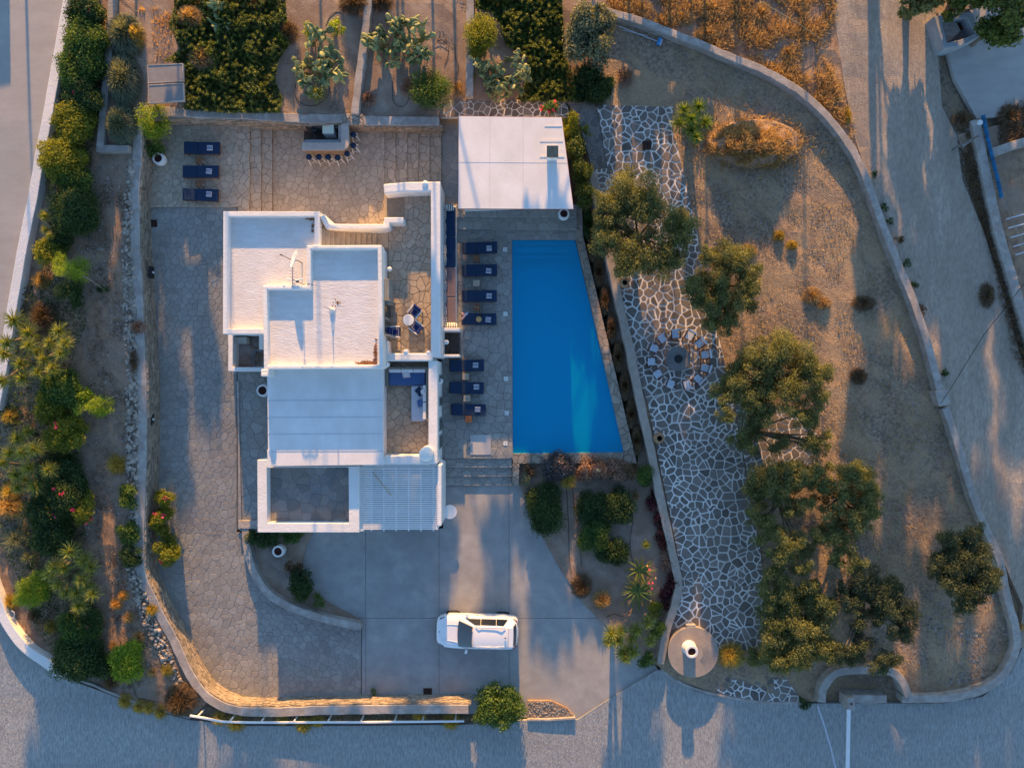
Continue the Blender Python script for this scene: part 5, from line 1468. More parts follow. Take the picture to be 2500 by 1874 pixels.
for i, ((x, y), lb) in enumerate(zip(cpos, clab)):
    nx_p, ny_p = 1560 + x / 9.21, 780 + y / 9.21
    p = P(nx_p, ny_p, fz + 0.5); p.z = fz - 0.01
    c = P(1656, 876, fz + 0.5)
    ang = math.atan2(c.y - p.y, c.x - p.x) + rng.uniform(-.10, .10)
    o = dc if i == 0 else copy_tree(dc)
    o.location = p; o.rotation_euler = (0, 0, ang); o['label'] = lb

# ---- cistern disc with a white flue
cz = empty("cistern", P(1692, 1591, 0.75), 0, "large round tan concrete cistern top beside the path", "cistern"); cz.location.z = 0
mb = MB(); mb.lathe((0, 0, 0), [(1.40, -0.1), (1.40, 0.70), (1.44, 0.71), (1.44, 0.78), (0.0, 0.80)], 56); mb.build("disc", MILL, cz, bevel=0.01)
mb = MB(); mb.box((-0.12, 1.47, 0.62), (0.55, 0.16, 0.3)); mb.build("step_block", WALLTOP, cz, bevel=0.01)
mb = MB()
for i in range(34):
    a = -0.9 + i * 0.05; mb.bar((0.55 * math.cos(a), 0.55 * math.sin(a), 0.797), (1.38 * math.cos(a), 1.38 * math.sin(a), 0.783), 0.012, 0.006)
mb.build("radial_groove", WALLTOP, cz, kind='stuff')
fl = empty("flue_pipe", P(1689, 1590, 1.4), 0, "short white round flue with dark red opening on the cistern", "flue pipe"); fl.location.z = 0.79
mb = MB(); mb.lathe((0, 0, 0), [(0.42, 0.0), (0.37, 0.10), (0.35, 0.2), (0.34, 0.52), (0.37, 0.58), (0.34, 0.66), (0.23, 0.66), (0.22, 0.5)], 28); mb.build("pipe", POT, fl, smooth=True, sharp=50)
mb = MB(); mb.lathe((0, 0, 0.54), [(0.222, 0.0), (0.0, 0.005)], 20); mb.build("mulch", REDSOIL, fl)

# ---- covers, drains, wall lights
for x, y, z, s, m, lb in ((1579, 355, T(1579, 355) + 0.14, 0.5, RUST, "rusty square manhole cover in the lit flagstone path"), (375, 545, 1.55, 0.42, RUST, "dark square drain grate at the foot of the courtyard wall"), (1044, 1689, 0.0, 0.5, RUST, "dark square drain grate on the drive by the lower wall")):
    o = empty("drain_cover", P(x, y, z), 0, lb, "drain cover")
    mb = MB(); mb.box((0, 0, 0.012), (s, s, 0.03)); mb.build("frame", m, o)
    for k in range(6):
        mb = MB(); mb.box((-s * 0.4 + k * s * 0.16, 0, 0.031), (s * 0.08, s * 0.86, 0.012)); mb.build("bar", DARK, o)
for x, y, lb in ((354, 665, "recessed wall light in the long stone wall, level with the tower"), (367, 1023, "recessed wall light in the long stone wall, level with the lower roof")):
    zz = T(345, y) - 0.45
    o = empty("wall_light", P(x, y, zz), 0, lb, "wall light")
    p = P(346, y, T(345, y)); o.location = (p.x + 0.27, P(0, y, zz).y, zz)
    mb = MB(); mb.box((0.02, 0, 0), (0.16, 0.65, 0.3)); mb.build("housing", BLACK, o)
    mb = MB(); mb.lathe((0.12, 0, 0.0), [(0.06, -0.05), (0.06, 0.05), (0, 0.06)], 10); mb.build("lens", LAMPW, o)

# ---- grey framed panels in the top left bed
pn = empty("solar_collector", (0, 0, 0), 0, "pair of grey framed flat panels on a low rack in the planted bed", "solar collector")
q4 = [(360, 159), (446, 155), (449, 246), (363, 252)]
zp_ = T(400, 200) + 0.9
def lerp2(u, v):
    a, b, c, d = q4
    x = (a[0] * (1 - u) + b[0] * u) * (1 - v) + (d[0] * (1 - u) + c[0] * u) * v
    y = (a[1] * (1 - u) + b[1] * u) * (1 - v) + (d[1] * (1 - u) + c[1] * u) * v
    return (x, y)
for v0, v1 in ((0.0, 0.475), (0.525, 1.0)):
    f = MB(); f.prism([lerp2(0, v0), lerp2(1, v0), lerp2(1, v1), lerp2(0, v1)], zp_ - 0.1, zp_); fo = f.build("panel", PANELM, pn)
    r_ = MB(); e = 0.018
    r_.ring([lerp2(-.005, v0 - .005), lerp2(1.005, v0 - .005), lerp2(1.005, v1 + .005), lerp2(-.005, v1 + .005)], [lerp2(e, v0 + e), lerp2(1 - e, v0 + e), lerp2(1 - e, v1 - e), lerp2(e, v1 - e)], zp_ - 0.11, zp_ + 0.02)
    r_.build("frame", WALLTOP, fo)
mb = MB()
for u in (0.05, 0.95):
    for v in (0.05, 0.5, 0.95):
        p = P(*lerp2(u, v), zp_); mb = MB(); mb.bar((p.x, p.y, zp_ - 1.0), (p.x, p.y, zp_ - 0.1), 0.05); mb.build("leg", METAL, pn)

# ---- white guard rail
gr = group_at_origin("guard_rail", "long low white guard rail between the lower wall and the road", "railing")
RL = [(463, 1747), (500, 1753), (540, 1761), (590, 1763), (636, 1763.5), (717, 1763.5), (800, 1763), (881, 1763), (963, 1762), (1031, 1761.5), (1111, 1760.5), (1133, 1760)]
mb = MB(); wall_strip(mb, RL, 0.085, lambda x, y: T(x, y) + 0.82, lambda x, y: T(x, y) + 0.72, smooth=3); mb.build("top_rail", WPAINT, gr)
for x in (482, 561, 637, 717, 800, 881, 963, 1031, 1111):
    y = float(np.interp(x, [p[0] for p in RL], [p[1] for p in RL])); c = P(x, y, T(x, y) + 0.8)
    mb = MB(); mb.box((c.x, c.y + 0.05, c.z - 0.42), (0.06, 0.07, 0.86), rz=0.3); mb.build("post", WPAINT, gr)

# ---- road barrier
br = empty("road_barrier", P(2078, 1717, 1.0), 0, "white boom barrier with a grey motor box reaching across the road", "barrier"); br.location.z = 0
mb = MB(); mb.box((0, 0, 0.5), (0.44, 0.68, 1.0)); mb.build("motor_box", METAL if False else WALLTOP, br, bevel=0.02)
mb = MB(); mb.lathe((0, 0.0, 1.0), [(0.06, 0.0), (0.06, 0.05), (0, 0.06)], 12); mb.build("beacon", RUST, br)
mb = MB(); mb.bar((-0.10, -0.28, 0.92), (-0.30, -8.0, 1.02), 0.20, 0.07); mb.build("boom", WPAINT, br)

# ---- pool brush, by the plot wall
bz = T(1560, 80)
bb = group_at_origin("pool_brush", "pole brush with a bright blue head lying by the curved wall", "brush")
mb = MB(); mb.tube([P(1510, 64, bz + 0.35), P(1604, 101, bz + 0.18)], 0.018, 8); mb.build("handle", PALEBLUE, bb)
mb = MB(); mb.tube([P(1520, 74, bz + 0.1), P(1582, 88, bz + 0.1)], 0.014, 8); mb.build("spare_handle", PALEBLUE, bb)
mb = MB(); p = P(1609, 101, bz + 0.18); mb.box(p, (0.16, 0.44, 0.10), rz=-0.35); mb.build("head", BLUEP, bb, bevel=0.02)
mb = MB(); p = P(1613, 103, bz + 0.12); mb.box(p, (0.14, 0.36, 0.05), rz=-0.35); mb.build("bristles", PALEBLUE, bb)

# ---- blue ridge tiles, purlins, roadside details of the neighbour
rt = group_at_origin("blue_tile_row", "long single row of bright blue ridge tiles on the far road wall", "roof tiles")
RTL = [(2401, 285), (2405, 305), (2413, 345), (2425, 395), (2436, 440), (2446, 487)]
pts = catmull(RTL, 10); 
acc = 0; last = P(*pts[0], T(2400, 300) + .5); k = 0
dense = [P(x, y, T(x, y) + 0.42) for x, y in catmull(RTL, 40)]
s = 0; nxt = 0
for i in range(1, len(dense)):
    s += (dense[i] - dense[i - 1]).length
    if s >= nxt:
        d = (dense[i] - dense[i - 1]).normalized()
        mb = MB(); mb.tube([dense[i] - d * 0.085, dense[i] + d * 0.07], [0.125, 0.085], 10, t=rng.random()); mb.build("tile", BLUETILE, rt, smooth=True)
        nxt += 0.165
pu = group_at_origin("purlin_frame", "five thin pale blue bars spanning the dark neighbour yard", "metal frame")
for a, b in (((2457, 535), (2530, 514)), ((2462, 557), (2530, 538)), ((2468, 580), (2535, 560)), ((2474, 602), (2540, 582)), ((2480, 622), (2545, 602))):
    mb = MB(); mb.bar(P(*a, 1.5), P(*b, 1.5), 0.06, 0.08); mb.build("bar", PALEBLUE, pu)
ld = MB(); ld.lathe(P(2391, 300, T(2391, 300) + 0.35), [(0.15, 0.0), (0.15, 0.10), (0.10, 0.14), (0.0, 0.15)], 20); tag(ld.build("lamp", LAMPW, smooth=True), "round white lamp on the end of the far road wall", "lamp")
gate = group_at_origin("utility_pole", "short leaning pole with a horizontal grey cross arm by the road", "pole")
mb = MB(); p = P(2392, 330, 3.0); q = P(2346, 357, 1.2); mb.tube([(p.x, p.y, 0.6), p, ], 0.07, 8); mb.build("pole_shaft", METAL, gate)
mb = MB(); mb.tube([P(2392, 330, 1.9), P(2348, 356, 1.6)], [0.05, 0.10], 8); mb.build("cross_arm", METAL, gate)
def wire(pts, label, m, r=0.02):
    mb = MB(); mb.tube([P(*p) for p in pts], r, 6); tag(mb.build("overhead_wire", m), label, "wire")
wire([(1855, 2, 1.6), (1940, 52, 1.5), (2024, 108, 0.9)], "thin pale guy wire crossing the dry orange grass", STRAW, 0.018)
wire([(2530, 655, 4.0), (2400, 820, 3.9), (2320, 950, 3.8), (2296, 985, 3.7)], "thin dark wire slanting over the dirt road", DARK, 0.016)
wire([(2446, 480, 1.6), (2475, 545, 1.6), (2530, 660, 1.6)], "thin wire running down beside the blue tile row", WALLTOP, 0.012)
cs = group_at_origin("concrete_hut", "broken grey concrete hut half hidden under the dark trees", "hut")
mb = MB(); mb.ring([(2280, 40), (2372, 28), (2396, 88), (2345, 112), (2305, 118)], [(2300, 50), (2362, 42), (2382, 82), (2343, 98), (2312, 104)], T(2340, 80) - 0.2, T(2340, 80) + 0.9); mb.build("wall", mat("blue_grey_concrete", (0.34, 0.36, 0.38), (0.26, 0.28, 0.30), 2, 0.9, 0.5, 16), cs, bevel=0.02)
mb = MB(); mb.prism([(2300, 50), (2330, 45), (2345, 75), (2325, 95), (2312, 104)], T(2340, 80), T(2340, 80) + 0.6); mb.build("slab", WALLTOP, cs)
mb = MB(); mb.prism([(2330, 45), (2362, 42), (2370, 60), (2350, 72)], T(2340, 80), T(2340, 80) + 0.3); mb.build("rusty_cover", RUST, cs)

# ================================================================ CAR (local x forward, z up)
car = empty("parked_suv", (0, 0, 0), 0, "white sport utility car parked on the concrete drive", "car")
p = P(1164.5, 1543, 0.9); car.location = (p.x, p.y, 0.0); car.rotation_euler = (0, 0, PI - math.radians(1.3))
def loft(mb, stations, close=True):
    rings = []
    for x, half in stations:
        r = [(x, y, z) for y, z in half] + [(x, -y, z) for y, z in reversed(half) if y > 1e-6]
        rings.append(r)
    n = len(rings[0]); vs = [v for r in rings for v in r]; fs = []
    for i in range(len(rings) - 1):
        for k in range(n - (0 if close else 1)):
            a, b = i * n + k, i * n + (k + 1) % n
            fs.append((a, b, b + n, a + n))
    fs.append(tuple(range(n))[::-1]); fs.append(tuple((len(rings) - 1) * n + k for k in range(n)))
    mb.add(vs, fs)
def sec(w, zt, zl=0.28, crown=0.03, sh=0.82):
    return [(w * 0.90, zl), (w * 0.985, zl + 0.12), (w, (zl + zt) * 0.52), (w * 0.995, zt - 0.20), (w * 0.955, zt - 0.07), (w * sh, zt), (w * 0.78 * sh, zt + crown * 0.55), (w * 0.66 * sh, zt + crown * 1.0), (w * 0.35, zt + crown * 0.8), (0, zt + crown)]
body = MB()
loft(body, [(2.33, sec(0.50, 0.66, 0.40)), (2.30, sec(0.62, 0.76, 0.34)), (2.22, sec(0.74, 0.83, 0.30)), (2.08, sec(0.84, 0.89)), (1.85, sec(0.905, 0.945)), (1.5, sec(0.935, 0.99)), (1.1, sec(0.94, 1.03)), (0.86, sec(0.94, 1.055)), (0.3, sec(0.94, 1.06)),
            (-0.6, sec(0.945, 1.07)), (-1.4, sec(0.945, 1.08)), (-1.85, sec(0.925, 1.07)), (-2.1, sec(0.88, 1.04)), (-2.24, sec(0.80, 1.0, 0.32)), (-2.31, sec(0.70, 0.88, 0.38))])
bo = body.build("body", CARP, car, smooth=True, sharp=28)
# cabin
def gsec(wb, wr, zb, zt, crown):
    return [(wb, zb), (wb * 0.99, zb + 0.04), (wr, zt - 0.05), (wr * 0.95, zt - 0.008), (wr * 0.6, zt + crown * 0.7), (0, zt + crown)]
cab = MB()
loft(cab, [(0.92, gsec(0.80, 0.74, 1.05, 1.10, 0.01)), (0.52, gsec(0.815, 0.68, 1.05, 1.36, 0.02)), (0.16, gsec(0.82, 0.60, 1.05, 1.595, 0.03)), (-0.3, gsec(0.82, 0.595, 1.06, 1.65, 0.03)), (-1.1, gsec(0.81, 0.59, 1.07, 1.66, 0.03)), (-1.75, gsec(0.79, 0.575, 1.07, 1.60, 0.03)), (-2.02, gsec(0.75, 0.565, 1.06, 1.53, 0.02)), (-2.12, gsec(0.72, 0.62, 1.06, 1.20, 0.01))])
cab.build("cabin_shell", CARP, car, smooth=True, sharp=30)
# windscreen
def quadgrid(mb, a, b, c, d, lift, nx=6, bow=0.0):
    for i in range(nx):
        u0, u1 = i / nx, (i + 1) / nx
        f = []
        for u, v in ((u0, 0), (u1, 0), (u1, 1), (u0, 1)):
            pA = Vector(a) * (1 - u) + Vector(b) * u; pB = Vector(d) * (1 - u) + Vector(c) * u
            q = pA * (1 - v) + pB * v + Vector(lift); q.x += bow * (1 - (2 * u - 1) ** 2) * (1 if True else 0)
            f.append(q)
        mb.add(f, [(0, 1, 2, 3)])
g = MB(); quadgrid(g, (0.99, -0.72, 1.095), (0.99, 0.72, 1.095), (0.17, 0.56, 1.612), (0.17, -0.56, 1.612), (0.035, 0, 0.045), 8, 0.07); g.build("windscreen", CARG, car, smooth=True)
g = MB(); quadgrid(g, (-2.155, 0.66, 1.14), (-2.155, -0.66, 1.14), (-2.0, -0.50, 1.50), (-2.0, 0.50, 1.50), (-0.04, 0, 0.03), 8, -0.05); g.build("rear_window", CARG, car, smooth=True)
g = MB(); g.box((-1.93, 0, 1.575), (0.26, 1.08, 0.03), ry=-0.12); g.build("roof_spoiler", CARP, car, bevel=0.012)
for s in (-1, 1):
    spans = [(0.62, -0.21), (-0.23, -1.08), (-1.10, -1.74)]
    tops = [(0.10, -0.21), (-0.23, -1.08), (-1.10, -1.50)]
    for (x0, x1), (t0, t1) in zip(spans, tops):
        g = MB(); f = [(x0, s * 0.842, 1.10), (x1, s * 0.838, 1.115), (t1, s * 0.648, 1.555), (t0, s * 0.66, 1.545)]
        if s > 0: f.reverse()
        g.add(f, [(0, 1, 2, 3)]); g.build("side_window", CARG, car)
    r = MB(); r.tube([(0.05, s * 0.56, 1.64), (-0.1, s * 0.56, 1.70), (-1.4, s * 0.545, 1.725), (-1.62, s * 0.54, 1.655)], 0.022, 8); r.build("roof_rail", CARC, car, smooth=True)
    for xw_, ci in ((1.42, 0), (-1.42, 1)):
        w = MB(); w.lathe((0, 0, 0), [(0.20, -0.11), (0.34, -0.10), (0.355, -0.06), (0.355, 0.06), (0.34, 0.10), (0.20, 0.11)], 26)
        wo_ = w.build("wheel", CART, car, smooth=True, sharp=40); wo_.location = (xw_, s * 0.79, 0.355); wo_.rotation_euler = (PI / 2, 0, 0)
        w = MB(); w.lathe((0, 0, 0), [(0.21, -0.115), (0.10, -0.09), (0.0, -0.09)] if s > 0 else [(0.0, 0.09), (0.10, 0.09), (0.21, 0.115)], 20)
        w.build("rim", CARC, wo_)
        a = MB(); a.lathe((0, 0, 0), [(0.40, 0.0), (0.40, 0.03), (0.36, 0.03), (0.36, 0.0)], 26); ao = a.build("wheel_arch", BLACK, car); ao.location = (xw_, s * 0.90, 0.37); ao.rotation_euler = (PI / 2 * -s, 0, 0)
    m_ = MB(); m_.box((0.58, s * 1.02, 1.09), (0.14, 0.24, 0.15), rz=-0.3 * s); mo = m_.build("wing_mirror", CARP, car, bevel=0.035, seg=3)
    h = MB(); h.tube([(2.16, s * 0.60, 0.80), (2.08, s * 0.72, 0.845), (1.86, s * 0.84, 0.90)], [0.03, 0.055, 0.02], 8); h.build("headlight", CARG, car, smooth=True)
    h = MB(); h.tube([(-2.26, s * 0.50, 0.94), (-2.22, s * 0.72, 0.98), (-2.05, s * 0.86, 1.0)], [0.03, 0.045, 0.02], 8); h.build("tail_light", CARR, car, smooth=True)
    h = MB(); h.bar((2.0, s * 0.42, 0.965), (1.0, s * 0.50, 1.092), 0.02, 0.016); h.build("bonnet_crease", CARP, car, bevel=0.006)
    for xd in (0.35, -0.55):
        h = MB(); h.box((xd - 0.35, s * 0.95, 0.86), (0.18, 0.03, 0.03)); h.build("door_handle", CARC, car, bevel=0.008)
h = MB(); h.bar((1.0, -0.74, 1.10), (1.0, 0.74, 1.10), 0.014, 0.012); h.build("bonnet_seam", BLACK, car)
h = MB(); h.box((2.335, 0, 0.55), (0.05, 0.95, 0.20)); h.build("grille", BLACK, car, bevel=0.02)
h = MB(); h.lathe((2.13, 0, 0.915), [(0.03, 0.0), (0.03, 0.012), (0, 0.014)], 12); h.build("badge", BLACK, car)
h = MB(); h.box((-2.33, 0, 0.72), (0.04, 0.5, 0.12)); h.build("number_plate", LAMPW, car)
h = MB(); h.box((-1.78, 0, 1.627), (0.012, 1.10, 0.006)); h.build("tailgate_seam", BLACK, car)
h = MB(); h.box((-1.62, 0.0, 1.705), (0.10, 0.05, 0.06)); h.build("roof_aerial", BLACK, car, bevel=0.015)
h = MB(); h.prism([(0, 0)] * 0 or [(1150, 1530), (1160, 1530), (1160, 1535), (1150, 1535)], 0.3, 0.31) if False else None
h = MB(); h.box((0, 0, 0.27), (4.0, 1.5, 0.12)); h.build("underbody", BLACK, car)
# ================================================================ PLANTS
def unit(a): return a / np.maximum(1e-9, np.linalg.norm(a, axis=1, keepdims=True))

def leaf_quads(pos, nrm, ln, wd, fold=0.0):
    """diamond leaves at pos, lying in the plane normal to nrm, random heading"""
    n = len(pos)
    r = unit(nrg.normal(size=(n, 3)))
    nrm = unit(nrm)
    a = unit(np.cross(nrm, r)); b = np.cross(nrm, a)
    ln = np.broadcast_to(ln, (n,))[:, None]; wd = np.broadcast_to(wd, (n,))[:, None]
    v = np.stack([pos - a * ln / 2, pos + b * wd / 2 + nrm * fold * wd, pos + a * ln / 2, pos - b * wd / 2 + nrm * fold * wd], 1).reshape(-1, 3)
    q = np.arange(4 * n).reshape(n, 4)
    return v, q

def blobs_in_ellipsoid(c, R, n, rr, flat=0.0, seed=None):
    """clump centres spread through the upper part of an ellipsoid"""
    out = []
    for i in range(n):
        for _ in range(20):
            d = nrg.normal(size=3); d /= np.linalg.norm(d)
            rad = nrg.uniform(0.25, 0.92) ** 0.7
            p = d * rad
            if p[2] > -0.55: break
        r = nrg.uniform(*rr)
        out.append((np.array(c) + p * np.array(R) * (1 - r * 0.6), r * np.mean(R[:2]), nrg.uniform(-0.16, 0.16)))
    return out

def clump_leaves(blobs, per_m2, ln, wd, up=0.5, flat=0.8, hollow=0.55):
    P_, N_, T_ = [], [], []
    for c, r, tv in blobs:
        n = max(12, int(per_m2 * 4 * r * r))
        d = unit(nrg.normal(size=(n, 3)))
        rad = hollow + (1 - hollow) * nrg.random(n) ** 0.5
        rad *= 1 + 0.19 * nrg.normal(size=n)
        p = c + d * rad[:, None] * r * np.array([1, 1, flat])
        P_.append(p)
        N_.append(unit(d * 0.7 + nrg.normal(size=(n, 3)) * 0.55 + np.array([0, 0, up])))
        T_.append(np.clip(0.5 + tv + nrg.normal(size=n) * 0.17 + 0.12 * (d[:, 2]) * 0, 0, 1))
    pos, nr, ti = np.vstack(P_), np.vstack(N_), np.concatenate(T_)
    return pos, nr, ti

def mpx(r, z): return r * (H - z) / H / S

def foliage_obj(pos, nr, ti, ln, wd, m, parent, name="foliage", kind=None):
    n = len(pos)
    v, q = leaf_quads(pos, nr, ln * nrg.uniform(0.7, 1.25, n), wd * nrg.uniform(0.75, 1.2, n), 0.25)
    return fast_mesh(name, v, q, ti, m, parent, kind=kind)

def trunk_obj(parent, base, tips, r0, m=BARK, name="trunk"):
    mb = MB()
    base = Vector(base)
    fork = base + Vector((rng.uniform(-.1, .1), rng.uniform(-.1, .1), (min(t[2] for t in tips) - base.z) * 0.45))
    mb.tube([base - Vector((0, 0, 0.2)), base.lerp(fork, 0.5) + Vector((rng.uniform(-.05, .05), rng.uniform(-.05, .05), 0)), fork], [r0 * 1.25, r0 * 0.9, r0 * 0.8], 8)
    mb.build(name, m, parent, smooth=True)
    lm = MB()
    for t in tips:
        t = Vector(t); mid = fork.lerp(t, 0.5) + Vector((rng.uniform(-.15, .15), rng.uniform(-.15, .15), rng.uniform(0, .2)))
        lm.tube([fork, mid, t], [r0 * 0.6, r0 * 0.36, r0 * 0.12], 6)
    lm.build("limbs", m, parent, smooth=True)

def shrub(px, py, rx, ry, h, leaf, label, z0=None, cat="shrub", name="shrub", ln=0.12, wd=0.06, dens=520, nb=None, rr=(0.28, 0.45), stem=True, group=None, hollow=0.5, lift=0.0, flowers=None, stemm=BARK, up=0.15, base=0.0):
    z0 = T(px, py) if z0 is None else z0
    zc = z0 + h * 0.5 + lift
    c = P(px, py, zc)
    root = empty(name, (c.x, c.y, z0), 0, label, cat, group)
    R = (mpx(rx, zc) * 1.08, mpx(ry, zc) * 1.08, h * 0.55)
    nb = nb or int(max(8, min(46, 12 * (R[0] * R[1]) / 0.5)))
    bl = blobs_in_ellipsoid((0, 0, h * 0.5 + lift), R, nb, rr)
    pos, nr, ti = clump_leaves(bl, dens, ln, wd, up, hollow=hollow)
    pos[:, 2] = np.maximum(pos[:, 2], base + 0.02 + nrg.random(len(pos)) * 0.1)
    foliage_obj(pos, nr, ti, ln, wd, leaf, root)
    if stem:
        tips = [tuple(b[0]) for b in bl[:min(7, len(bl))]]
        trunk_obj(root, (0, 0, 0), tips, 0.03 + 0.02 * R[0], stemm, "stem")
    if flowers:
        fm, fn = flowers
        k = 0
        for b in bl:
            if k >= fn: break
            for _ in range(2):
                if k >= fn: break
                d = nrg.normal(size=3); d[2] = abs(d[2]) + 0.6; d /= np.linalg.norm(d)
                q = b[0] + d * b[1] * 1.0
                n = 7
                v, qd = leaf_quads(q + nrg.normal(size=(n, 3)) * 0.06, nrg.normal(size=(n, 3)) + [0, 0, 1], 0.14, 0.11, 0.2)
                fast_mesh("flower_cluster", v, qd, nrg.random(n), fm, root); k += 1
    return root

def twig_bush(px, py, rx, ry, h, leaf, label, z0=None, n=900, cat="shrub", name="dry_shrub", w=0.012, group=None, droop=0.2):
    """rounded bush of thin upright or radiating twigs"""
    z0 = T(px, py) if z0 is None else z0
    zc = z0 + h * 0.5
    c = P(px, py, zc)
    root = empty(name, (c.x, c.y, z0), 0, label, cat, group)
    Rx, Ry = mpx(rx, zc), mpx(ry, zc)
    foliage_blades(root, (0, 0, 0), n, Rx, Ry, h, w, leaf, droop, inner=0.75, name="twigs")
    return root

def foliage_blades(root, base, n, Rx, Ry, h, w, m, droop=0.35, inner=0.15, name="blades", curve=0.5):
    """n tapered curved blades starting near the base and ending on a dome"""
    a = nrg.uniform(0, 2 * PI, n)
    el = np.arcsin(nrg.uniform(0.02, 1.0, n) ** 0.8)
    L_ = nrg.uniform(0.75, 1.08, n)
    tip = np.stack([np.cos(a) * np.cos(el) * Rx, np.sin(a) * np.cos(el) * Ry, np.sin(el) * h], 1) * L_[:, None]
    b0 = np.stack([nrg.normal(size=n) * Rx * inner * 0.5, nrg.normal(size=n) * Ry * inner * 0.5, np.zeros(n)], 1)
    if inner > 0.5: b0[:, 2] = nrg.random(n) * h * 0.5; b0[:, :2] = tip[:, :2] * nrg.uniform(0.3, 0.8, (n, 1))
    mid = (b0 + tip) / 2; mid[:, 2] += h * 0.25 * curve
    tip[:, 2] -= droop * h * np.cos(el) * nrg.random(n)
    tip[:, 2] = np.maximum(tip[:, 2], 0.02)
    d = unit(tip - b0); s = unit(np.cross(d, np.array([0, 0, 1.0]) + nrg.normal(size=(n, 3)) * 0.2))
    wv = (w * nrg.uniform(0.7, 1.3, n))[:, None]
    B = np.array(base)
    v = np.stack([b0 - s * wv * 0.6, b0 + s * wv * 0.6, mid + s * wv * 0.8, mid - s * wv * 0.8, tip + s * wv * 0.12, tip - s * wv * 0.12], 1) + B
    v = v.reshape(-1, 3)
    i = np.arange(n)[:, None] * 6
    q = np.vstack([i + [0, 1, 2, 3], i + [3, 2, 4, 5]])
    ti = nrg.normal(size=n) * 0.2 + 0.5
    t2 = np.concatenate([np.clip(ti - 0.15, 0, 1), np.clip(ti + 0.12, 0, 1)])
    return fast_mesh(name, v, q, t2, m, root)

def tuft(px, py, r, leaf, label, z0=None, h=None, n=260, w=0.013, name="grass_tuft", cat="grass tuft", group=None):
    z0 = T(px, py) if z0 is None else z0
    R = mpx(r, z0 + 0.3)
    h = h or R * 0.9
    c = P(px, py, z0 + h * 0.4)
    root = empty(name, (c.x, c.y, z0), 0, label, cat, group)
    foliage_blades(root, (0, 0, 0), n, R, R, h, w, leaf, 0.55, 0.25)
    return root

# ---- yucca rosettes
def rosette_mesh(seed, n=62, w=0.034, droop=0.12, L0=1.0):
    r = np.random.default_rng(seed)
    a = np.arange(n) * 2.399 + r.normal(size=n) * 0.15
    f = np.linspace(0, 1, n)
    el = np.radians(-22 + 100 * f ** 1.1 + r.normal(size=n) * 5)
    Ln = L0 * (1.0 - 0.45 * f ** 3) * r.uniform(0.88, 1.08, n)
    d = np.stack([np.cos(a) * np.cos(el), np.sin(a) * np.cos(el), np.sin(el)], 1)
    s = unit(np.cross(d, [0, 0, 1.0]) + 1e-5)
    up = np.cross(s, d)
    st = [0.03, 0.35, 0.75, 1.0]; wd = [0.6, 1.0, 0.62, 0.06]
    vs = []
    for k, (t, ww) in enumerate(zip(st, wd)):
        c = d * (Ln * t)[:, None]; c[:, 2] -= droop * L0 * t * t * np.cos(el)
        vs += [c - s * w * ww + up * w * 0.35 * ww, c, c + s * w * ww + up * w * 0.35 * ww]
    v = np.stack(vs, 1).reshape(-1, 3)
    i = np.arange(n)[:, None] * 12
    q, ti = [], []
    base = np.clip(0.45 + 0.25 * (f - 0.5) + r.normal(size=n) * 0.14, 0, 1)
    for k in range(3):
        for h_ in range(2):
            q.append(i + [k * 3 + h_, k * 3 + h_ + 1, k * 3 + h_ + 4, k * 3 + h_ + 3]); ti.append(np.clip(base + (0.0, 0.05, 0.22)[k], 0, 1))
    return v, np.vstack(q), np.concatenate(ti)
ROS = {}
def rosette(root, loc, R, m, key=0, tilt=None, name="leaf_rosette"):
    kk = (key % 3, m.name, name)
    if kk not in ROS:
        v, q, t = rosette_mesh(40 + key % 3, 110, 0.033 if name != "fan" else 0.05)
        o = fast_mesh(name, v, q, t, m, root); ROS[kk] = o.data
    else:
        o = bpy.data.objects.new(name, ROS[kk]); COL.objects.link(o); o.parent = root; KIDS.setdefault(root.name, []).append(o)
    o.location = loc; o.scale = (R, R, R)
    tilt = tilt if tilt is not None else (rng.uniform(-.3, .3), rng.uniform(-.3, .3))
    o.rotation_euler = (tilt[0], tilt[1], rng.uniform(0, 6.28))
    return o
def yucca(rs, label, h=1.8, m=None, z0=None, name="yucca", flower=0.5):
    """rs: rosette centres (px, py, r)"""
    m = m or L_YUCCA
    cx = sum(r[0] for r in rs) / len(rs); cy = sum(r[1] for r in rs) / len(rs)
    z0 = T(cx, cy) if z0 is None else z0
    c = P(cx, cy, z0 + h * 0.7)
    root = empty(name, (c.x, c.y, z0), 0, label, "yucca")
    for i, (x, y, r) in enumerate(rs):
        hh = (h + 0.35) * rng.uniform(0.8, 1.12)
        p = P(x, y, z0 + hh) - Vector((c.x, c.y, z0))
        R = mpx(r, z0 + hh) * 1.08
        rosette(root, (p.x, p.y, p.z), R, m, i)
        mb = MB(); mb.tube([(0, 0, -0.2), (p.x * 0.35, p.y * 0.35, hh * 0.45), (p.x * 0.95, p.y * 0.95, hh - 0.02)], [0.10, 0.08, 0.07], 7); mb.build("stem", BARK, root, smooth=True)
        if rng.random() < flower:
            n = 10; v, q = leaf_quads(np.array(p) + nrg.normal(size=(n, 3)) * [0.04, 0.04, 0.03] + [0, 0, 0.10], nrg.normal(size=(n, 3)) + [0, 0, 1], 0.09, 0.06, 0.3)
            fast_mesh("flower_cluster", v, q, nrg.random(n), L_CREAM, root)
    return root

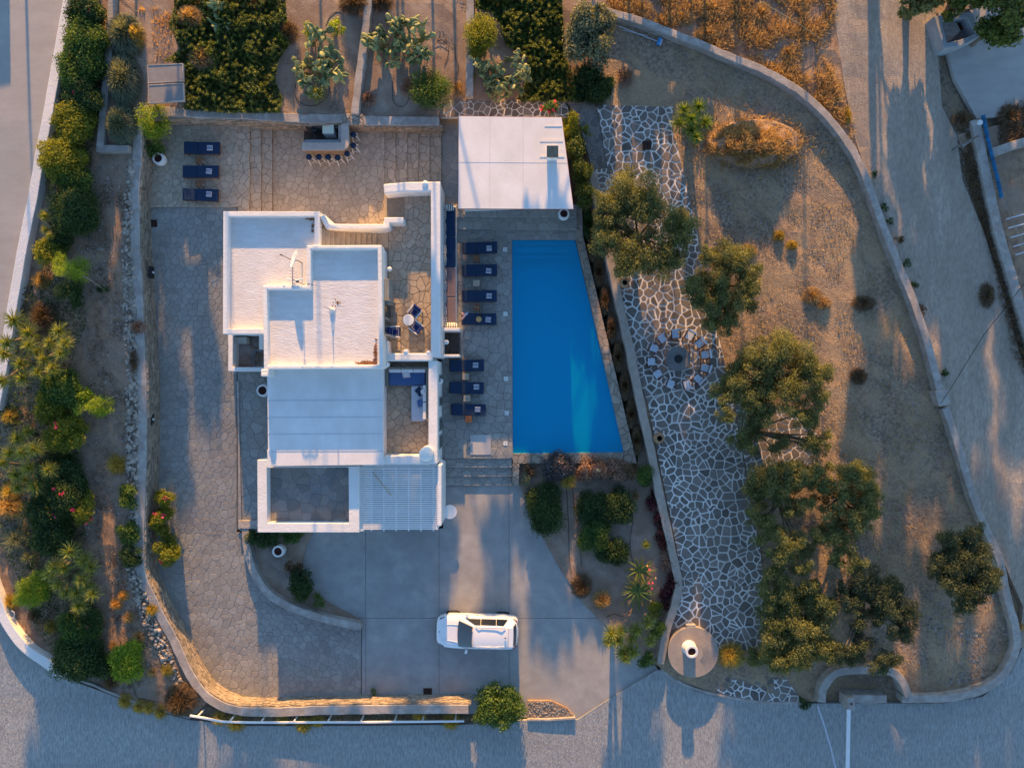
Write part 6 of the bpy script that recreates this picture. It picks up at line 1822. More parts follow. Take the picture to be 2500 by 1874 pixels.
yucca([(35, 781, 31), (70, 812, 29), (17, 836, 26), (70, 842, 24)], "large yucca clump with cream flowers beside the end of the white boundary wall")
yucca([(145, 808, 27), (124, 836, 25), (158, 838, 24), (107, 877, 25), (148, 862, 22)], "yucca clump reaching furthest toward the stony slope, below the brown shrub")
yucca([(12, 862, 27), (52, 888, 27), (8, 930, 25), (92, 858, 22)], "low dark yucca cluster against the left edge above the straw grass tuft")
yucca([(55, 922, 26), (130, 897, 24), (92, 908, 22)], "small yucca with white bloom just above the oleander mass")
yucca([(110, 527, 18), (112, 561, 16), (122, 575, 12)], "small bright yucca pair near the white boundary wall", 0.9)
yucca([(43, 1070, 24), (67, 1053, 20)], "two dark yucca heads below the straw coloured grass tuft", 1.3)
yucca([(84, 1096, 26), (55, 1105, 24), (24, 1105, 25)], "row of three yellow-green yucca heads at the left of the garden", 1.8)
yucca([(71, 1143, 27), (39, 1157, 24), (9, 1128, 24), (119, 1146, 24)], "spreading yucca with four heads and one white flower", 1.7)
yucca([(87, 1186, 27), (43, 1190, 22), (62, 1170, 18)], "dark yucca next to the red brown grass tuft", 1.3)
yucca([(171, 1345, 28), (133, 1382, 27), (156, 1386, 24)], "tall sunlit yucca heads at the top of the lower clump", 1.9)
yucca([(203, 1366, 26), (222, 1385, 24), (200, 1414, 26)], "yucca heads on the slope side of the lower clump", 1.7)
yucca([(142, 1426, 24), (162, 1446, 24), (120, 1400, 24)], "yucca heads beside the round green bush in the lower clump", 1.7)
yucca([(187, 1446, 24), (226, 1449, 24), (194, 1478, 26), (212, 1432, 22)], "lowest yucca heads of the lower clump, with cream tips", 1.6)
yucca([(1493, 1546, 24), (1510, 1562, 24), (1486, 1566, 20), (1516, 1540, 20)], "flowering yucca at the drive edge of the pool garden", 1.5, z0=0.06)
yucca([(1553, 1538, 23), (1543, 1560, 18)], "yucca in the middle of the cluster by the path wall", 1.4, z0=0.06)
yucca([(1582, 1518, 24), (1586, 1563, 22)], "yucca with two round green heads against the path wall", 1.5, z0=0.06)
yucca([(1522, 1594, 26), (1545, 1590, 24), (1530, 1605, 20)], "lowest yucca of the pool garden at the drive corner", 1.4, z0=0.06)
yucca([(774, 229, 25)], "single green agave-like rosette inside a hose loop", 0.5)
yucca([(1578, 1329, 15)], "tiny bright yellow rosette on the pale garden soil", 0.3, z0=0.06)
yucca([(1670, 270, 27), (1705, 262, 26), (1722, 300, 26), (1690, 318, 28), (1658, 302, 26), (1688, 290, 26), (1700, 335, 22)], "big green fan leaved clump at the top corner of the flagstone path", 1.1, L_PALMG)

# ---- olive trees
def olive(px, py, rx, ry, label, h=3.0, zc=None, holes=(), leaf=None, dens=520, blobs=None, ln=0.11, wd=0.05, cat="tree", name="olive_tree", trunkr=0.14, nb=None, z0=None):
    leaf = leaf or L_OLIVE
    z0 = T(px, py) if z0 is None else z0
    zc = z0 + h * 0.66
    c = P(px, py, zc)
    root = empty(name, (c.x, c.y, z0), 0, label, cat)
    R = (mpx(rx, zc), mpx(ry, zc), h * 0.34)
    if blobs is None:
        nb = nb or int(10 + 3.2 * R[0] * R[1])
        bl = blobs_in_ellipsoid((0, 0, h * 0.66), R, nb, (0.16, 0.30))
    else:
        bl = []
        for (x, y, r) in blobs:
            r = r * 1.2
            for k in range(max(7, int(r * 0.55))):
                zz = z0 + h * rng.uniform(0.5, 0.92)
                a = rng.uniform(0, 6.28); d = r * rng.uniform(0.0, 1.0)
                p = P(x + d * math.cos(a), y + d * math.sin(a), zz) - Vector((c.x, c.y, z0))
                bl.append((np.array(p), mpx(r, zz) * rng.uniform(0.30, 0.52), rng.uniform(-.2, .2)))
    pos, nr, ti = clump_leaves(bl, dens, ln, wd, 0.12, flat=0.75, hollow=0.3)
    foliage_obj(pos, nr, ti, ln, wd, leaf, root, "crown")
    tips = [tuple(b[0]) for b in (bl if len(bl) < 14 else rng.sample(bl, 14))]
    trunk_obj(root, (0, 0, 0), tips, trunkr)
    return root
olive(1565, 565, 115, 110, "wide olive tree overhanging the top end of the flagstone path", 3.2,
      blobs=[(1545, 480, 48), (1500, 510, 34), (1470, 535, 26), (1580, 500, 36), (1495, 580, 38), (1545, 620, 40), (1525, 660, 24), (1600, 640, 36), (1655, 540, 36), (1650, 590, 34), (1640, 630, 26), (1598, 575, 18), (1470, 490, 22)])
olive(1763, 705, 92, 100, "olive tree between the path and the dry plot, above the fire pit", 3.2,
      blobs=[(1730, 630, 24), (1790, 640, 40), (1825, 680, 32), (1760, 690, 34), (1700, 690, 30), (1705, 735, 26), (1745, 760, 34), (1800, 740, 34), (1775, 790, 22), (1825, 730, 20), (1735, 790, 20)])
olive(1880, 925, 135, 110, "largest olive tree, east of the fire pit", 3.6,
      blobs=[(1900, 860, 42), (1850, 880, 34), (1960, 890, 40), (2000, 920, 28), (1800, 925, 36), (1770, 950, 26), (1870, 930, 34), (1930, 940, 36), (1990, 965, 26), (1830, 985, 34), (1880, 1000, 28), (1770, 1005, 22), (1940, 1000, 22)])
olive(1850, 1060, 90, 70, "thin scattered olive tree over the lit side paving", 3.0,
      blobs=[(1840, 1040, 26), (1810, 1075, 24), (1900, 1075, 24), (1970, 1020, 28), (1985, 1085, 26), (2005, 1090, 18), (1835, 1095, 18), (2020, 1060, 14)])
olive(1915, 1215, 105, 105, "olive tree leaning over the lower part of the flagstone path", 3.3,
      blobs=[(1880, 1160, 36), (1930, 1150, 38), (1850, 1205, 30), (1910, 1195, 34), (1965, 1160, 28), (1835, 1250, 24), (1870, 1265, 26), (1930, 1250, 20), (1865, 1310, 22), (1920, 1330, 32), (1895, 1350, 22), (1960, 1330, 24), (1965, 1225, 24), (1900, 1300, 22), (1890, 1395, 26), (1955, 1390, 24)])
olive(2080, 1225, 90, 105, "olive tree with forked pale limbs at the middle of the dry plot", 3.3,
      blobs=[(2085, 1160, 32), (2115, 1180, 30), (2055, 1210, 24), (2110, 1225, 34), (2085, 1260, 32), (2040, 1290, 34), (2005, 1310, 24), (2060, 1320, 24), (2100, 1290, 24), (2000, 1150, 24), (2020, 1245, 16), (2010, 1195, 26), (2040, 1360, 20), (2090, 1375, 22)])
olive(1950, 1505, 110, 115, "dense bright olive tree beside the round cistern disc", 3.0, dens=560,
      blobs=[(1920, 1450, 38), (1885, 1480, 30), (1975, 1450, 32), (2010, 1480, 34), (1940, 1510, 34), (1890, 1540, 34), (1990, 1540, 38), (1950, 1580, 36), (1885, 1600, 30), (2010, 1590, 30), (1920, 1620, 30), (1970, 1615, 24), (1870, 1440, 22)])
olive(2140, 1480, 100, 90, "dark olive tree above the arched roadside wall", 3.0, leaf=L_OLIVE_SHADED,
      blobs=[(2120, 1430, 36), (2160, 1440, 34), (2090, 1470, 28), (2185, 1480, 34), (2220, 1500, 26), (2205, 1540, 26), (2140, 1500, 22), (2100, 1520, 22), (2090, 1580, 30), (2060, 1600, 24), (2150, 1620, 26), (2180, 1610, 20), (2060, 1440, 20)])
olive(2357, 1385, 85, 90, "olive tree standing alone near the curved end of the plot wall", 3.2, leaf=L_OLIVE_SHADED,
      blobs=[(2330, 1320, 30), (2370, 1330, 34), (2310, 1370, 30), (2360, 1380, 36), (2410, 1385, 30), (2420, 1420, 26), (2330, 1420, 32), (2375, 1440, 32), (2350, 1470, 26), (2290, 1400, 20), (2390, 1300, 18)])

# ---- silver tree, cypress bush and beds at the top
shrub(1443, 80, 68, 88, 2.8, L_SILVER, "tall silvery green tree beside the end of the curved plot wall", cat="tree", name="silver_tree", dens=330, nb=34, rr=(0.2, 0.34), ln=0.17, wd=0.09, flowers=None)
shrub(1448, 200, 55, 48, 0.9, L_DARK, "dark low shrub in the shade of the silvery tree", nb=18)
shrub(1173, 93, 47, 54, 1.7, L_YGREEN, "rounded yellow-green clipped bush by the narrow grey wall", dens=560, nb=16, rr=(0.34, 0.5), ln=0.10, wd=0.05)
shrub(1051, 222, 52, 60, 1.5, L_GREEN, "wide feathery green bush above the short grey topped wall", dens=430, nb=20, rr=(0.3, 0.45), ln=0.12, wd=0.04)
shrub(820, 66, 24, 24, 1.0, L_LIME, "small pale green spurge bush at the top of the prickly pear bed", dens=420, nb=8)
shrub(757, 74, 26, 24, 0.9, L_LIME, "pale green spurge bush left of the first prickly pear", dens=380, nb=8)
twig_bush(463, 40, 40, 34, 0.9, L_ORANGE, "bright orange dry shrub at the top of the ivy bed", n=1500)
twig_bush(492, 140, 42, 38, 0.8, L_ORANGE, "orange dry shrub with pink grey side beside the grey panels", n=1500)
twig_bush(505, 155, 30, 26, 0.7, L_PINKD, "pinkish grey dry shrub touching the orange one near the panels", n=700)
twig_bush(563, 65, 20, 18, 0.6, L_ORANGE, "small orange dry patch inside the ivy bed", n=500)
twig_bush(703, 75, 27, 30, 0.9, L_BROWN, "brown and green dry bush on the edge of the ivy bed", n=900)
shrub(690, 95, 18, 20, 0.7, L_YGREEN, "small yellowish bush at the ivy bed corner", nb=6)
twig_bush(862, 6, 44, 26, 0.9, L_BROWN, "round dark brown bush cut by the top edge, left of the pair", n=1600)
twig_bush(932, 0, 32, 24, 0.8, L_BROWN, "round dark brown bush cut by the top edge, right of the pair", n=1100)
twig_bush(898, 238, 22, 20, 0.6, L_PINKD, "pale pink leafless shrub next to the dividing wall", n=420, w=0.014)
twig_bush(995, 210, 24, 26, 0.6, L_PINKD, "reddish leafless shrub beside the feathery green bush", n=420)
twig_bush(1118, 215, 18, 22, 0.5, L_ORANGE, "bright orange dry tuft lit at the wall end by the feathery bush", n=300)
twig_bush(1528, 185, 26, 28, 0.7, L_PINKD, "pale leafless shrub on the shaded plot below the curved wall", n=420, w=0.016)
twig_bush(540, 130, 14, 12, 0.5, L_ORANGE, "tiny orange shrub in the ivy by the larger dry ones", n=200)
shrub(385, 300, 44, 52, 2.2, L_LIME, "bright green fine leaved tree over the corner of the courtyard", z0=1.7, cat="tree", name="tree", dens=420, nb=20, rr=(0.24, 0.4), ln=0.12, wd=0.04)
shrub(377, 362, 30, 26, 1.4, L_GREEN, "darker lower growth under the bright green courtyard tree", z0=1.7, nb=10)

# rosemary hedge in three countable bushes
for (x, y, rx, ry, lb) in ((300, 80, 44, 58, "grey-green spiky hedge bush at the top, with a sunlit yellow side"), (296, 190, 42, 70, "grey-green spiky hedge bush in the middle beside the panels"), (290, 300, 38, 52, "grey-green spiky hedge bush at the lower end of the planter wall")):
    twig_bush(x, y, rx, ry, 1.2, L_ROSE, lb, n=3600, w=0.022, name="rosemary_bush")
twig_bush(330, 85, 20, 34, 1.1, L_YSTRAW, "straw yellow twigs painting a sunlit edge onto the rosemary", n=500, w=0.015)  # sunlit part of the hedge drawn as yellow twigs

# ---- left garden
for (x, y, rx, ry, h, m, lb, fl) in (
    (215, 30, 42, 42, 1.5, L_DARK, "dark oleander with reddish tips at the very top of the row", (L_PINK, 2)),
    (208, 100, 46, 48, 1.8, L_GREEN, "tall green oleander second from the top of the row", (L_PINK, 2)),
    (200, 170, 48, 48, 1.7, L_GREEN, "oleander with pink flowers toward the white boundary wall", (L_PINK, 5)),
    (205, 240, 42, 46, 1.6, L_DARK, "dark green oleander level with the middle of the rosemary", (L_PINK, 2)),
    (186, 300, 46, 42, 1.6, L_YGREEN, "yellowish oleander lit at its lower edge near the planter corner", (L_PINK, 1)),
    (150, 385, 52, 46, 1.9, L_YGREEN, "glowing yellow-green bush against the white boundary wall", None),
    (185, 448, 40, 36, 1.6, L_GREEN, "green bush directly below the glowing yellow-green one", None),
    (185, 522, 48, 58, 1.8, L_DARK, "large dark green bush with yellow sprigs above the pine", None),
    (128, 610, 36, 34, 1.1, L_YGREEN, "loose light green sprigs beside the small bright pine", None),
    (152, 590, 30, 26, 1.0, L_DARK, "dark undergrowth between the big bush and the bright pine", None),
    (200, 525, 22, 24, 1.9, L_YGREEN, "yellow-green sprigs on the east side of the dark bush", None),
    (152, 950, 42, 48, 1.7, L_GREEN, "green oleander mass below the flowering yuccas", (L_PINK, 1)),
    (125, 990, 30, 44, 1.6, L_YGREEN, "yellow-green oleander mass left of the pale round pine", None),
    (160, 1058, 46, 42, 1.7, L_YGREEN, "oleander with a few red flowers below the pale round pine", (L_PINK, 3)),
    (200, 965, 22, 26, 1.3, L_LIME, "small yellow leaved bush touching the pale round pine", None),
    (150, 1150, 40, 46, 1.4, L_DARK, "dark green shrub between the yuccas and the slope", None),
    (170, 1205, 50, 44, 1.5, L_DARK, "dark oleander with pink flowers near the golden tuft", (L_PINK, 4)),
    (205, 1235, 30, 38, 1.4, L_YGREEN, "sunlit flowering oleander on the slope edge", (L_PINK, 5)),
    (120, 1250, 48, 44, 1.4, L_DARK, "dark green shrub mass above the lower yuccas", (L_PINK, 1)),
    (130, 1310, 50, 40, 1.3, L_DARK, "dense dark shrub next to the grey grass", None),
    (188, 1535, 46, 36, 1.2, L_GREEN, "soft green shrub below the lower yucca clump", (L_PINK, 2)),
    (215, 1510, 34, 32, 1.1, L_DARK, "dark shrub against the path of the lower slope", None),
    (188, 1602, 62, 46, 1.4, L_DARK, "broad dark bush leaning over the white wall end at the bend", None),
    (245, 1625, 34, 32, 1.0, L_DARK, "dark low bush next to the bright green one at the bend", None),
    (313, 1612, 40, 42, 1.2, L_LIME, "bright green leafy bush near the bottom of the stony slope", None),
    (310, 1210, 20, 32, 0.7, L_GREEN, "small green creeper patch against the top of the stone wall", None),
    (312, 1300, 26, 28, 0.7, L_GREEN, "green creeper patch at the foot of the rubble line", None),
    (318, 1358, 26, 28, 0.7, L_DARK, "dark creeper patch where the stone wall starts to bend", None)):
    shrub(x, y, rx * 1.14, ry * 1.14, h, m, lb, name="oleander" if "oleander" in lb else "shrub", flowers=fl, dens=560)
shrub(75, 1437, 38, 46, 1.5, L_LIME, "round bright green fluffy bush left of the lower yuccas", dens=650, nb=16, rr=(0.34, 0.5), ln=0.10, wd=0.04, name="round_bush")
shrub(174, 651, 38, 38, 2.4, L_LIME, "small pine with a bright yellow-green crown in the left garden", cat="tree", name="small_pine", dens=620, nb=14, rr=(0.3, 0.45), ln=0.14, wd=0.025)
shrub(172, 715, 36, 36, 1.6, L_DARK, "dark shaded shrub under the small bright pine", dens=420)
shrub(234, 996, 46, 34, 2.0, L_LIME, "pale round pine crown standing out over the stony slope", cat="tree", name="small_pine", dens=620, nb=18, rr=(0.2, 0.34), ln=0.14, wd=0.03)
mb = MB(); mb.tube([P(196, 672, T(196, 672) + 1.2), P(215, 680, T(215, 680) + 0.9), P(256, 708, T(256, 708) + .4)], [0.04, 0.03, 0.015], 6)
tag(mb.build("bare_branch", BARKL, smooth=True), "bare pale branch sticking out of the pine toward the slope", "branch")
shrub(250, 705, 18, 14, 0.5, L_DARK, "little dark sprig at the tip of the bare branch", nb=5, stem=False)
twig_bush(101, 770, 36, 44, 1.0, L_BROWN, "brown dry shrub above the flowering yuccas", n=1400)
twig_bush(140, 560, 16, 22, 0.6, L_ORANGE, "reddish dry shrub between the small yucca and the dark bush", n=260)
twig_bush(335, 798, 24, 20, 0.5, L_PINKD, "brownish dry shrub sprawling over the top of the stone wall", n=420)
twig_bush(325, 880, 14, 30, 0.5, L_BROWN, "narrow brown shrub on the inner side of the rubble line", n=300)
twig_bush(437, 1712, 44, 44, 1.1, L_BROWN, "big round dusty brown bush at the corner by the guard rail", n=4200, w=0.014, name="round_bush")
for (x, y, r, m, lb) in ((98, 685, 30, L_STRAW, "large tan grass tuft between the white wall and the bright pine"), (20, 1015, 30, L_YSTRAW, "pale yellow grass tuft at the left edge above two dark yuccas"), (282, 1134, 33, L_YSTRAW, "solitary golden grass tuft on the open stony slope"),
    (18, 1235, 44, L_STRAW, "big reddish brown grass tuft at the left edge"), (22, 1200, 34, L_YSTRAW, "golden grass above the reddish tuft at the left edge"), (34, 1318, 44, L_ROSE, "large grey-green feathery grass at the left edge"), (66, 1360, 30, L_ROSE, "smaller grey feathery grass next to the lower yuccas"),
    (24, 1470, 26, L_YSTRAW, "dull golden grass at the end of the short white wall"), (122, 1530, 24, L_YSTRAW, "dull green gold grass above the dark bend bush"), (81, 1502, 22, L_BROWN, "dark brown low grass by the hose at the white wall"),
    (313, 1508, 20, L_ORANGE, "upper orange grass tuft of the three on the lower slope"), (336, 1556, 20, L_ORANGE, "rust orange grass tuft just above the bright leafy bush"), (275, 1577, 17, L_ORANGE, "rust tuft beside the bright leafy bush on the uphill side"),
    (368, 1489, 20, L_YSTRAW, "golden tuft sitting on the rubble where the wall bends"), (370, 1642, 16, L_ORANGE, "small orange tuft between the leafy bush and the rubble"), (406, 1636, 22, L_YSTRAW, "pale golden tuft close to the stone wall bend"),
    (304, 1712, 24, L_YSTRAW, "first golden tuft along the kerb, nearest the bend"), (338, 1725, 22, L_YSTRAW, "second golden tuft along the kerb"), (360, 1728, 22, L_YSTRAW, "third golden tuft along the kerb"), (390, 1738, 24, L_YSTRAW, "golden tuft touching the big round brown bush"),
    (269, 1664, 28, L_BROWN, "faded brown tuft under the dark bend bush"), (281, 1475, 20, L_STRAW, "dry straw tuft near the top of the lit rubble"), (299, 1455, 18, L_STRAW, "small straw tuft beside the rubble line"),
    (533, 1754, 24, L_YSTRAW, "green gold tuft behind the guard rail near its left end"), (574, 1766, 30, L_YSTRAW, "tall golden tuft poking through the guard rail near its left end"), (687, 1756, 20, L_YSTRAW, "low tuft at the guard rail before its middle"),
    (739, 1770, 28, L_YSTRAW, "golden tuft hanging over the road at the middle of the guard rail"), (775, 1760, 22, L_YSTRAW, "faint tuft just right of the guard rail middle"), (1023, 1746, 22, L_YSTRAW, "tuft behind the guard rail toward the round bush"), (1100, 1762, 28, L_YSTRAW, "sunlit golden tuft at the end of the guard rail by the round bush"),
    (1388, 1175, 26, L_YSTRAW, "dim grass tuft between the lilac shrub and dark bushes")):
    tuft(x, y, r, m, lb, n=int(180 + r * 9))

# round clipped bush by the drive entrance
shrub(1218, 1731, 72, 60, 1.5, L_GREEN, "big round bright green bush at the drive entrance", dens=460, nb=34, rr=(0.22, 0.34), ln=0.15, wd=0.07, name="round_bush", z0=0.25)

# oleanders by the courtyard wall
for (x, y, rx, ry, fl, lb) in ((405, 1215, 30, 26, 3, "pink flowering oleander, uppermost of the row by the courtyard wall"), (400, 1270, 32, 34, 2, "yellow-green oleander in the middle of the row by the courtyard wall"), (412, 1345, 30, 46, 4, "lowest oleander by the courtyard wall with red blooms")):
    shrub(x, y, rx, ry, 1.6, L_YGREEN, lb, z0=CY(x, y), name="oleander", flowers=(L_PINK, fl), dens=480, ln=0.2, wd=0.05, rr=(0.3, 0.42))

# ---- front bed by the drive
shrub(640, 1312, 42, 24, 0.9, L_DARK, "dark green shrub tucked below the dark terrace parapet", z0=0.12)
shrub(712, 1308, 36, 16, 0.8, L_GREEN, "low green sprigs under the terrace parapet, right of the white pot", z0=0.12)
shrub(730, 1430, 32, 46, 1.2, L_DARK, "dark bush with orange sprigs behind the curved drive wall", z0=0.12)
shrub(722, 1380, 24, 26, 1.0, L_BROWN, "brownish shrub between the pot and the dark bush", z0=0.12)
shrub(782, 1463, 17, 20, 0.7, L_GREEN, "small airy green plant at the tip of the front bed", z0=0.12, nb=6)
shrub(914, 1684, 8, 12, 0.3, L_GREEN, "tiny weed at the foot of the lower wall", z0=0.0, nb=4, stem=False)

# ---- pool garden
shrub(1287, 1171, 18, 19, 0.9, L_SILVER, "small pale feathery shrub at the corner below the pool", z0=0.06, nb=8, dens=420)
shrub(1332, 1238, 48, 74, 1.0, L_DARK, "large smooth dark green hedge mound beside the drive", z0=0.06, dens=640, nb=26, rr=(0.3, 0.45), ln=0.11, wd=0.05, name="hedge_mound")
shrub(1365, 1140, 46, 38, 1.3, L_LILAC, "grey lilac flowering shrub below the pool coping", z0=0.06, flowers=(L_PINKD, 6))
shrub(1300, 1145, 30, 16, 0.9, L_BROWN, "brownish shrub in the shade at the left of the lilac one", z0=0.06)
for (x, y, rx, ry, m, lb, fl) in ((1445, 1148, 34, 24, L_PINKD, "pink tinted sunlit shrub right after the lilac one under the coping", (L_CREAM, 4)), (1500, 1146, 34, 22, L_PINKD, "orange pink sunlit shrub in the middle of the coping row", (L_LILAC, 5)), (1540, 1148, 22, 18, L_BROWN, "small brown pink shrub at the coping corner", None)):
    shrub(x, y, rx * 1.2, ry * 1.3, 1.1, m, lb, z0=0.06, flowers=fl, dens=560)
shrub(1575, 1160, 26, 34, 1.2, L_GREEN, "green shrub wedged between the coping corner and the path wall", z0=0.06)
for (x, y, rx, ry, h, m, lb) in ((1448, 1240, 40, 42, 1.0, L_DARK, "dark mound of shrub in the middle of the pool garden"), (1508, 1235, 40, 46, 1.0, L_DARK, "dark grass like mound next to the central dark mound"), (1465, 1310, 44, 46, 1.0, L_GREEN, "dark green mound below the central one"), (1500, 1345, 40, 32, 0.9, L_DARK, "lowest dark mound of the pool garden shrubs")):
    shrub(x, y, rx * 1.15, ry * 1.12, h, m, lb, z0=0.06, dens=600, nb=22, rr=(0.3, 0.42), ln=0.11, wd=0.05)
for i, (x, y) in enumerate(((1597, 1215), (1612, 1262), (1623, 1315), (1632, 1365), (1636, 1425), (1628, 1465))):
    shrub(x, y, 21, 34, 0.6, L_PURPLE if i != 3 else L_PINKD, ["purple shrub, uppermost of the row along the path wall", "second purple shrub down the path wall row", "third purple shrub down the path wall row", "pink dry shrub within the purple row along the path wall", "purple shrub beside the upper aloe along the path wall", "lowest purple shrub of the path wall row"][i], z0=0.06, dens=420, nb=9)
# long dark hedge strip beside the coping
hs_ = [(1436, 545), (1448, 600), (1462, 660), (1478, 730), (1494, 800), (1510, 870), (1526, 940), (1542, 1010), (1556, 1075)]
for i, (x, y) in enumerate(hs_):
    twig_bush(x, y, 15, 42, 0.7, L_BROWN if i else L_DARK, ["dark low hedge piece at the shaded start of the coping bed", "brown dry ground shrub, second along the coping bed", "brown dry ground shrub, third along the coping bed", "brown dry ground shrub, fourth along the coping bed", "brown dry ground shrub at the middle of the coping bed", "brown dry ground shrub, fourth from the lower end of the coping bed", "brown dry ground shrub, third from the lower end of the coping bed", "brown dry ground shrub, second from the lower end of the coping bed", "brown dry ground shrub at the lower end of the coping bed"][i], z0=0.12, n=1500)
twig_bush(1420, 1432, 30, 34, 0.7, L_BROWN, "brown dry shrub at the drive edge of the pool garden", z0=0.06, n=1400)
twig_bush(1470, 1464, 26, 26, 0.7, L_ORANGE, "orange brown dry shrub next to the brown one at the drive edge", z0=0.06, n=1100)
twig_bush(1553, 1210, 12, 16, 0.4, L_ORANGE, "little orange dry shrub on the pale soil of the pool garden", z0=0.06, n=160)
shrub(1600, 1490, 24, 26, 1.0, L_YGREEN, "yellow-green shrub by the path wall above the yuccas", z0=0.06)
shrub(1606, 1532, 20, 36, 1.2, L_GREEN, "green shrub pressed against the path wall beside the yuccas", z0=0.06)
shrub(1578, 1612, 28, 24, 1.1, L_GREEN, "dark green shrub at the lowest corner of the pool garden", z0=0.06)

def aloe(px, py, r, z0, label, n=26):
    c = P(px, py, z0 + 0.5)
    root = empty("aloe", (c.x, c.y, z0), 0, label, "aloe")
    R = mpx(r, z0 + 0.4)
    for i in range(n):
        a = 2 * PI * i / n * 2.4 + rng.uniform(-.15, .15); l = R * rng.uniform(0.75, 1.1); e = rng.uniform(0.0, 0.5)
        s = rng.uniform(0.2, 0.5)
        pts = [(0.05 * math.cos(a), 0.05 * math.sin(a), 0.25), (l * 0.5 * math.cos(a), l * 0.5 * math.sin(a), 0.35 + e * 0.5), (l * math.cos(a + s * 0.3), l * math.sin(a + s * 0.3), 0.35 + e)]
        mb = MB(); mb.tube(pts, [0.05, 0.045, 0.008], 6, t=rng.uniform(0.25, 0.9)); mb.build("leaf", L_ALOE, root, smooth=True)
    for i in range(4):
        a = rng.uniform(0, 6.28); l = R * rng.uniform(0.5, 0.95)
        mb = MB(); mb.lathe((l * math.cos(a), l * math.sin(a), 0.75), [(0.0, -0.1), (0.06, -0.03), (0.05, 0.06), (0.0, 0.14)], 8, t=0.9); mb.build("flower_spike", L_ORANGE if i % 2 else L_PINK, root, smooth=True)
aloe(1558, 1446, 50, 0.06, "sprawling aloe with orange tips, the lower of two in the pool garden", 30)
aloe(1562, 1395, 42, 0.06, "sprawling aloe, the upper of two in the pool garden", 26)

# ---- bougainvillea and hedge by the pool house
shrub(1345, 262, 26, 22, 1.5, L_GREEN, "pink flowering climber at the upper corner of the pool house roof", z0=1.4, flowers=(L_PINK, 9), name="bougainvillea", lift=0.6)
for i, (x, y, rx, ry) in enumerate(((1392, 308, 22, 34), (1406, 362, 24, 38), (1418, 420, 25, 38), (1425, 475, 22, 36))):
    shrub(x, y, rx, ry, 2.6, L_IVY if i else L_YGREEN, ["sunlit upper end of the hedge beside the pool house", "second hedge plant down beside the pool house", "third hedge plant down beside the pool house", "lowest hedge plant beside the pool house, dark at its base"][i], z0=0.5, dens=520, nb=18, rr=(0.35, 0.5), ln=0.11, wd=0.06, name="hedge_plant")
shrub(1432, 318, 30, 10, 1.6, L_YGREEN, "long arching green sprays reaching over the stepped path", z0=0.9, nb=7, rr=(0.2, 0.3))

# ---- prickly pears: every pad a part
_pad = {}
def pad_mesh(k):
    if k in _pad: return _pad[k]
    r = random.Random(k); n = 12; vs = []; fs = []
    for s, off, sc in ((-1, -0.035, 0.72), (0, 0, 1.0), (1, 0.035, 0.72)):
        for i in range(n):
            a = 2 * PI * i / n
            vs.append((math.sin(a) * 0.17 * sc * (1.0 + 0.12 * math.cos(a)), off, 0.24 - math.cos(a) * 0.24 * sc))
    for j in range(2):
        for i in range(n): fs.append((j * n + i, j * n + (i + 1) % n, (j + 1) * n + (i + 1) % n, (j + 1) * n + i))
    fs.append(tuple(range(n))[::-1]); fs.append(tuple(2 * n + i for i in range(n)))
    me = bpy.data.meshes.new("pad"); me.from_pydata(vs, [], fs); me.materials.append(L_CACT)
    at = me.attributes.new("tint", 'FLOAT', 'FACE'); at.data.foreach_set("value", [(0.25, 0.45, 0.6, 0.8, 0.95)[k]] * len(fs))
    me.polygons.foreach_set("use_smooth", [True] * len(fs)); me.update()
    _pad[k] = me; return me
def cactus(px, py, rx, ry, h, n, label, z0=None):
    z0 = T(px, py) if z0 is None else z0
    c = P(px, py, z0 + h * 0.5)
    root = empty("prickly_pear", (c.x, c.y, z0), 0, label, "cactus")
    Rx, Ry = mpx(rx, z0 + .6), mpx(ry, z0 + .6)
    placed = 0
    ends = []
    def put(p, dirn, sc):
        nonlocal placed
        k = min(4, max(0, int(rng.gauss(1.6 + 0.9 * p.z / h, 1.1))))
        o = bpy.data.objects.new("pad", pad_mesh(k)); COL.objects.link(o); o.parent = root
        q = dirn.to_track_quat('Z', 'Y') @ Quaternion((0, 0, 1), rng.uniform(0, PI))
        o.rotation_mode = 'QUATERNION'; o.rotation_quaternion = q; o.location = p; o.scale = (sc, sc, sc)
        placed += 1
        ends.append((p + dirn * 0.42 * sc, dirn, sc))
    for _ in range(max(5, n // 9)):
        a = rng.uniform(0, 6.28); r = math.sqrt(rng.random()) * 0.8
        put(Vector((math.cos(a) * r * Rx, math.sin(a) * r * Ry, rng.uniform(-0.05, h * 0.3))), Vector((rng.gauss(0, .5), rng.gauss(0, .5), rng.uniform(0.4, 1.0))).normalized(), rng.uniform(0.8, 1.15))
    tries = 0
    while placed < n and tries < n * 20:
        tries += 1
        tip, dirn, sc = ends[rng.randrange(len(ends))]
        if (tip.x / Rx) ** 2 + (tip.y / Ry) ** 2 > 1.0 or tip.z > h: continue
        d = (dirn + Vector((rng.gauss(0, .8), rng.gauss(0, .8), rng.gauss(0.05, .4)))).normalized()
        if d.z < -0.1: d.z = 0.15; d.normalize()
        put(tip - d * 0.03, d, sc * rng.uniform(0.85, 1.03) if sc > 0.6 else 0.9)
    return root
cactus(785, 155, 66, 90, 1.4, 230, "prickly pear with yellowish pads between the ivy bed and the dividing wall")
cactus(978, 108, 82, 86, 1.6, 290, "largest prickly pear, right of the dividing garden wall")
cactus(1218, 182, 72, 70, 1.5, 240, "prickly pear behind the pool house beside the ivy slope")
cactus(533, 35, 26, 30, 0.9, 34, "small prickly pear poking out of the ivy by the orange shrub")

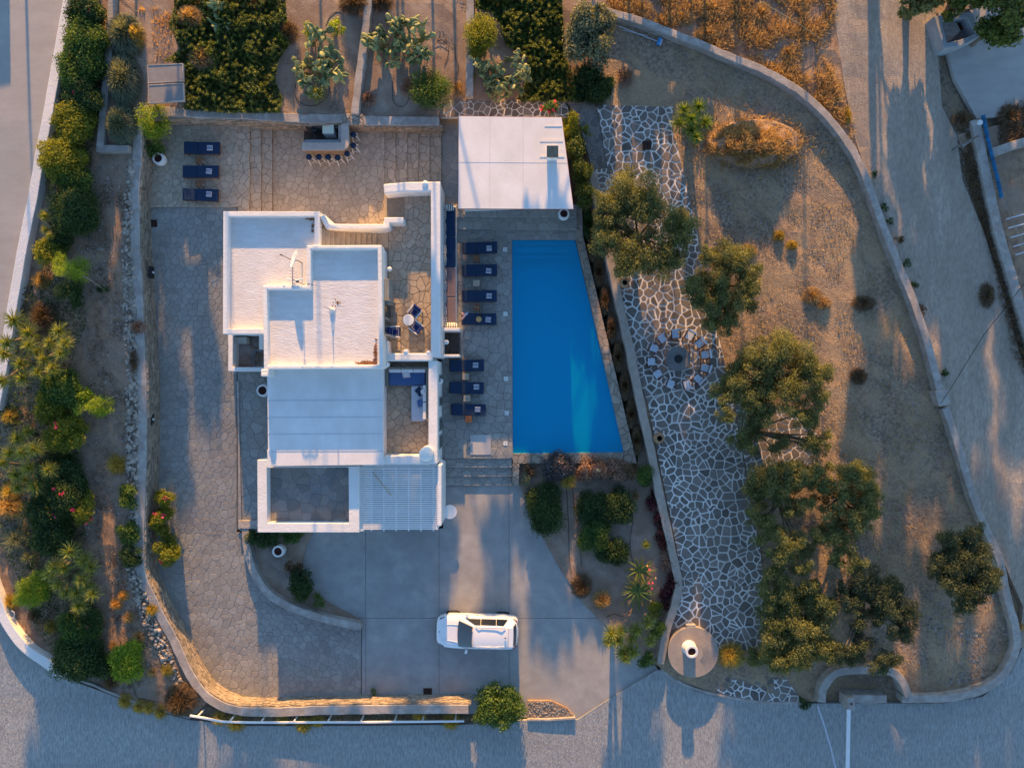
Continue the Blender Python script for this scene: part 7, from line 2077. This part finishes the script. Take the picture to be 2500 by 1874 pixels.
# ---- ivy slopes: nobody could count it
def cover(poly, label, leaf, n, h=(0.15, 0.55), ln=0.14, wd=0.10, name="ivy", seed=0, z0=None):
    pts = rand_in(poly, n)
    hh = np.array([mnoise.noise(Vector((x * 0.03, y * 0.03, seed))) for x, y in pts])
    h2 = np.array([mnoise.noise(Vector((x * 0.11, y * 0.11, seed + 5))) for x, y in pts])
    z = np.array([T(x, y) if z0 is None else z0 for x, y in pts]) + h[0] + (h[1] - h[0]) * np.clip(0.5 + hh * 0.8 + h2 * 0.5, 0, 1) * nrg.uniform(0.55, 1.0, len(pts))
    k = (H - z) / H / S
    pos = np.stack([(pts[:, 0] - 1250) * k, (937 - pts[:, 1]) * k, z], 1)
    nr = nrg.normal(size=(n, 3)) * 0.8 + np.array([0, 0.35, 0.45])
    ti = np.clip(0.48 + h2 * 0.45 + nrg.normal(size=n) * 0.17, 0, 1)
    o = foliage_obj(pos, nr, ti, ln, wd, leaf, None, name, 'stuff')
    return tag(o, label, "ground cover")
cover([(425, -60), (690, -60), (702, 60), (706, 110), (678, 150), (672, 200), (690, 240), (684, 276), (560, 276), (450, 268), (448, 190), (420, 150), (400, 150), (440, 120), (412, 60), (425, 20)], "thick dark and yellow-green ivy filling the bed above the terrace wall", L_IVY, 42000, (0.1, 0.8), 0.11, 0.075, seed=2)
cover([(1165, -60), (1368, -60), (1376, 60), (1385, 150), (1402, 200), (1410, 248), (1300, 248), (1262, 245), (1288, 190), (1290, 140), (1235, 110), (1222, 60), (1200, 30), (1160, 20)], "dense ivy slope behind the pool house beside the silvery tree", L_IVY, 32000, (0.1, 0.7), 0.11, 0.075, seed=8)
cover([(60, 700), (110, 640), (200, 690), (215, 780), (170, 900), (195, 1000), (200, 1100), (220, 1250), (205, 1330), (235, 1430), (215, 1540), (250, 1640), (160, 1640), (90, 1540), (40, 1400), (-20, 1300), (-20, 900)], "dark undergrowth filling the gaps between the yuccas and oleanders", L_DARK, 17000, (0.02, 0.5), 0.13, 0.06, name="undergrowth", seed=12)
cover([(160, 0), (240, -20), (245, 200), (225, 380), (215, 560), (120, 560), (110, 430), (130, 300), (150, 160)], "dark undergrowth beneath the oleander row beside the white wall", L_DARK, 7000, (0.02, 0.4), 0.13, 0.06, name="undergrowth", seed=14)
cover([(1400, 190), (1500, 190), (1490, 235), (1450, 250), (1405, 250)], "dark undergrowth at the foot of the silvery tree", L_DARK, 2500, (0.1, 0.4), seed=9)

# ---- dry grass and stones
def blades_cover(poly, n, m, label, hr=(0.10, 0.28), w=0.02, name="dry_grass", mask=None, z0=None):
    pts = rand_in(poly, n * 3)
    keep = []
    for x, y in pts:
        v = mnoise.noise(Vector((x * 0.018, y * 0.018, 7))) + 0.5 * mnoise.noise(Vector((x * 0.06, y * 0.06, 2)))
        if v > (mask if mask is not None else -0.1) + rng.uniform(-.15, .15): keep.append((x, y))
        if len(keep) >= n: break
    pts = np.array(keep); n = len(pts)
    z = np.array([T(x, y) if z0 is None else z0 for x, y in pts]) - 0.02
    k = (H - z) / H / S
    b = np.stack([(pts[:, 0] - 1250) * k, (937 - pts[:, 1]) * k, z], 1)
    hgt = nrg.uniform(*hr, n)
    a = nrg.uniform(0, 2 * PI, n); lean = nrg.uniform(0.3, 1.3, n)
    tip = b + np.stack([np.cos(a) * lean * hgt, np.sin(a) * lean * hgt, hgt], 1)
    s = np.stack([-np.sin(a), np.cos(a), np.zeros(n)], 1) * w
    v = np.stack([b - s, b + s, tip + s * 0.3, tip - s * 0.3], 1).reshape(-1, 3)
    q = np.arange(4 * n).reshape(n, 4)
    return tag(fast_mesh(name, v, q, np.clip(nrg.normal(size=n) * 0.25 + 0.5, 0, 1), m, kind='stuff'), label, "dry grass")
PLOT = [(1660, 262), (1640, 100), (1790, 150), (1940, 225), (2070, 360), (2125, 480), (2185, 640), (2228, 745), (2295, 983), (2365, 1198), (2430, 1370), (2470, 1526), (2440, 1640), (2260, 1690), (2200, 1640), (2040, 1640), (1990, 1700), (1960, 1690),
        (1885, 1640), (1875, 1450), (1845, 1265), (1815, 1085), (1775, 888), (1715, 640), (1684, 480), (1655, 341)]
blades_cover(PLOT, 30000, L_PALE, "sparse dry grass over the stony olive plot", (0.05, 0.16), 0.018, mask=-0.15)
blades_cover([(1480, -60), (2030, -60), (2035, 60), (1990, 100), (2040, 200), (2090, 330), (2080, 345), (2000, 255), (1840, 160), (1634, 70), (1480, 20)], 12000, L_ORANGE, "orange dry grass beyond the curved plot wall", (0.15, 0.42), 0.022, mask=-0.02)
blades_cover([(1480, -60), (2040, -60), (2045, 60), (2010, 100), (2060, 220), (2098, 340), (2080, 345), (2000, 255), (1840, 160), (1634, 70), (1480, 20)], 12000, L_PALE, "bleached low grass between the orange clumps of the dry field", (0.05, 0.2), 0.02, mask=-0.3)
blades_cover([(340, 20), (420, 20), (420, 140), (345, 150)], 700, L_STRAW, "thin dry stalks on the pale soil by the rosemary", (0.05, 0.2))
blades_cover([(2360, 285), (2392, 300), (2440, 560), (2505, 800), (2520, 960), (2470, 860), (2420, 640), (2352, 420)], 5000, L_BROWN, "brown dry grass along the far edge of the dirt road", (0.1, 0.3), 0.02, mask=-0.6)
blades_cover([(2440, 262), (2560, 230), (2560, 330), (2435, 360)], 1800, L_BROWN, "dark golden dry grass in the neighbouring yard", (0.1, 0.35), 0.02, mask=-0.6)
blades_cover([(210, 480), (320, 400), (325, 900), (330, 1380), (420, 1600), (460, 1720), (300, 1690), (250, 1500), (230, 1250), (215, 900)], 6000, L_BROWN, "sparse brown stubble on the stony garden slope", (0.04, 0.12), 0.016, mask=0.05)
blades_cover([(470, 1742), (1130, 1742), (1130, 1758), (470, 1750)], 2500, L_BROWN, "brown stubble between the lower wall and the guard rail", (0.05, 0.16), 0.015, mask=-0.8)
MC = (1838, 352)
def Tm(x, y):
    u, v = (x - MC[0]) / 125.0, (y - MC[1]) / 62.0
    d = u * u + v * v
    n = mnoise.noise(Vector((x * 0.03, y * 0.03, 4))) * 0.5 + mnoise.noise(Vector((x * 0.09, y * 0.09, 9))) * 0.3
    return T(x, y) + max(0.0, (1.0 - d) * (0.9 + n)) ** 0.8 * 0.85 if d < 1 else T(x, y)
mo = patch("earth_mound", [(MC[0] + 128 * math.cos(a * PI / 12), MC[1] + 64 * math.sin(a * PI / 12)) for a in range(24)], lambda x, y: Tm(x, y) + 0.04 - 0.25 * min(1.0, max(0.0, (((x - MC[0]) / 125.0) ** 2 + ((y - MC[1]) / 62.0) ** 2 - 0.7) * 4)), SOIL, 0.22, 0.05, 0.3, kind=None, nscale=2.5)
tag(mo, "lumpy earth mound under golden dry grass in the upper part of the plot", "mound")
pts_ = nrg.normal((MC[0], MC[1]), (55, 26), (9000, 2))
pts_ = np.array([q for q in pts_ if mnoise.noise(Vector((q[0] * 0.04, q[1] * 0.05, 21))) > -0.12])
n_ = len(pts_)
z_ = np.array([Tm(x, y) for x, y in pts_]); k_ = (H - z_) / H / S
b_ = np.stack([(pts_[:, 0] - 1250) * k_, (937 - pts_[:, 1]) * k_, z_], 1)
hg = nrg.uniform(0.12, 0.38, n_); a_ = nrg.uniform(0, 6.28, n_)
tp_ = b_ + np.stack([np.cos(a_) * hg * 0.8, np.sin(a_) * hg * 0.8, hg], 1); s_ = np.stack([-np.sin(a_), np.cos(a_), a_ * 0], 1) * 0.02
v_ = np.stack([b_ - s_, b_ + s_, tp_ + s_ * .3, tp_ - s_ * .3], 1).reshape(-1, 3)
tag(fast_mesh("dry_grass", v_, np.arange(4 * n_).reshape(n_, 4), np.clip(nrg.normal(size=n_) * 0.25 + 0.5, 0, 1), L_ORANGE, kind='stuff'), "golden dry grass matted over the earth mound", "dry grass")
# orange shrubs and grass mounds on the plot
for (x, y, rx, ry, lb) in ((1885, 398, 30, 18, "bright orange grass clump on the lower edge of the earth mound"),
    (1985, 722, 30, 26, "orange dry shrub in the lit strip of the olive plot"), (2010, 740, 26, 18, "tan dry tuft touching the orange shrub of the lit strip"), (1903, 575, 18, 16, "small yellow dry shrub in the upper lit strip"), (1935, 598, 18, 14, "pale flattened dry tuft in the upper lit strip"), (1825, 610, 30, 18, "orange dry grass behind the second olive crown"),
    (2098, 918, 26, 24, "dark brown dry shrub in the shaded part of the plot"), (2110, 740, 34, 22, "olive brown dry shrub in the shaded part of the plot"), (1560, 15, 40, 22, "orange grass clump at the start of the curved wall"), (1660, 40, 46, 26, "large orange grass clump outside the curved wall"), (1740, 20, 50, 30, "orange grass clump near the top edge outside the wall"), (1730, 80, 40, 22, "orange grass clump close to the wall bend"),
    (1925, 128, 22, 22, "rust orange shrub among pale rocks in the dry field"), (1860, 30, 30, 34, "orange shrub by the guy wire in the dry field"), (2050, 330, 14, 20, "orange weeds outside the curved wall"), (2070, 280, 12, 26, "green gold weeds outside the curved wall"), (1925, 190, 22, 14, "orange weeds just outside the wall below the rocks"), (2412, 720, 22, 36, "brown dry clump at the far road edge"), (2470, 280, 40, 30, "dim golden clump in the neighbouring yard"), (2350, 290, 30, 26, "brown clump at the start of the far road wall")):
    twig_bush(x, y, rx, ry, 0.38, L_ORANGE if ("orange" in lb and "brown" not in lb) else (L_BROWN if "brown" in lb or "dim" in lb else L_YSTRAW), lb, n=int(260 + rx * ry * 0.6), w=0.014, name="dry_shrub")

for (x, y, r, lb) in ((2158, 505, 12, "dark weed outside the wall at its straight part"), (2172, 540, 12, "dark green weed outside the wall, second of the row"), (2195, 588, 14, "brown weed beside the wall on the road side"), (2212, 645, 14, "curly dark weed outside the curved wall"), (2232, 700, 14, "dark weed hugging the wall on the road side"), (2250, 758, 17, "green weed outside the wall by the road"), (2305, 912, 12, "dark weed just above the wall pier"), (2136, 425, 12, "dark round weed at the bend of the wall"), (1963, 1715, 20, "dark green weed at the corner of the flagstone verge"), (2360, 1190, 8, "tiny weed near the lower plot wall")):
    shrub(x, y, r, r, 0.35, L_DARK if "dark" in lb else L_BROWN, lb, nb=4, stem=False, name="weed", cat="weed")
tuft(1786, 1598, 46, L_YSTRAW, "large dim golden grass tuft right of the round cistern disc", n=900, h=0.9)
shrub(1838, 1600, 34, 26, 1.0, L_OLIVE, "olive green shrub right of the golden tuft by the cistern")

def stones(poly, n, smin, smax, m, label, name="pebbles", z0=None, cat="stones", dist=None):
    base = np.array([(1, 0, 0), (0, 1, 0), (-1, 0, 0), (0, -1, 0), (0, 0, 0.7), (0.7, 0.7, 0.1)])
    tri = np.array([(0, 1, 4), (1, 2, 4), (2, 3, 4), (3, 0, 4)])
    pts = rand_in(poly, n) if dist is None else dist
    n = len(pts)
    s = smin + (smax - smin) * nrg.random(n) ** 3
    z = np.array([T(x, y) if z0 is None else z0 for x, y in pts])
    k = (H - z) / H / S
    c = np.stack([(pts[:, 0] - 1250) * k, (937 - pts[:, 1]) * k, z], 1)
    a = nrg.uniform(0, 2 * PI, n)
    V = base[None, :5, :] * (s[:, None, None]) * nrg.uniform(0.6, 1.3, (n, 5, 1)) * np.array([1, 0.7, 0.8])
    ca, sa = np.cos(a)[:, None], np.sin(a)[:, None]
    X = V[:, :, 0] * ca - V[:, :, 1] * sa; Y = V[:, :, 0] * sa + V[:, :, 1] * ca
    V = np.stack([X, Y, V[:, :, 2]], 2) + c[:, None, :]
    q = (np.arange(n)[:, None, None] * 5 + tri[None]).reshape(-1, 3)
    o = fast_mesh(name, V.reshape(-1, 3), q, np.repeat(np.clip(nrg.normal(size=n) * 0.28 + 0.5, 0, 1), 4), m, kind='stuff')
    return tag(o, label, cat)
stones(PLOT, 42000, 0.015, 0.07, PEB, "small pale stones scattered over the olive plot")
stones([(1800, 1200), (2430, 1370), (2470, 1526), (2440, 1640), (2260, 1690), (2200, 1640), (2200, 1400)], 4500, 0.02, 0.10, PEB, "coarser rubble in the lower corner of the olive plot")
stones([(2300, 1500), (2400, 1520), (2440, 1600), (2380, 1665), (2290, 1670)], 900, 0.03, 0.13, ROCK, "rubble pile in the corner of the plot wall")
stones([(200, 420), (320, 380), (325, 900), (330, 1380), (430, 1600), (460, 1720), (200, 1650), (240, 1500), (200, 1250), (215, 900), (180, 760)], 12000, 0.015, 0.07, PEB, "small stones scattered over the left garden slope")
RUB = [(313, 385), (331, 385), (322, 480), (322, 600), (330, 700), (333, 840), (338, 950), (338, 1150), (332, 1390), (345, 1420), (368, 1490), (400, 1550), (425, 1620), (460, 1690), (440, 1690), (395, 1610), (360, 1540), (330, 1470), (310, 1400), (318, 1300), (306, 1100), (308, 900), (300, 760), (298, 560)]
def rubble_line():
    root = group_at_origin("rubble_line", "long line of loose rubble behind the curved stone wall", "rubble")
    pts = rand_in(RUB, 1500)
    r = random.Random(5)
    big = sorted([(r.uniform(0.05, 0.17) if i % 4 == 0 else r.uniform(0.03, 0.10), i) for i in range(len(pts))], reverse=True)
    rest = MB()
    proto = []
    for j in range(6):
        bm = bmesh.new(); bmesh.ops.create_icosphere(bm, subdivisions=1, radius=1.0)
        for v in bm.verts:
            v.co *= 0.75 + 0.5 * r.random(); v.co.z *= 0.7
        me = bpy.data.meshes.new("stone"); bm.to_mesh(me); bm.free(); me.materials.append(ROCK)
        at = me.attributes.new("tint", 'FLOAT', 'FACE'); at.data.foreach_set("value", [0.15 + 0.14 * j] * len(me.polygons)); proto.append(me)
    for c, (s, i) in enumerate(big):
        x, y = pts[i]; p = P(x, y, T(x, y) + 0.02 + s * 0.3)
        if c < 280:
            o = bpy.data.objects.new("stone", proto[c % 6]); COL.objects.link(o); o.parent = root; o.location = p; o.scale = (s * r.uniform(.8, 1.3), s, s); o.rotation_euler = (r.uniform(-.4, .4), r.uniform(-.4, .4), r.uniform(0, 6.28))
        else:
            me = proto[c % 6]; a = r.uniform(0, 6.28); ca, sa = math.cos(a), math.sin(a)
            rest.add([(p.x + s * (v.co.x * ca - v.co.y * sa), p.y + s * (v.co.x * sa + v.co.y * ca), p.z + s * v.co.z) for v in me.vertices], [tuple(f.vertices) for f in me.polygons], t=r.random())
    rest.build("small_rubble", ROCK, root, kind='stuff')
rubble_line()
stones([(700, 0), (900, 0), (880, 280), (690, 280)], 3500, 0.01, 0.04, PEB, "small stones on the pale soil of the first prickly pear bed")
stones([(905, 0), (1145, 0), (1145, 240), (880, 285)], 4500, 0.01, 0.045, PEB, "small stones on the pale soil of the largest prickly pear bed")
blades_cover([(700, 0), (1145, 0), (1145, 240), (1070, 280), (690, 278)], 3500, L_PINKD, "rusty leaf litter under the prickly pears", (0.02, 0.06), 0.03, name="leaf_litter", mask=0.05)
stones([(1290, 1712), (1345, 1712), (1385, 1730), (1404, 1750), (1345, 1756), (1290, 1756)], 900, 0.02, 0.10, ROCK, "sunlit rubble patch between the round bush and the drive", z0=0.16)
mb = MB(); mb.prism([(1288, 1710), (1345, 1710), (1385, 1728), (1405, 1751), (1345, 1757), (1288, 1757)], -0.2, 0.15); tag(mb.build("rubble_bed", SOIL), kind='structure')
stones([(1850, 60), (1920, 70), (1920, 160), (1870, 150)], 300, 0.04, 0.16, ROCK, "pale rocks half buried in the dry field")
stones([(2015, -40), (2070, -40), (2075, 100), (2110, 330), (2130, 470), (2100, 390), (2060, 260), (2020, 100)], 2600, 0.015, 0.07, ROCK, "stones along the near side of the dirt road")
stones([(2040, -50), (2290, -50), (2300, 260), (2400, 560), (2480, 900), (2490, 1480), (2300, 990), (2190, 640), (2080, 300)], 16000, 0.008, 0.05, PEB, "fine gravel on the dirt road")
tuft(2492, 1530, 16, L_ORANGE, "orange dry tuft outside the lower plot wall near the road junction")
stones([(2310, 260), (2345, 330), (2370, 470), (2420, 620), (2470, 760), (2440, 740), (2390, 600), (2340, 450), (2290, 260)], 1500, 0.015, 0.06, PEB, "loose stones along the far edge of the dirt road")
stones([(650, 1320), (700, 1320), (715, 1400), (690, 1420), (655, 1380)], 1600, 0.015, 0.04, PEB, "grey pebbles around the white pot in the front bed", z0=0.14)
stones([(1275, 1140), (1550, 1140), (1640, 1450), (1600, 1600), (1500, 1540), (1300, 1250)], 2200, 0.01, 0.035, PEB, "small stones on the pool garden soil", z0=0.08)

# garden hoses lying on the beds
def hose(pts, z, label, r=0.014):
    mb = MB(); mb.tube([P(x, y, (T(x, y) if z is None else z) + 0.06) for x, y in catmull(pts, 6)], r, 5); tag(mb.build("irrigation_hose", BLACK), label, "hose")
hose([(722, 206), (720, 230), (732, 250), (755, 259), (775, 255), (800, 236), (806, 210)], None, "black irrigation hose looping round the green rosette")
hose([(960, 190), (958, 225), (962, 250), (975, 260), (990, 256), (998, 240)], None, "black irrigation hose loop below the largest prickly pear")
hose([(1060, 110), (1075, 98), (1092, 108), (1095, 130), (1085, 160)], None, "black irrigation hose loop in the stony bed, larger one")
hose([(1110, 108), (1112, 140), (1120, 165), (1115, 180)], None, "thin black irrigation hose near the narrow grey wall")
hose([(795, 65), (805, 42), (820, 30), (836, 35), (838, 50)], None, "black irrigation hose behind the spurge bush")
hose([(1383, 1184), (1388, 1280), (1390, 1360), (1396, 1400)], 0.06, "black irrigation hose running down the pool garden, nearer the hedge mound")
hose([(1398, 1184), (1402, 1240), (1412, 1300), (1420, 1380)], 0.06, "black irrigation hose running down the pool garden, nearer the dark mounds")
hose([(1535, 1190), (1545, 1260), (1538, 1330), (1548, 1380)], 0.06, "black irrigation hose between the dark mounds and purple row")
hose([(1480, 1505), (1500, 1498), (1520, 1503), (1545, 1490)], 0.06, "black irrigation hose curving below the aloes")
hose([(108, 460), (90, 520), (76, 580), (68, 650), (56, 720), (48, 760)], None, "black hose following the white boundary wall")
hose([(292, 1560), (330, 1690), (350, 1705), (400, 1715)], None, "black hose on the soil at the bottom of the left garden")
mb = MB(); mb.tube([P(x, y, T(x, y) + 0.3) for x, y in catmull([(18, 1497), (22, 1506), (30, 1509), (35, 1503), (34, 1494), (28, 1490)], 4)], 0.03, 6); tag(mb.build("hose_coil", GREYCUSH), "pale coiled hose end behind the short white wall", "hose")

# ---- trees of the top right corner and beyond the frame, to the north
def bigtree(px, py, rx, ry, z_lo, z_hi, label, leaf=L_OLIVE, dens=110, group=None, nb=None, zbase=None, ln=0.26, wd=0.12):
    z0 = T(px, py) if zbase is None else zbase
    zc = (z_lo + z_hi) / 2
    c = P(px, py, zc)
    root = empty("tree", (c.x, c.y, z0), 0, label, "tree", group)
    R = (mpx(rx, zc), mpx(ry, zc), (z_hi - z_lo) / 2)
    bl = blobs_in_ellipsoid((0, 0, zc - z0), R, nb or int(14 + 4 * R[0]), (0.22, 0.38))
    pos, nr, ti = clump_leaves(bl, dens, ln, wd, 0.4, hollow=0.4)
    foliage_obj(pos, nr, ti, ln, wd, leaf, root, "crown")
    tips = [tuple(b[0]) for b in rng.sample(bl, min(8, len(bl)))]
    trunk_obj(root, (0, 0, 0), tips, 0.2)
    return root
for a in ((2250, 5, 62, 40, 1.0, 3.6, "low brownish tree at the top edge beside the dirt road"), (2345, 8, 50, 42, 1.4, 4.2, "dark tree at the top edge hanging over the concrete hut"), (2450, 50, 70, 74, 1.5, 5.2, "large dark green tree filling the top right corner"), (2420, -20, 70, 50, 1.5, 4.6, "dark tree behind the large one at the top right corner")):
    bigtree(*a, leaf=L_OLIVE if "brown" in a[-1] else L_IVY, dens=200)
# ---- unseen trees and a shed added north of frame to throw the shadows
TE = math.tan(math.radians(SUN_ELEV)); TA = math.tan(math.radians(SUN_AZ))
def tall(x0, x1, y0, y1, yt, foot=None, leaf=L_DARK, fill=1.0):
    """an added tree at world y = yt with its crown shaped to shade the photo box x0..x1, y0..y1"""
    xc, yc = (x0 + x1) / 2, (y0 + y1) / 2
    zl = CY(xc, yc) if 335 < xc < 560 else (0.0 if 560 < xc < 1420 and 300 < yc < 1740 else T(xc, yc))
    a, b = P(xc, y0, zl), P(xc, y1, zl)
    R = abs(P(x1, yc, zl).x - P(x0, yc, zl).x) / 2 * (1.22 if xc > 2060 else 1.08)
    z0 = zl + (yt - a.y) * TE; z1 = zl + (yt - b.y) * TE
    xm = a.x - (yt - (a.y + b.y) / 2) * TA
    g = T(xc, -200)
    z0 = max(z0, g + 0.6)
    Rz = (z1 - z0) / 2; zc = (z0 + z1) / 2
    if foot is None and 2060 < xc < 2330: foot = 2150 + rng.uniform(-14, 14)
    root = empty("tree", (xm, yt, g), 0, "tall unseen tree added beyond the upper edge to cast shade", "tree", "unseen trees added to cast shade")
    r = 0.42 * min(R, Rz)
    n = int(max(10, 2.6 * fill * R * Rz / (r * r)))
    bl = []
    for _ in range(n):
        d = nrg.normal(size=3); d /= np.linalg.norm(d); q = nrg.random() ** 0.4
        bl.append((np.array([d[0] * q * max(0.1, R - r * 0.7), d[1] * q * min(R, 1.6), zc - g + d[2] * q * max(0.1, Rz - r * 0.7)]), r * nrg.uniform(0.75, 1.2), nrg.uniform(-.15, .15)))
    pos, nr, ti = clump_leaves(bl, 26, .5, .3, 0.3, hollow=0.15)
    foliage_obj(pos, nr, ti, 0.5, 0.34, leaf, root, "crown")
    zb_ = min(b_[0][2] for b_ in bl)
    mb = MB(); fx = 0.0 if foot is None else P(foot, 400, 2.0).x - xm
    mb.tube([(fx, 0, -0.2), (fx, 0, zb_ * 0.5), (fx * 0.9, 0, zb_ * 0.8), (0, 0, zb_ + 0.3), (0, 0, zc - g)], [0.10, 0.07, 0.06, 0.05, 0.03], 7); mb.build("trunk", BARK, root, smooth=True)
    mb = MB()
    for b_ in bl[:7]: mb.tube([(0, 0, zb_ + 0.2), tuple(b_[0])], [0.04, 0.015], 5)
    mb.build("limbs", BARK, root)
    return root
for a in (
    # left garden and road
    (215, 330, 700, 1150, 29), 
    # courtyard strip
    (335, 470, 900, 1100, 31), (345, 470, 980, 1220, 33), (462, 550, 760, 1010, 32), (330, 425, 1150, 1560, 31),
    # lower road and lower courtyard
    (60, 260, 1720, 2000, 32), (240, 470, 1790, 2060, 34), (530, 760, 1830, 2100, 34), (750, 940, 1830, 2100, 35), (960, 1080, 1600, 1860, 31), (950, 1120, 1830, 2100, 33),
    # drive
    (1160, 1275, 1440, 1640, 31, 1098), (1160, 1290, 1230, 1420, 33, 1098), (1280, 1420, 1120, 1400, 30, 1445), (1290, 1400, 1380, 1620, 32, 1445), (1060, 1125, 1180, 1520, 29),
    # path and pool garden
    (1400, 1500, 1250, 1480, 31), (2290, 2540, 60, 330, 24.8), (2330, 2450, 200, 420, 27), (1560, 1690, 1010, 1300, 30), (1590, 1720, 1250, 1580, 33), (1690, 1790, 1330, 1560, 29), (1500, 1620, 1560, 1700, 32), (1510, 1620, 1730, 1990, 34),
    # plot, upper wedge
    (1500, 1640, 120, 420, 26.0), (1640, 1740, 150, 420, 26.5), (1745, 1850, 380, 560, 27.5),
    # right: the whole side road
    (2075, 2200, 430, 900, 31), (2120, 2260, 800, 1250, 33), (2080, 2230, 1180, 1640, 35), (2240, 2400, 330, 760, 30), (2260, 2420, 720, 1200, 32), (2300, 2480, 1120, 1500, 34), (2390, 2560, 350, 760, 31), (2420, 2600, 720, 1150, 33), (2200, 2330, 1560, 1960, 34),
    (2330, 2560, 1560, 1990, 36), (1900, 2060, 1700, 1990, 35), (1760, 1890, 1740, 1990, 33), (2060, 2210, 1730, 1990, 37), (2170, 2260, 250, 480, 28), (2180, 2330, 540, 820, 32), (2190, 2330, 900, 1300, 30), (2060, 2170, 900, 1260, 29), (2230, 2380, 1280, 1620, 33), (2330, 2500, 480, 800, 28), (2080, 2180, 1500, 1800, 33), (2400, 2600, 1450, 1800, 31), (2480, 2600, 1200, 1600, 35)):
    tall(*a)
shed = group_at_origin("unseen_shade_shed", "unseen low white shed added to shade the upper left road", "shed")  # out-of-view shed added for its straight-edged shadow on the left road
mb = MB(); mb.box((-30.5, 28.0, 3.3), (5.8, 4.0, 2.6)); mb.build("wall", WHITE, shed)
mb = MB(); mb.box((-30.5, 28.0, 4.65), (6.1, 4.3, 0.14)); mb.build("roof", ROOFP, shed)
